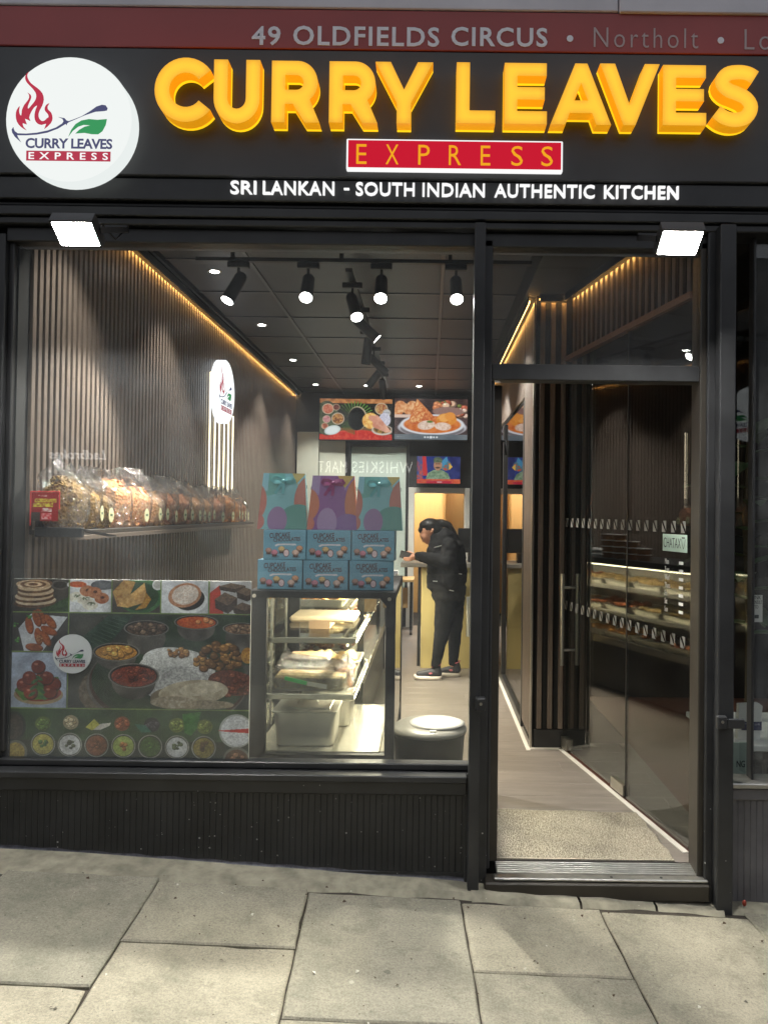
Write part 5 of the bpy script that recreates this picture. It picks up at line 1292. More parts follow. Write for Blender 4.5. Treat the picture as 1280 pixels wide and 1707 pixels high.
for k, z in enumerate(shz):
    s1 = sx1 - 0.006*k
    MB().box(sx0+0.004, s1-0.004, ya+0.03, yb4-0.03, z-0.002, z+0.004).build('glass_shelf', M['case_glass'], case)
    MB().bbox(sx0, s1, ya+0.012, ya+0.030, z-0.022, z+0.002, b=0.002).build('shelf_rail', st_, case)
    MB().bbox(s1-0.012, s1, ya+0.031, yb4-0.03, z-0.014, z+0.008, b=0.002).build('shelf_rail', st_, case)
    MB().box(s1-0.0115, s1-0.0005, ya+0.031, yb4-0.05, z-0.021, z-0.0145).build('led_bar', emis('case_fill_glow', (1.0, 0.89, 0.64), 40), case)  # added glow, hidden under the rail to brighten the lower case
    y = ya + 0.10
    while y < yb4-0.1:                              # clear price holders along the shelf edge
        MB().box(s1+0.014, s1+0.016, y, y+0.09, z-0.006, z+0.026).build('price_holder', M['case_glass'], case); y += 0.16
MB().box(cX1-0.055, cX1-0.035, ya+0.03, yb4-0.05, cZ1-0.045, cZ1-0.037).build('led_bar', emis('case_led_top', (1.0, 0.89, 0.64), 12), case)
ld = bpy.data.lights.new('case_led_glow', 'AREA'); ld.shape = 'RECTANGLE'; ld.size = 0.03; ld.size_y = yb4-ya-0.1; ld.energy = 42.0; ld.color = (1.0, 0.90, 0.68)
lo = bpy.data.objects.new('case_led_glow', ld); C.objects.link(lo); lo.parent = case
lo.location = (cX1-0.045-WL[case].x, (ya+yb4)/2-WL[case].y, cZ1-0.046); lo.rotation_euler = (0, R(14), 0)

# things in the case ----------------------------------------------------
def rtray(name, label, cat, x0, x1, y0, y1, z0, h, mt, wall=0.004, flare=0.012, rim=0.006, group=None):
    """open tray with rounded corners, flared walls and a rolled rim"""
    t = thing(name, label, cat, ((x0+x1)/2, (y0+y1)/2, z0), group)
    def ring(i, z, r=0.025):
        out = []
        for cx_, cyy, a0 in ((x1-i-r, y1-i-r, 0), (x0+i+r, y1-i-r, 90), (x0+i+r, y0+i+r, 180), (x1-i-r, y0+i+r, 270)):
            for k in range(5): a = R(a0+22.5*k); out.append((cx_+r*math.cos(a), cyy+r*math.sin(a), z))
        return out
    rings = [ring(flare+0.004, z0, 0.03), ring(flare, z0+0.006, 0.03), ring(0.002, z0+h-0.006), ring(-rim, z0+h-0.004), ring(-rim, z0+h), ring(wall, z0+h), ring(flare+wall, z0+0.008), ]
    m = MB(); n = 20
    for a, b in zip(rings[:-1], rings[1:]): m.add(a+b, [(k, (k+1) % n, n+(k+1) % n, n+k) for k in range(n)], 0, True)
    m.add(rings[0], [tuple(range(n))[::-1]]); m.add(rings[-1], [tuple(range(n))])
    m.build('tray_body', mt, t); return t
ste = pm('pan_steel', L(206, 202, 190), 0.30, 0.62, var=0.06, vs=14)
q0, q1 = at(455, 1238, YC0+0.10), at(553, 1190, YC0+0.10)
pan = rtray('steel_pan', 'deep stainless steel pan with lid on the case floor', 'pan', q0.x, q1.x+0.02, YC0+0.09, YC0+0.33, DK+0.001, 0.155, ste)
def lid(parent, x0, x1, y0, y1, z):
    m = MB().bbox(x0-0.006, x1+0.006, y0-0.006, y1+0.006, z, z+0.006, b=0.003); m.bbox(x0+0.03, x1-0.03, y0+0.03, y1-0.03, z+0.0055, z+0.014, b=0.007); l = m.build('lid', ste, parent)
    cx_, cyy = (x0+x1)/2, (y0+y1)/2
    MB().tube([(cx_-0.05, cyy, z+0.014), (cx_-0.035, cyy, z+0.03), (cx_+0.035, cyy, z+0.03), (cx_+0.05, cyy, z+0.014)], 0.005, 8).build('lid_handle', ste, l)
lid(pan, q0.x, q1.x+0.02, YC0+0.09, YC0+0.33, DK+0.158)
pan2 = rtray('steel_pan', 'second steel pan behind the first on the case floor', 'pan', q0.x+0.06, q1.x+0.06, YC0+0.42, YC0+0.66, DK+0.001, 0.13, ste)
lid(pan2, q0.x+0.06, q1.x+0.06, YC0+0.42, YC0+0.66, DK+0.134)
pan3 = None and rtray('steel_pan', 'steel pan in the middle of the case floor', 'pan', q0.x+0.02, q1.x+0.05, YC0+0.8, YC0+1.05, DK+0.001, 0.11, ste)
zs2, zs1 = shz[1]+0.005, shz[0]+0.005
pk = pm('peach_plastic', L(226, 190, 150), 0.45, var=0.05); ork = pm('orange_plastic', L(206, 128, 56), 0.4, var=0.08); clr = M['case_glass']
a_ = at(480, 1105, YC0+0.3); b_ = at(545, 1105, YC0+0.3)
tb1 = rtray('food_tub', 'peach lidded food tub on the lower glass shelf', 'food tub', a_.x, b_.x, YC0+0.28, YC0+0.46, zs2, 0.10, pk)
MB().bbox(a_.x-0.006, b_.x+0.006, YC0+0.276, YC0+0.464, zs2+0.101, zs2+0.115, b=0.006).build('lid', pk, tb1)
q = at(575, 1112, YC0+0.24)
tb2 = thing('food_tub', 'round orange sauce tub on the lower glass shelf', 'food tub', (q.x, YC0+0.24, zs2))
MB().lathe([(0.036, 0), (0.05, 0.075), (0.055, 0.078), (0.055, 0.086), (0.047, 0.086), (0.045, 0.07), (0.001, 0.068)], (q.x, YC0+0.24, zs2), 28).build('tub', ork, tb2)
# wrapped container nearest the glass
wa, wb = at(452, 1150, YC0+0.1), at(580, 1112, YC0+0.1)
wr = rtray('wrapped_container', 'clear food container wrapped in cling film on the lower glass shelf', 'food container', wa.x, wb.x, YC0+0.08, YC0+0.25, zs2, 0.085, glassmat('clear_plastic', (0.9, 0.92, 0.9), 0.06, rough=0.12), flare=0.008)
MB().bbox(wa.x+0.012, wb.x-0.012, YC0+0.092, YC0+0.238, zs2+0.008, zs2+0.07, b=0.01).build('food', pm('pale_curry', L(206, 178, 134), 0.6, var=0.2, vs=40, bump=0.3), wr)
vs, fs = pillow(wb.x-wa.x+0.035, 0.215, 0.118, 91, 48, 16, crinkle=0.016)
MB().add([((wa.x+wb.x)/2+x, YC0+0.165+y, zs2+0.001+z) for x, y, z in vs], fs, 0, True).build('cling_film', M['film'], wr)
MB().bar((wa.x+0.07, YC0+0.052, zs2+0.068), (wa.x+0.17, YC0+0.052, zs2+0.045), 0.006, 0.016).build('knife_handle', pm('green_plastic', L(70, 170, 90), 0.4), wr)
MB().bar((wa.x+0.172, YC0+0.052, zs2+0.0445), (wa.x+0.26, YC0+0.052, zs2+0.030), 0.004, 0.018).build('knife_blade', ste, wr)
# one tray of food behind the first things
fm_ = [pm('golden_fry', L(206, 140, 58), 0.55, var=0.35, vs=50, bump=0.6), pm('brown_curry', L(120, 66, 34), 0.4, var=0.35, vs=40, bump=0.6), pm('cream_curry', L(204, 176, 120), 0.5, var=0.3, vs=40, bump=0.4), pm('pale_bread', L(222, 190, 132), 0.6, var=0.2, vs=30, bump=0.4)]
nmf = ['golden fried snacks', 'brown curry', 'cream curry', 'pale flat breads']; spt = ['near end', 'second', 'third', 'fourth', 'fifth', 'far end']
def food_tray(label, x0, x1, y0, y1, z, f, seed, group):
    t = rtray('food_tray', label, 'food tray', x0, x1, y0, y1, z, 0.05, ste, group=group)
    m = MB(); r_ = random.Random(seed)
    for _ in range(26): m.sph((r_.uniform(x0+0.03, x1-0.03), r_.uniform(y0+0.04, y1-0.04), z+0.04+r_.uniform(0, 0.02)), r_.uniform(0.02, 0.034), sz=0.7, n=8, k=5)
    fo = m.build('food', fm_[f], t); fo['kind'] = 'stuff'; return t
pkg = thing('flat_package', 'flat pale paper package on the upper shelf of the window case', 'package', (sx0+0.2, 0.86, zs1))
MB().bbox(sx0+0.05, sx1-0.05, 0.72, 1.0, zs1+0.001, zs1+0.03, b=0.01).build('wrapping', pm('greaseproof_paper', L(224, 206, 172), 0.6, var=0.08, vs=20, bump=0.4, bs=40), pkg)
food_tray('tray of pale breads on the lower shelf of the window case', sx0+0.03, sx1-0.03, 0.74, 1.02, zs2, 3, 2, 'trays in the window case')
# paper sheet and box on the upper shelf near the end
pb_ = thing('paper_tray', 'folded greaseproof paper tray on the upper glass shelf', 'tray', (at(535, 1035, YC0+0.35).x, YC0+0.35, zs1))
px_ = WL[pb_].x
MB().bar((px_-0.05, YC0+0.30, zs1+0.02), (px_+0.05, YC0+0.30, zs1+0.02), 0.002, 0.04).build('paper_side', pk, pb_)
MB().bbox(px_-0.05, px_+0.05, YC0+0.302, YC0+0.5, zs1+0.001, zs1+0.004, b=0.001).build('paper_base', pk, pb_)

# ------------------------------------------------------------------ longer serving case farther in, seen mirrored in the glass screen
SX0, SX1, SY0, SY1, SZ1 = -1.02, -0.40, 1.62, 4.05, 1.13
sc2 = thing('serving_case', 'long lit serving case farther inside, mirrored in the glass screen', 'display case', (-0.7, 2.8, 0))
for ya_, yb_2 in ((SY0, SY0+0.03), (SY1-0.03, SY1)):
    MB().prism([[(SX0, 0.03), (SX1, 0.03), (SX1, SZ1), (SX0, SZ1)], [(SX0+0.06, 0.45), (SX1-0.04, 0.45), (SX1-0.04, SZ1-0.06), (SX0+0.06, SZ1-0.06)]], (0, yb_2, 0), (1, 0, 0), (0, 0, 1), 0.03).build('end_frame', bp, sc2)
    MB().box(SX0+0.056, SX1-0.036, ya_+0.012, ya_+0.018, 0.446, SZ1-0.056).build('end_pane', M['case_glass'], sc2)
ya_, yb_2 = SY0+0.031, SY1-0.031
MB().bbox(SX0, SX1, ya_, yb_2, SZ1-0.05, SZ1, b=0.003).build('top', bp, sc2)
MB().box(SX0+0.01, SX1-0.01, ya_, yb_2, 0.03, 0.40).build('plinth', bp, sc2)
MB().box(SX0+0.02, SX1-0.02, ya_+0.001, yb_2-0.001, 0.401, 0.43).build('deck', st_, sc2)
MB().bbox(SX1-0.012, SX1, ya_, yb_2, 0.401, 0.46, b=0.002).build('front_rail', st_, sc2)
MB().box(SX0+0.002, SX0+0.012, ya_, yb_2, 0.431, SZ1-0.051).build('rear_panel', st_, sc2)
MB().box(SX1-0.008, SX1-0.002, ya_, yb_2, 0.461, SZ1-0.051).build('front_pane', M['case_glass'], sc2)
for z in (0.66, 0.88):
    MB().box(SX0+0.03, SX1-0.10, ya_+0.01, yb_2-0.01, z, z+0.006).build('glass_shelf', M['case_glass'], sc2)
    MB().bbox(SX1-0.098, SX1-0.086, ya_+0.01, yb_2-0.01, z-0.02, z+0.016, b=0.002).build('shelf_rail', st_, sc2)
    MB().box(SX1-0.112, SX1-0.100, ya_+0.02, yb_2-0.02, z-0.014, z-0.006).build('led_bar', emis('serving_led', (1.0, 0.86, 0.55), 10), sc2)
MB().box(SX1-0.05, SX1-0.03, ya_+0.02, yb_2-0.02, SZ1-0.064, SZ1-0.051).build('led_bar', emis('serving_led_top', (1.0, 0.86, 0.55), 16), sc2)
ld = bpy.data.lights.new('serving_glow', 'AREA'); ld.shape = 'RECTANGLE'; ld.size = 0.03; ld.size_y = SY1-SY0-0.1; ld.energy = 130; ld.color = (1.0, 0.88, 0.64)
lo = bpy.data.objects.new('serving_glow', ld); C.objects.link(lo); lo.parent = sc2; lo.location = (SX1-0.04+0.7, 0.03, SZ1-0.066); lo.rotation_euler = (0, R(16), 0)
n6 = 0
for lvl, z in enumerate((0.887, 0.667, 0.431)):
    for j in range(6):
        y = SY0+0.08+0.385*j; f = (n6*3+lvl+j//2) % 4
        food_tray('tray of %s, %s on the %s of the serving case' % (nmf[f], spt[j], ('upper shelf', 'middle shelf', 'floor')[lvl]), SX0+0.08, SX1-0.13, y, y+0.33, z, f, 50+n6, 'trays in the serving case'); n6 += 1
# on top of the case: lidded tubs, foam boxes
lidw = pm('white_lid', L(226, 226, 222), 0.4); tubm = pm('clear_tub_curry', L(140, 92, 48), 0.3, var=0.4, vs=30)
n_ = 0
for j, (y, n) in enumerate(((2.60, 2), (2.76, 3), (2.92, 4), (3.08, 4))):
    for k in range(n):
        cx_ = SX1-0.10; z = SZ1+0.001+0.052*k
        t = thing('lidded_tub', 'white lidded curry tub, %s in stack %s on the serving case' % (('bottom', 'second', 'third', 'top')[k], ('one', 'two', 'three', 'four')[j]), 'tub', (cx_, y, z), 'stacked tubs on the serving case')
        MB().lathe([(0.05, 0), (0.06, 0.043), (0.055, 0.043)], (cx_, y, z), 20).build('tub', tubm, t)
        MB().lathe([(0.001, 0.0435), (0.064, 0.0435), (0.065, 0.047), (0.064, 0.0505), (0.001, 0.0505)], (cx_, y, z), 20).build('lid', lidw, t)
for k, (y, z) in enumerate(((3.4, 0), (3.62, 0), (3.62, 0.072))):
    t = thing('foam_box', 'white foam takeaway box on the serving case, %s' % ('nearer the window', 'under another', 'uppermost')[k], 'box', (SX1-0.16, y, SZ1+z), 'foam boxes on the serving case')
    m = MB().bbox(SX1-0.26, SX1-0.06, y-0.09, y+0.09, SZ1+z+0.001, SZ1+z+0.036, b=0.012); m.build('base', lidw, t)
    MB().bbox(SX1-0.262, SX1-0.058, y-0.092, y+0.092, SZ1+z+0.037, SZ1+z+0.070, b=0.014).build('lid', lidw, t)

# ------------------------------------------------------------------ cupcake chocolate boxes and gift bags on the case
def cup_print():
    c = Cv(75, 49, 3.0, (104, 164, 192), 3)
    c.put(np.clip((c.noise(30)-0.4), 0, 1), (120, 178, 204))
    c.poly([(20, 25.2), (24, 23.2), (40, 22.6), (57, 22.8), (58.5, 25.2), (54, 25.6), (40, 25.2), (27, 25.8), (21, 28)], (214, 214, 222))
    c.put(((c.Y > 23.5) & (c.Y < 24.5) & (c.X > 28) & (c.X < 52)).astype(float)*0.5, (150, 150, 176), (214, 214, 222), 1.2)
    def cake(x, y, r, col):
        c.ell(x+1, y+r*1.0, r*1.1, r*0.4, (84, 128, 150)); c.poly([(x-r*0.85, y), (x+r*0.85, y), (x+r*0.6, y+r*1.1), (x-r*0.6, y+r*1.1)], (86, 50, 40), (62, 36, 30), 1.5)
        c.ell(x, y-r*0.1, r, r*0.75, tuple(v*0.78 for v in col)); c.ell(x-0.2, y-r*0.25, r*0.85, r*0.55, col, tuple(min(255, v*1.15+10) for v in col), ts=1.6); c.ell(x, y-r*0.55, r*0.45, r*0.32, tuple(min(255, v*1.12+8) for v in col))
    cake(32, 32.5, 6, (206, 168, 104)); cake(64, 31, 6, (206, 140, 100)); cake(9, 35, 5.6, (168, 120, 106)); cake(19.5, 38.5, 6, (194, 108, 130)); cake(57, 38.5, 6.4, (206, 164, 146))
    c.ell(40.5, 38.5, 5.4, 6.6, (70, 46, 46)); c.ell(40.5, 38.5, 4.6, 5.8, (218, 172, 182), (238, 206, 206), ts=2)
    g_ = c.a.mean(-1, keepdims=True); c.a = (c.a*0.80 + g_*0.20)*0.88; c.grain(4); return c
cp = cup_print()
M['box_blue'] = pm('pale_blue_card', L(98, 146, 168), 0.4, var=0.04)
brown = pm('brown_print', L(76, 50, 52), 0.5)
YX = YC0 + 0.06
rows_ = [('upper', 883, 931, ((439, 510.5), (511.5, 585), (586, 657.5))), ('lower', 933, 984, ((429, 504), (505, 580), (583, 656)))]
gx = thing  # alias keeps lines short
proto = None
for rname, yt, yb5, xs_ in rows_:
    for k, (xa, xb) in enumerate(xs_):
        A, B = at(xa, 0.5*(yt+yb5), YX), at(xb, 0.5*(yt+yb5), YX)
        h_ = 0.1345; zb_ = cZ1 + 0.001 + (h_+0.001 if rname == 'upper' else 0)
        t = thing('chocolate_box', 'blue CUPCAKE CHOCOLATES box, %s row, %s' % (rname, ('end by the snack shelf', 'middle', 'end by the person')[k]), 'box', ((A.x+B.x)/2, YX, zb_), 'cupcake chocolate boxes stacked on the case')
        rz = rp.uniform(-0.045, 0.045)
        WL[t] = Vector((0, 0, 0)); w_ = B.x-A.x; t.rotation_euler.z = rz
        MB().bbox(-w_/2, w_/2, 0.001, 0.10, 0, h_, b=0.002).build('carton', M['box_blue'], t)
        cp.mesh('front_print', M['print_gloss'], t, (-w_/2+0.002, 0.0003, h_-0.002), (w_-0.004, 0, 0), (0, 0, -h_+0.004))
        m = MB(); u = w_/75
        text(m, 'cup', (-w_/2+11*u, 0.0, h_-15.0*u), (1, 0, 0.05), (-0.05, 0, 1), 36*u, 9*u, 0.0008)
        text(m, 'choc', (-w_/2+18*u, 0.0, h_-21.5*u), (1, 0, 0.06), (-0.06, 0, 1), 47*u, 6.6*u, 0.0008)
        m.build('lettering', brown, t)
def gift_print(base, shapes, seed):
    c = Cv(84, 94, 2.6, base, seed)
    for f in shapes: f(c)
    for k, (y, w_) in enumerate(((32, 10), (36, 16), (40, 8))): c.rect(38-w_/2, y, 38+w_/2, y+0.7, tuple(v*0.82 for v in base))
    g_ = c.a.mean(-1, keepdims=True); c.a = (c.a*0.74 + g_*0.26)*0.86; c.grain(3); return c
teal = (112, 176, 186); pur = (134, 72, 148)
def teal_shapes():
    return [lambda c: c.ell(10, 8, 34, 30, (92, 164, 158)), lambda c: c.rect(-1, 0, 12, 30, (124, 186, 206)), lambda c: c.poly([(58, 0), (84, 0), (84, 4), (70, 22), (60, 4)], (206, 176, 78)), lambda c: c.poly([(84, 2), (84, 40), (68, 16)], (128, 190, 208)),
            lambda c: c.ell(96, 50, 34, 46, (196, 108, 92)), lambda c: c.ell(-10, 50, 22, 32, (194, 106, 92)), lambda c: c.ell(0, 82, 11, 13, (192, 104, 96)), lambda c: c.ell(70, 96, 42, 44, (82, 150, 140)), lambda c: c.ell(33, 78, 17, 22, (142, 106, 158))]
def pur_shapes():
    return [lambda c: c.rect(-1, 0, 16, 34, (150, 120, 176)), lambda c: c.poly([(50, 0), (84, 0), (66, 24)], (206, 170, 64)), lambda c: c.poly([(84, 0), (84, 36), (62, 24)], (142, 98, 164)), lambda c: c.ell(96, 52, 32, 50, (206, 112, 70)), lambda c: c.ell(-8, 52, 26, 30, (204, 108, 74)), lambda c: c.ell(2, 84, 10, 12, (206, 106, 84)), lambda c: c.ell(70, 98, 30, 32, (128, 84, 158)), lambda c: c.ell(33, 80, 17, 24, (158, 124, 176))]
def gift_bag(label, cx_px, ztop_px, zbot_px, w_px, base, shapes, ribbon, side):
    Y = YX + 0.012
    q = at(cx_px, zbot_px, Y); h_ = at(cx_px, ztop_px, Y).z - q.z; w_ = w_px*(D+Y)/F
    zb_ = cZ1 + 2*0.1355 + 0.002
    t = thing('gift_bag', label, 'gift bag', (q.x, Y, zb_), 'gift bags on the chocolate boxes'); WL[t] = Vector((0, 0, 0))
    wt = w_*0.84; d0, d1 = 0.10, 0.022; lean = (d0-d1)/2
    front_ = [(-w_/2, 0, 0), (w_/2, 0, 0), (wt/2, lean, h_), (-wt/2, lean, h_)]; back_ = [(-w_/2, d0, 0), (w_/2, d0, 0), (wt/2, lean+d1, h_), (-wt/2, lean+d1, h_)]
    eps = 0.0012
    MB().add([(x, y+eps, z) for x, y, z in front_] + back_, [(4, 7, 6, 5), (0, 1, 2, 3), (1, 5, 6, 2), (4, 0, 3, 7), (3, 2, 6, 7), (0, 4, 5, 1)]).build('paper_bag', side, t)
    c = gift_print(base, shapes, 5)
    o = c.mesh('front_print', M['print_gloss'], t, (0, 0, 0), (1, 0, 0), (0, 1, 0))
    n = c.W*c.H; co = np.empty(n*3); o.data.vertices.foreach_get('co', co); co = co.reshape(-1, 3); U, V = co[:, 0].copy(), 1-co[:, 1].copy()
    hw = (w_/2)*(1-V)+(wt/2)*V
    co[:, 0] = (U*2-1)*hw; co[:, 1] = lean*V - 0.0004; co[:, 2] = V*h_; o.data.vertices.foreach_set('co', co.reshape(-1)); o.data.update()
    # ribbon bow: two loops, a knot and two tails
    bx_, bz_, by_ = 0.0, h_*0.86, lean*0.86-0.006
    def band(pts, wd, name):
        m = MB(); vs = []; 
        for i, p in enumerate(pts):
            p = Vector(p); a = Vector(pts[max(i-1, 0)]); b = Vector(pts[min(i+1, len(pts)-1)]); d = (b-a); nrm = Vector((-d.z, 0.35*d.length, d.x)).normalized()
            vs += [p+nrm*wd/2, p-nrm*wd/2]
        m.add(vs, [(2*i, 2*i+1, 2*i+3, 2*i+2) for i in range(len(pts)-1)], 0, True); m.build(name, ribbon, t)
    for s_ in (-1, 1):
        band([(bx_, by_-0.004, bz_), (bx_+s_*0.02, by_-0.012, bz_+0.012), (bx_+s_*0.043, by_-0.012, bz_+0.013), (bx_+s_*0.05, by_-0.006, bz_+0.002), (bx_+s_*0.04, by_-0.003, bz_-0.006), (bx_+s_*0.018, by_-0.003, bz_-0.004), (bx_, by_-0.003, bz_)], 0.017, 'bow_loop')
        band([(bx_, by_-0.003, bz_), (bx_+s_*0.006-0.006, by_-0.007, bz_-0.02), (bx_+s_*0.014-0.014, by_-0.005, bz_-0.042), (bx_+s_*0.018-0.02, by_-0.008, bz_-0.058)], 0.014, 'bow_tail')
    MB().sph((bx_, by_-0.009, bz_), 0.009, n=10, k=6).build('bow_knot', ribbon, t)
    for s_ in (-1, 1): MB().tube([(s_*(wt/2-0.002), lean+d1/2, h_*0.80), (s_*(wt/2+0.008), lean+d1/2, h_*0.79), (s_*(wt/2+0.009), lean+d1/2, h_*0.74), (s_*(wt/2+0.003), lean+d1/2, h_*0.73)], 0.0012, 5).build('cord_handle', M['black_plastic'], t)
tr1 = pm('teal_ribbon', L(96, 156, 162), 0.32, var=0.05); pr1 = pm('plum_ribbon', L(132, 50, 104), 0.28, var=0.05)
ts_ = pm('teal_card', L(108, 152, 156), 0.45); ps_ = pm('orange_card', L(214, 106, 70), 0.45)
gift_bag('teal patterned gift bag with teal bow, beside the snack shelf', 470, 788, 882, 83, teal, teal_shapes(), tr1, ts_)
gift_bag('purple patterned gift bag with plum bow', 553, 792, 883, 83, pur, pur_shapes(), pr1, ps_)
gift_bag('teal patterned gift bag with teal bow, beside the person', 630, 796, 886, 81, teal, teal_shapes(), tr1, ts_)

# ------------------------------------------------------------------ screens and picture at the back
def thali():
    c = Cv(123, 72, 1.9, (36, 34, 30), 2); c.rect(0, 0, 123, 8, (150, 92, 54), (206, 140, 84), 7)
    c.poly([(0, 62), (30, 62), (60, 55), (90, 58), (123, 62), (123, 72), (0, 72)], (170, 36, 30), (206, 62, 46), 4); c.ell(62, 58, 60, 8, (120, 84, 52)); c.ell(62, 66, 44, 12, (190, 40, 34), (214, 74, 56), ts=3)
    for k in range(16): a = R(200+10*k); c.poly([(58, 34), (58+34*math.cos(a), 34+30*math.sin(a)), (60+34*math.cos(a), 35+30*math.sin(a))], (96, 140, 60))
    for k in range(9): a = R(95+7*k); c.poly([(60, 30), (60+30*math.cos(a), 30+32*math.sin(a)), (62+30*math.cos(a), 30+32*math.sin(a))], (64, 96, 42))
    c.ell(12, 34, 20, 30, (92, 100, 74), (58, 62, 48), ts=9)
    for x, y, r_, a, b in ((14, 18, 10, (206, 130, 104), (176, 92, 70)), (28, 15, 6, (128, 76, 66), (90, 50, 44)), (12, 36, 7, (176, 112, 116), (206, 150, 150)), (9, 48, 6, (206, 140, 110), (150, 80, 60)), (31, 35, 11, (196, 140, 74), (110, 60, 30)), (104, 17, 11, (160, 90, 60), (206, 170, 110)), (113, 24, 7, (206, 206, 206), (170, 170, 176))):
        c.ell(x, y, r_, r_*0.95, (196, 176, 150)); c.ell(x, y, r_*0.86, r_*0.8, a, b, ts=2.5)
    c.ell(22, 55, 14, 8, (206, 216, 214), rot=-14); c.ell(22, 55, 11, 6, (226, 232, 232), rot=-14)
    c.ell(64, 34, 16, 21, (196, 176, 150)); c.ell(63, 35, 15, 20, (26, 24, 22)); c.ell(61, 36, 13, 17, (16, 16, 16))
    c.ell(86, 38, 14, 14, (226, 156, 74), (250, 210, 130), ts=3); c.ell(110, 36, 10, 12, (226, 222, 232), (190, 186, 206), ts=2); c.ell(106, 54, 18, 9, (210, 200, 190)); c.ell(106, 53, 15, 7, (90, 66, 40), (206, 160, 70), ts=3)
    c.poly([(84, 30), (98, 28), (108, 40), (122, 58), (112, 58), (98, 52), (90, 42)], (206, 140, 116), (232, 176, 150), 8); c.ell(90, 34, 8, 5, (216, 150, 124), rot=20); c.ell(94, 47, 6, 3, (206, 136, 112), rot=40); return c
def dosa():
    c = Cv(124, 72, 1.9, (62, 40, 36), 6); c.rect(0, 0, 124, 30, (84, 58, 52), (52, 36, 36), 14)
    for x, y in ((6, 22), (16, 16), (24, 20), (10, 12), (30, 12)): c.ell(x, y, 9, 8, (206, 126, 74), (240, 190, 140), ts=4)
    c.rect(0, 28, 34, 33, (226, 196, 180)); c.rect(0, 33, 124, 64, (96, 74, 72), (60, 48, 50), 20)
    c.lumps(88, 12, 24, 8, 26, 5, [(206, 126, 84), (170, 84, 60), (232, 190, 160), (110, 120, 60)]); c.lumps(114, 22, 12, 8, 14, 4.5, [(226, 150, 110), (190, 100, 76), (236, 200, 180)]); c.ell(90, 22, 26, 8, (150, 116, 108)); 
    c.ell(64, 50, 58, 17, (206, 206, 214)); c.ell(64, 52, 54, 15, (120, 112, 116)); c.ell(64, 45, 54, 18, (220, 220, 226)); c.ell(64, 45, 48, 15, (196, 98, 44), (222, 130, 66), ts=7)
    c.poly([(22, 44), (38, 0), (70, 34), (52, 42), (36, 45)], (226, 144, 84), (190, 92, 48), 3); c.poly([(26, 42), (38, 2), (52, 22), (44, 40)], (206, 108, 56), (240, 190, 130), 2.2)
    c.ell(88, 36, 17, 11, (206, 116, 40), (236, 160, 74), ts=5); c.ell(84, 33, 9, 7, (240, 172, 92)); c.ell(94, 30, 9, 7, (232, 152, 70)); c.ell(54, 46, 15, 8, (240, 216, 200), (214, 180, 160), rot=-8, ts=3); c.ell(82, 48, 14, 7, (240, 214, 198), (216, 178, 156), rot=4, ts=3); c.ell(60, 40, 5, 2, (96, 120, 50))
    c.rect(0, 62, 124, 72, (92, 100, 108), (112, 120, 126), 20)
    for x in (52, 57, 62, 67, 72): c.ell(x, 67, 2.4 if x == 62 else 1.6, 2.4 if x == 62 else 1.6, (226, 230, 234))
    c.rect(4, 66, 18, 68, (150, 156, 160), (92, 100, 108), 1.5); return c
def officer():
    c = Cv(73, 48, 2.0, (44, 58, 130), 3); c.rect(0, 0, 10, 48, (60, 90, 160), (206, 90, 80), 6); c.poly([(9, 0), (15, 0), (18, 34), (10, 34)], (206, 60, 60)); c.rect(55, 0, 73, 44, (36, 40, 92), (52, 60, 120), 8)
    c.ell(48, 16, 10, 9, (206, 84, 60), (60, 140, 160), ts=3); c.poly([(40, 10), (50, 0), (52, 8), (44, 18)], (80, 150, 190)); c.poly([(54, 12), (60, 18), (54, 24)], (236, 190, 80))
    c.poly([(14, 44), (18, 30), (28, 24), (42, 24), (52, 30), (58, 44)], (106, 132, 104), (150, 172, 140), 3); c.ell(35, 16, 7, 9, (190, 140, 110)); c.rect(28, 6, 42, 11, (96, 106, 84)); c.ell(35, 6, 7.5, 5, (110, 122, 98), (84, 96, 74), ts=2.5); c.ell(35, 20, 4, 1.4, (80, 60, 50)); c.rect(31, 12.5, 39, 14, (90, 66, 54))
    c.poly([(26, 30), (40, 40), (20, 42)], (150, 172, 146), (110, 136, 108), 2.5); c.rect(0, 40, 73, 48, (206, 70, 52), (226, 110, 70), 6); c.rect(16, 43, 58, 48, (190, 40, 62)); c.rect(34, 44.5, 42, 46, (226, 196, 196)); return c
def screen(label, cv, x0, x1, y0, y1, Y, name, cat, mt, bez=0.012):
    A, B = at(x0, (y0+y1)/2, Y), at(x1, (y0+y1)/2, Y); za = at((x0+x1)/2, y1, Y).z; zb = at((x0+x1)/2, y0, Y).z
    t = thing(name, label, cat, ((A.x+B.x)/2, Y, za))
    MB().bbox(A.x-bez, B.x+bez, Y+0.002, Y+0.05, za-bez, zb+bez, b=0.004).build('casing', M['black_plastic'], t)
    cv.mesh('picture', mt, t, (A.x, Y, zb), (B.x-A.x, 0, 0), (0, 0, za-zb))
    MB().box((A.x+B.x)/2-0.1, (A.x+B.x)/2+0.1, Y+0.051, YBK-0.001, (za+zb)/2-0.08, (za+zb)/2+0.08).build('wall_mount', M['black_plastic'], t)
screen('menu screen showing a thali with a hand', thali(), 533, 653.5, 665, 733, YBK-0.16, 'menu_screen', 'screen', M['screen'])
screen('menu screen showing an orange dosa plate', dosa(), 657.5, 779, 665, 733, YBK-0.16, 'menu_screen', 'screen', M['screen'])
M['pic'] = printmat('lit_picture', es=0.85)
screen('small screen showing a person in green uniform above the doorway', officer(), 695, 767, 761, 806, YBK-0.11, 'wall_screen', 'screen', M['pic'], bez=0.004)

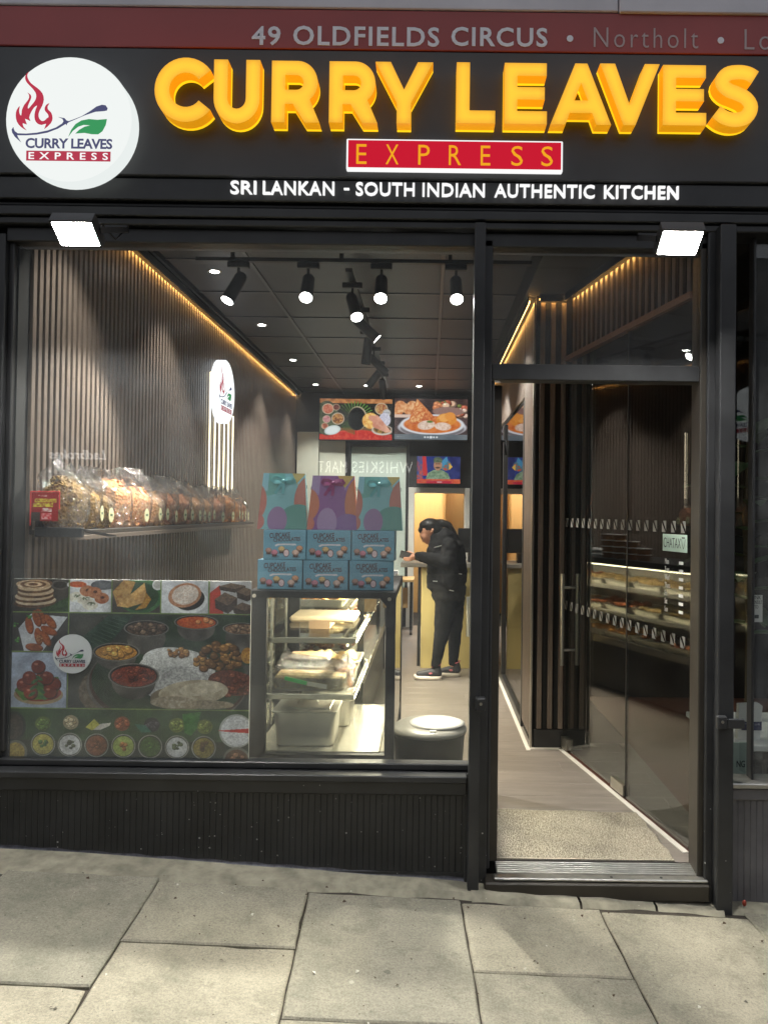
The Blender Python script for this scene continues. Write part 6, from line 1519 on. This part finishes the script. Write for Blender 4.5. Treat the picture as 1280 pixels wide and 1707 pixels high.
# ------------------------------------------------------------------ counter, desk, bin, mat
M['tan'] = pm('pale_oak_laminate', L(186, 168, 112), 0.45, var=0.08, vs=3, stretch=(4, 4, 0.6))
YK = 4.15
A, B = at(702, 1000, YK), at(800, 1000, YK); zk = at(740, 940, YK).z
ct = thing('counter', 'pale oak service counter behind the person', 'counter', ((A.x+B.x)/2, YK+0.3, FZ))
MB().bbox(A.x, 0.60, YK, YK+0.03, FZ, zk-0.035, b=0.003).build('front_panel', M['tan'], ct)
MB().bbox(A.x, A.x+0.03, YK+0.031, YK+0.55, FZ, zk-0.035, b=0.003).build('side_panel', M['tan'], ct)
MB().bbox(A.x-0.20, 0.61, YK-0.03, YK+0.58, zk-0.034, zk+0.006, b=0.004).build('worktop', pm('grey_worktop', L(150, 146, 136), 0.4, var=0.1, vs=12), ct)
MB().bbox(A.x-0.035, A.x-0.005, YK+0.10, YK+0.14, FZ, zk-0.036, b=0.003).build('leg', M['black_plastic'], ct)
tl = thing('till', 'dark till monitor on the counter behind the person', 'till', (at(772, 900, YK+0.2).x, YK+0.2, zk))
qx = at(763, 900, YK+0.2).x
MB().bbox(qx, qx+0.30, YK+0.2, YK+0.23, zk+0.10, zk+0.34, b=0.006).build('monitor', M['black_plastic'], tl)
MB().bbox(qx+0.1, qx+0.2, YK+0.18, YK+0.28, zk+0.007, zk+0.10, b=0.006).build('stand', M['black_plastic'], tl)
YD = 6.3
A, B = at(640, 1000, YD), at(690, 1000, YD); zd = at(670, 964, YD).z
dk_ = thing('small_desk', 'small oak topped desk on black castor legs near the blinds', 'desk', ((A.x+B.x)/2, YD, FZ))
MB().bbox(A.x-0.4, B.x, YD-0.2, YD+0.3, zd-0.03, zd, b=0.003).build('desktop', M['ply'], dk_)
for x in (A.x-0.37, B.x-0.05):
    MB().bbox(x, x+0.035, YD-0.18, YD-0.14, FZ+0.06, zd-0.031, b=0.003).build('leg', M['black_plastic'], dk_)
    MB().cyl((x+0.002, YD-0.16, FZ+0.03), (x+0.033, YD-0.16, FZ+0.03), 0.03, n=14).build('castor', M['black_plastic'], dk_)
MB().bbox(A.x-0.3, B.x-0.08, YD+0.05, YD+0.08, FZ+0.30, FZ+0.55, b=0.003).build('modesty_panel', M['ply'], dk_)
rd_ = thing('card_reader', 'small white card machine on the desk behind the chocolate boxes', 'card machine', (at(660, 955, YD).x, YD-0.1, zd))
q = WL[rd_]
MB().obox((q.x, q.y, q.z+0.055), (0.07, 0.03, 0.11), Matrix.Rotation(R(-25), 3, 'X')).build('reader_body', M['white_paint'], rd_)
MB().obox((q.x, q.y-0.02, q.z+0.075), (0.052, 0.004, 0.045), Matrix.Rotation(R(-25), 3, 'X')).build('display', M['black_plastic'], rd_)

bc = at(716, 1205, 0.47); bn = thing('waste_bin', 'black waste bin with grey flap lid by the window', 'bin', (bc.x, 0.47, FZ))
zl = bc.z; rr_ = 0.175
MB().lathe([(0.135, 0.0), (0.14, 0.01), (0.168, zl-FZ-0.05), (0.172, zl-FZ-0.045), (0.172, zl-FZ-0.03)], (bc.x, 0.47, FZ), 40).build('bin_body', pm('black_bin_plastic', (0.006, 0.006, 0.006), 0.5), bn)
gl_ = pm('grey_plastic', L(120, 117, 110), 0.35, var=0.04)
MB().lathe([(0.174, zl-FZ-0.034), (0.178, zl-FZ-0.03), (0.177, zl-FZ-0.018), (0.160, zl-FZ-0.004), (0.13, zl-FZ+0.002), (0.0001, zl-FZ+0.004)], (bc.x, 0.47, FZ), 40).build('lid', gl_, bn)
MB().lathe([(0.118, 0.0), (0.120, 0.006), (0.10, 0.014), (0.0001, 0.018)], (bc.x+0.035, 0.455, zl+0.001), 36, sx=1.1).build('flap', pm('pale_grey_plastic', L(158, 156, 152), 0.4), bn)
MB().bbox(bc.x+0.0, bc.x+0.03, 0.315, 0.325, zl+0.001, zl+0.006, b=0.002).build('latch', M['white_paint'], bn)

# door mat: dense short pile
def mat_mat():
    t = NT('beige_loop_pile'); p = t.pos(); n1 = t.noise(p, 3, 4, 0.6); n2 = t.noise(p, 260, 2, 0.6)
    b = t.ramp(n1, [(0.3, L(136, 128, 112)), (0.5, L(184, 175, 156)), (0.75, L(204, 195, 177))]); b = t.mix(0.45, b, t.ramp(n2, [(0.35, L(88, 82, 70)), (0.65, L(226, 218, 200))]))
    t.principled(b, 0.95, 0, 0.1); return t.mat
mm_ = mat_mat()
mat_o = thing('door_mat', 'beige loop pile door mat inside the threshold', 'mat', (0.62, 0.3, FZ))
def inside_mat(x, y):
    t_ = (y-0.10)/0.36
    return 0.28 <= x <= 1.074 - 0.016*t_ + 0.004*math.sin(40*y) and 0.10 <= y <= 0.645 + 0.006*math.sin(19*x) - 0.038*(x-0.3)
m = MB(); m.add([(0.27, 0.095, FZ+0.0015), (1.075, 0.095, FZ+0.0015), (1.05, 0.615, FZ+0.0015), (0.27, 0.645, FZ+0.0015), (0.27, 0.095, FZ+0.008), (1.07, 0.095, FZ+0.008), (1.045, 0.612, FZ+0.008), (0.27, 0.642, FZ+0.008)], [(0, 3, 2, 1), (4, 5, 6, 7), (0, 1, 5, 4), (1, 2, 6, 5), (2, 3, 7, 6), (3, 0, 4, 7)])
m.build('backing', mm_, mat_o)
m = MB(); r_ = random.Random(9); s_ = 0.0042
x = 0.275
vs, fs = [], []
while x < 1.08:
    y = 0.10
    while y < 0.66:
        xx, yy = x+r_.uniform(-.0016, .0016), y+r_.uniform(-.0016, .0016)
        if inside_mat(xx, yy):
            hh = FZ+0.0085+r_.uniform(0.001, 0.005); q = s_*r_.uniform(0.55, 0.8); n = len(vs); dx, dy = r_.uniform(-.002, .002), r_.uniform(-.002, .002)
            vs += [(xx-q, yy-q, FZ+0.007), (xx+q, yy-q, FZ+0.007), (xx, yy+q, FZ+0.007), (xx+dx, yy+dy, hh)]; fs += [(n, n+1, n+3), (n+1, n+2, n+3), (n+2, n, n+3)]
        y += s_
    x += s_
m.add(vs, fs); po = m.build('pile', mm_, mat_o); po['kind'] = 'stuff'

# ------------------------------------------------------------------ next unit: plant, desk, papers
def leaf_mesh(m, base, tip, width, droop, mi=0):
    base, tip = Vector(base), Vector(tip); d = tip-base; sd = d.cross(Vector((0, 0, 1))).normalized(); n = 7; vs = []
    for i in range(n+1):
        t_ = i/n; w_ = width*math.sin(math.pi*min(0.98, t_*0.92+0.04))**0.8; p = base + d*t_ + Vector((0, 0, -droop*t_*t_))
        vs += [p - sd*w_ + Vector((0, 0, 0.012)), p, p + sd*w_ + Vector((0, 0, 0.012))]
    m.add(vs, [f for i in range(n) for f in ((3*i, 3*i+1, 3*i+4, 3*i+3), (3*i+1, 3*i+2, 3*i+5, 3*i+4))], mi, True)
lfm = pm('waxy_green_leaf', L(70, 96, 62), 0.35, var=0.25, vs=14)
plc = Vector((1.60, 0.62, FZ))
pt = thing('potted_plant', 'broad leaved green plant behind the next shop window', 'plant', tuple(plc))
MB().lathe([(0.12, 0), (0.16, 0.28), (0.165, 0.30), (0.15, 0.30), (0.14, 0.26), (0.001, 0.26)], tuple(plc), 28).build('pot', M['charcoal'], pt)
m = MB(); m.tube([plc+Vector((0, 0, 0.25)), plc+Vector((0.01, 0.01, 0.9)), plc+Vector((-0.02, 0.0, 1.5)), plc+Vector((0, 0, 2.0))], [0.022, 0.018, 0.014, 0.008], 8); m.build('stem', pm('plant_stem', L(84, 70, 48), 0.8), pt)
r_ = random.Random(4)
for k in range(26):
    z = 0.9+1.1*k/26; a = k*2.4; l_ = r_.uniform(0.22, 0.36); b0 = plc + Vector((0, 0, z))
    m = MB(); leaf_mesh(m, b0, b0+Vector((math.cos(a)*l_, math.sin(a)*l_*0.8, r_.uniform(0.02, 0.14))), r_.uniform(0.045, 0.07), r_.uniform(0.05, 0.16)); m.build('leaf', lfm, pt)
nd = thing('white_desk', 'white topped desk inside the next shop window', 'desk', (1.75, 0.35, FZ))
zdk = at(1265, 1245, 0.16).z
MB().bbox(1.335, 2.5, 0.17, 0.75, zdk-0.025, zdk+0.003, b=0.004).build('desktop', M['white_paint'], nd)
for x, y in ((1.52, 0.22), (2.40, 0.22), (1.52, 0.68), (2.40, 0.68)): MB().bbox(x, x+0.05, y, y+0.05, FZ, zdk-0.026, b=0.003).build('leg', dkw, nd)
hb = thing('leaflet_holder', 'white leaflet holder with blue cards on the next shop desk', 'leaflet holder', (1.45, 0.26, zdk))
ha, hb2 = at(1231, 1200, 0.25), at(1272, 1178, 0.25)
MB().prism([[(ha.x, zdk+0.004), (hb2.x-0.012, zdk+0.004), (hb2.x, hb2.z), (hb2.x-0.015, hb2.z+0.012), (ha.x+0.005, hb2.z+0.006)]], (0, 0.29, 0), (1, 0, 0), (0, 0, 1), 0.03).build('holder', M['white_paint'], hb)
cb = Cv(34, 15, 3, (38, 42, 84), 2); cb.poly([(16, 0), (20, 0), (18, 15), (12, 10)], (196, 200, 220)); cb.rect(3, 2, 12, 6, (120, 124, 140), (60, 60, 90), 2); cb.rect(22, 3, 31, 6, (170, 174, 190), (60, 60, 90), 1.5)
ca_, cb2 = at(1236, 1218, 0.25), at(1270, 1204, 0.25); cb.mesh('card', M['print'], hb, (ca_.x, 0.257, cb2.z), (cb2.x-ca_.x, 0, 0), (0, 0, ca_.z-cb2.z))
sg = thing('desk_sign', 'pale green card with dark NG letters below the next shop desk', 'sign', (1.40, 0.12, zs))
sa, sb2 = at(1226, 1293, 0.12), at(1246, 1238, 0.12)
MB().bbox(sa.x-0.05, sb2.x, 0.121, 0.128, sa.z, sb2.z, b=0.001).build('card', pm('pale_green_card', L(176, 192, 180), 0.6), sg)
na, nb2 = at(1227, 1279, 0.12), at(1241, 1268, 0.12); mm = MB(); text(mm, 'ng', (na.x, 0.1205, na.z), (1, 0, 0), (0, 0, 1), nb2.x-na.x, nb2.z-na.z, 0.0008); mm.build('lettering', dk, sg)
lk = thing('notice', 'white LINK CONSULT LTD notice in the next shop window', 'notice', (1.44, 0.08, at(1262, 1038, 0.08).z))
la, lb2 = at(1251.5, 1037, 0.08), at(1270.5, 992, 0.08)
MB().box(la.x, lb2.x, 0.081, 0.083, la.z, lb2.z).build('paper', M['white_paint'], lk)
hh = lb2.z-la.z; ww = lb2.x-la.x; mm = MB()
for key, f0, f1, w0, w1 in (('link', 0.84, 0.98, 0.08, 0.85), ('consult', 0.67, 0.80, 0.04, 0.96), ('ltd', 0.50, 0.62, 0.16, 0.62)): text(mm, key, (la.x+ww*w0, 0.0808, la.z+hh*f0), (1, 0, 0), (0, 0, 1), ww*(w1-w0), hh*(f1-f0), 0.0006)
mm.build('lettering', dk, lk)
MB().box(la.x+ww*0.3, la.x+ww*0.66, 0.0800, 0.0808, la.z+hh*0.14, la.z+hh*0.27).build('stamp', dk, lk)
# ================================================================== the person, in profile, bent over a phone
YP = 3.72
def P_(zx, zy, dy=0.0):                     # detail-crop coordinates -> world, on the person's plane
    q = at(640+zx/4.74, 780+zy/4.74, YP); return Vector((q.x, YP+dy, q.z))
def capsule(m, p0, r0, p1, r1, n=12):
    p0, p1 = Vector(p0), Vector(p1); d = (p1-p0); l = d.length
    if l < 1e-6: m.sph(p0, r0, n=n, k=8); return
    m.cyl(p0, p1, r0, r1, n); m.sph(p0, r0, n=n, k=8); m.sph(p1, r1, n=n, k=8)
REM = []
def flesh(name, parts, mt, parent, voxel=0.011, smooth=6, ell=()):
    m = MB()
    for a in parts: capsule(m, *a)
    for c_, r_, s_ in ell: m.sph(c_, r_, s_[0], s_[1], s_[2], n=16, k=10)
    o = m.build(name, mt, parent)
    md = o.modifiers.new('remesh', 'REMESH'); md.mode = 'VOXEL'; md.voxel_size = voxel; md.use_smooth_shade = True
    if smooth: sm = o.modifiers.new('smooth', 'SMOOTH'); sm.factor = 0.5; sm.iterations = smooth
    REM.append(o); return o
skin = pm('skin', L(206, 150, 120), 0.5, var=0.05, vs=30)
hair_m = pm('black_hair', (0.010, 0.009, 0.008), 0.38, var=0.3, vs=60, stretch=(1, 1, 0.3), bump=0.4, bs=220)
coat = pm('black_quilted_coat', (0.012, 0.012, 0.0125), 0.85, spec=0.25, var=0.4, vs=18, bump=1.0, bs=17)
jean = pm('black_trousers', (0.010, 0.010, 0.0105), 0.9, spec=0.2, var=0.4, vs=22, bump=1.0, bs=22)
base = P_(430, 1600); person = thing('person', 'person in black coat and trousers bent over a phone, dark hair tied back', 'person', (base.x, YP, FZ))
DY = 0.11
hd = P_(348, 490)
# body: head, neck, trunk, hands, legs as one skin
fist = P_(212, 690, -0.13)
body_parts = [(P_(432, 545), 0.046, P_(385, 520), 0.05), (P_(440, 560), 0.06, P_(505, 700), 0.10), (P_(505, 700), 0.11, P_(520, 980), 0.12),
   (P_(505, 620, -0.13), 0.046, P_(470, 740, -0.17), 0.04), (P_(470, 740, -0.17), 0.038, P_(262, 690, -0.14), 0.026), (P_(262, 690, -0.14), 0.024, P_(232, 690, -0.135), 0.028),
   (P_(510, 600, 0.13), 0.046, P_(500, 740, 0.16), 0.04), (P_(500, 740, 0.16), 0.038, P_(300, 720, 0.03), 0.026), (P_(300, 720, 0.03), 0.024, P_(240, 705, -0.06), 0.026),
   (P_(500, 1000, -0.07), 0.09, P_(452, 1290, -0.07), 0.058), (P_(452, 1290, -0.07), 0.056, P_(412, 1560, -0.07), 0.036), (P_(545, 1000, 0.08), 0.09, P_(560, 1290, 0.08), 0.058), (P_(560, 1290, 0.08), 0.056, P_(548, 1565, 0.08), 0.036)]
ht = Matrix.Rotation(R(0), 3, 'Y')
head_e = [(P_(352, 482), 0.086, (1.02, 0.86, 0.98)), (P_(334, 528), 0.064, (0.95, 0.92, 0.95)), (P_(352, 556), 0.048, (0.95, 0.9, 0.85)), (P_(358, 590), 0.024, (1.0, 1.05, 0.8)), (P_(388, 552), 0.046, (0.9, 0.9, 0.95))]
face = [(P_(300, 548), 0.008, P_(311, 578), 0.0125), (P_(313, 580), 0.012, P_(322, 580), 0.011), (P_(333, 592), 0.011, P_(338, 598), 0.010), (P_(296, 536, -0.032), 0.011, P_(296, 536, 0.032), 0.011)]
ear = [(P_(384, 486, -0.079), 0.012, P_(380, 508, -0.076), 0.010)]
fing = []
for i, (dz_, l_) in enumerate(((0, 0.050), (6, 0.056), (12, 0.052), (18, 0.042))):     # fingers wrap the phone from below
    a = P_(228, 694+dz_*1.3, -0.150); b = P_(205, 700+dz_*1.3, -0.162); c2 = P_(176, 702+dz_*1.1, -0.150); d2 = P_(162, 700+dz_*1.0, -0.130)
    fing += [(a, 0.0095, b, 0.009), (b, 0.009, c2, 0.0085), (c2, 0.0085, d2, 0.0075)]
thumb = [(P_(236, 678, -0.125), 0.012, P_(210, 662, -0.118), 0.010), (P_(210, 662, -0.118), 0.010, P_(184, 656, -0.112), 0.0085)]
flesh('body', body_parts + face + ear + fing + thumb, skin, person, 0.0065, 4, head_e)
eye_w = pm('eye_dark', (0.02, 0.015, 0.012), 0.2)
for s_ in (-1, 1): MB().sph(P_(304, 551, 0.031*s_), 0.009, n=8, k=6).build('eye', eye_w, person)
# hair: cap swept back into a ponytail
flesh('hair', [(P_(420, 445), 0.045, P_(452, 432), 0.032), (P_(452, 432), 0.034, P_(505, 452), 0.034), (P_(505, 452), 0.034, P_(552, 505), 0.022), (P_(552, 505), 0.02, P_(590, 560), 0.010)],
      hair_m, person, 0.009, 4, [(P_(364, 460), 0.092, (1.05, 0.95, 0.80)), (P_(402, 478), 0.068, (0.95, 1.1, 1.0)), (P_(334, 458), 0.070, (0.95, 1.05, 0.80)), (P_(290, 492), 0.036, (0.7, 1.7, 0.75)), (P_(385, 470), 0.075, (1.0, 1.05, 0.95))])
MB().lathe([(0.030, -0.008), (0.036, 0), (0.030, 0.008)], tuple(P_(440, 437)), 14).build('hair_tie', pm('hair_tie_cloth', L(96, 84, 70), 0.7), person)
# coat: trunk, hood, sleeves, hem
coat_o = flesh('coat', [(P_(425, 560), 0.085, P_(520, 560), 0.075), (P_(460, 590), 0.115, P_(490, 720), 0.135), (P_(490, 720), 0.140, P_(500, 900), 0.150), (P_(412, 635), 0.085, P_(402, 915), 0.078), (P_(500, 900), 0.145, P_(510, 985), 0.150), (P_(440, 930), 0.08, P_(440, 1020), 0.07), (P_(585, 950), 0.075, P_(580, 1035), 0.07), (P_(560, 640), 0.09, P_(570, 860), 0.105),
   (P_(515, 610, -0.13), 0.075, P_(500, 740, -0.18), 0.066), (P_(500, 740, -0.18), 0.064, P_(272, 690, -0.14), 0.044), (P_(510, 600, 0.13), 0.075, P_(500, 740, 0.16), 0.062), (P_(500, 740, 0.16), 0.06, P_(330, 720, 0.05), 0.045)],
   coat, person, 0.012, 4, [(P_(480, 540), 0.085, (1.1, 1.3, 0.9)), (P_(520, 830, -0.17), 0.085, (0.9, 0.55, 1.5))])
bt = pm('bright_zip', L(206, 206, 200), 0.3, 0.6)
for a, b in ((P_(385, 882, -0.155), P_(420, 884, -0.158)), (P_(510, 948, -0.20), P_(545, 955, -0.20)), (P_(585, 822, -0.20), P_(606, 826, -0.19)), (P_(395, 625, -0.10), P_(462, 606, -0.13))): MB().cyl(a, b, 0.004, n=6).build('zip', bt, coat_o)
flesh('trousers', [(P_(510, 985), 0.135, P_(525, 1040), 0.125), (P_(495, 1020, -0.075), 0.108, P_(455, 1290, -0.075), 0.072), (P_(455, 1290, -0.075), 0.070, P_(412, 1525, -0.07), 0.045), (P_(412, 1525, -0.07), 0.045, P_(408, 1545, -0.07), 0.047), (P_(548, 1020, 0.08), 0.108, P_(562, 1290, 0.085), 0.070), (P_(562, 1290, 0.085), 0.068, P_(550, 1530, 0.08), 0.045), (P_(550, 1530, 0.08), 0.045, P_(550, 1550, 0.08), 0.047)], jean, person, 0.011, 3)
# trainers
shoe_m = pm('dark_grey_trainer', L(52, 52, 58), 0.6, var=0.2, vs=60, bump=0.3, bs=200); sole_m = pm('white_sole', L(214, 206, 196), 0.5, var=0.05); pink = pm('pink_trim', L(206, 110, 120), 0.5)
for (hx, tx, dy) in ((455, 238, -0.07), (603, 420, 0.08)):
    h_, t_ = P_(hx, 1590, dy), P_(tx, 1610, dy); z0 = FZ; ln = h_.x - t_.x
    m = MB(); prof = []
    out = []
    for i in range(25):
        a = math.pi*2*i/24; x = (h_.x+t_.x)/2 + ln/2*math.copysign(abs(math.cos(a))**0.75, math.cos(a)); y = YP+dy + 0.047*math.copysign(abs(math.sin(a))**0.8, math.sin(a))*(1.0-0.12*math.cos(a))
        out.append((x, y))
    def sz(x): return 0.012*max(0, ((h_.x-x)/ln-0.72)/0.28)**2 + 0.002
    n = 24; vs = [(x, y, z0+sz(x)) for x, y in out[:n]] + [(x, y, z0+0.032+sz(x)) for x, y in out[:n]]
    sh_ = MB().add(vs, [(i, (i+1) % n, n+(i+1) % n, n+i) for i in range(n)] + [tuple(range(n))[::-1], tuple(range(n, 2*n))], 0, True).build('shoe_sole', sole_m, person)
    up = flesh('shoe', [((h_.x-ln*0.14, YP+dy, z0+0.065), 0.040, (h_.x-ln*0.42, YP+dy, z0+0.058), 0.038), ((h_.x-ln*0.42, YP+dy, z0+0.058), 0.038, (t_.x+0.045, YP+dy, z0+0.046), 0.030), ((h_.x-ln*0.16, YP+dy, z0+0.08), 0.040, (h_.x-ln*0.2, YP+dy, z0+0.112), 0.040)], shoe_m, person, 0.009, 3)
    MB().tube([(h_.x-ln*0.2+0.042*math.cos(R(a)), YP+dy+0.042*math.sin(R(a)), z0+0.128+0.012*math.cos(R(a))) for a in range(0, 361, 30)], 0.0045, 6).build('collar_trim', pink, up)
    MB().sph((h_.x-ln*0.4, YP+dy-0.041, z0+0.062), 0.014, sx=1.2, sy=0.35, sz=0.6, n=10, k=6).build('side_emblem', pink, up)
# phone in the hand
ph = thing('phone', 'dark phone held in the bent person\'s hand', 'phone', tuple(P_(185, 685, -0.135)))
a, b = P_(132, 672, -0.138), P_(236, 700, -0.132); d_ = (b-a).normalized()
rot = Matrix((d_, Vector((0, 0.92, 0.39)).normalized(), d_.cross(Vector((0, 0.92, 0.39))).normalized())).transposed()
MB().obox((a+b)/2, ((b-a).length*1.0, 0.010, 0.068), rot).build('phone_body', M['black_plastic'], ph)
MB().obox((a+b)/2 - rot @ Vector((0, 0.0056, 0)), ((b-a).length*0.94, 0.001, 0.062), rot).build('phone_case', pm('grey_case', L(96, 96, 100), 0.4), ph)
# freeze the grown surfaces
bpy.context.view_layer.update(); dg = bpy.context.evaluated_depsgraph_get()
for o in REM:
    me = bpy.data.meshes.new_from_object(o.evaluated_get(dg)); o.modifiers.clear(); o.data = me
    me.polygons.foreach_set('use_smooth', [True]*len(me.polygons))
    amp = {'coat': 0.013, 'trousers': 0.006, 'hair': 0.004}.get(o.name.split('.')[0])
    if amp:                                    # cloth folds / hair strands pressed into the surface
        from mathutils import noise as mn
        for v in me.vertices:
            q = v.co
            if amp == 0.013: s = mn.noise(Vector((q.x*9, q.y*9, q.z*24))) + 0.6*mn.noise(Vector((q.x*26+5, q.y*26, q.z*40)))
            elif amp == 0.006: s = mn.noise(Vector((q.x*14+q.z*9, q.y*14, q.z*22+q.x*12))) + 0.5*mn.noise(Vector((q.x*30, q.y*30, q.z*60)))
            else: s = mn.noise(Vector((q.x*30, q.y*110, q.z*60)))
            v.co = q + v.normal*(amp*s)

# ------------------------------------------------------------------ little things
for k, (x, y, w_, h_) in enumerate(((1.295, -0.055, 0.02, 0.03),)):
    t = thing('litter', 'scrap of red plastic litter at the foot of the shutter guide', 'litter', (x, y, pave_z(x)))
    m = MB(); m.sph((x+0.015, y+0.0, pave_z(x)+0.02), 0.013, sx=0.7, sy=0.5, sz=1.0, n=8, k=6); m.build('wrapper', pm('red_litter', L(160, 60, 40), 0.5, var=0.3, vs=60), t)
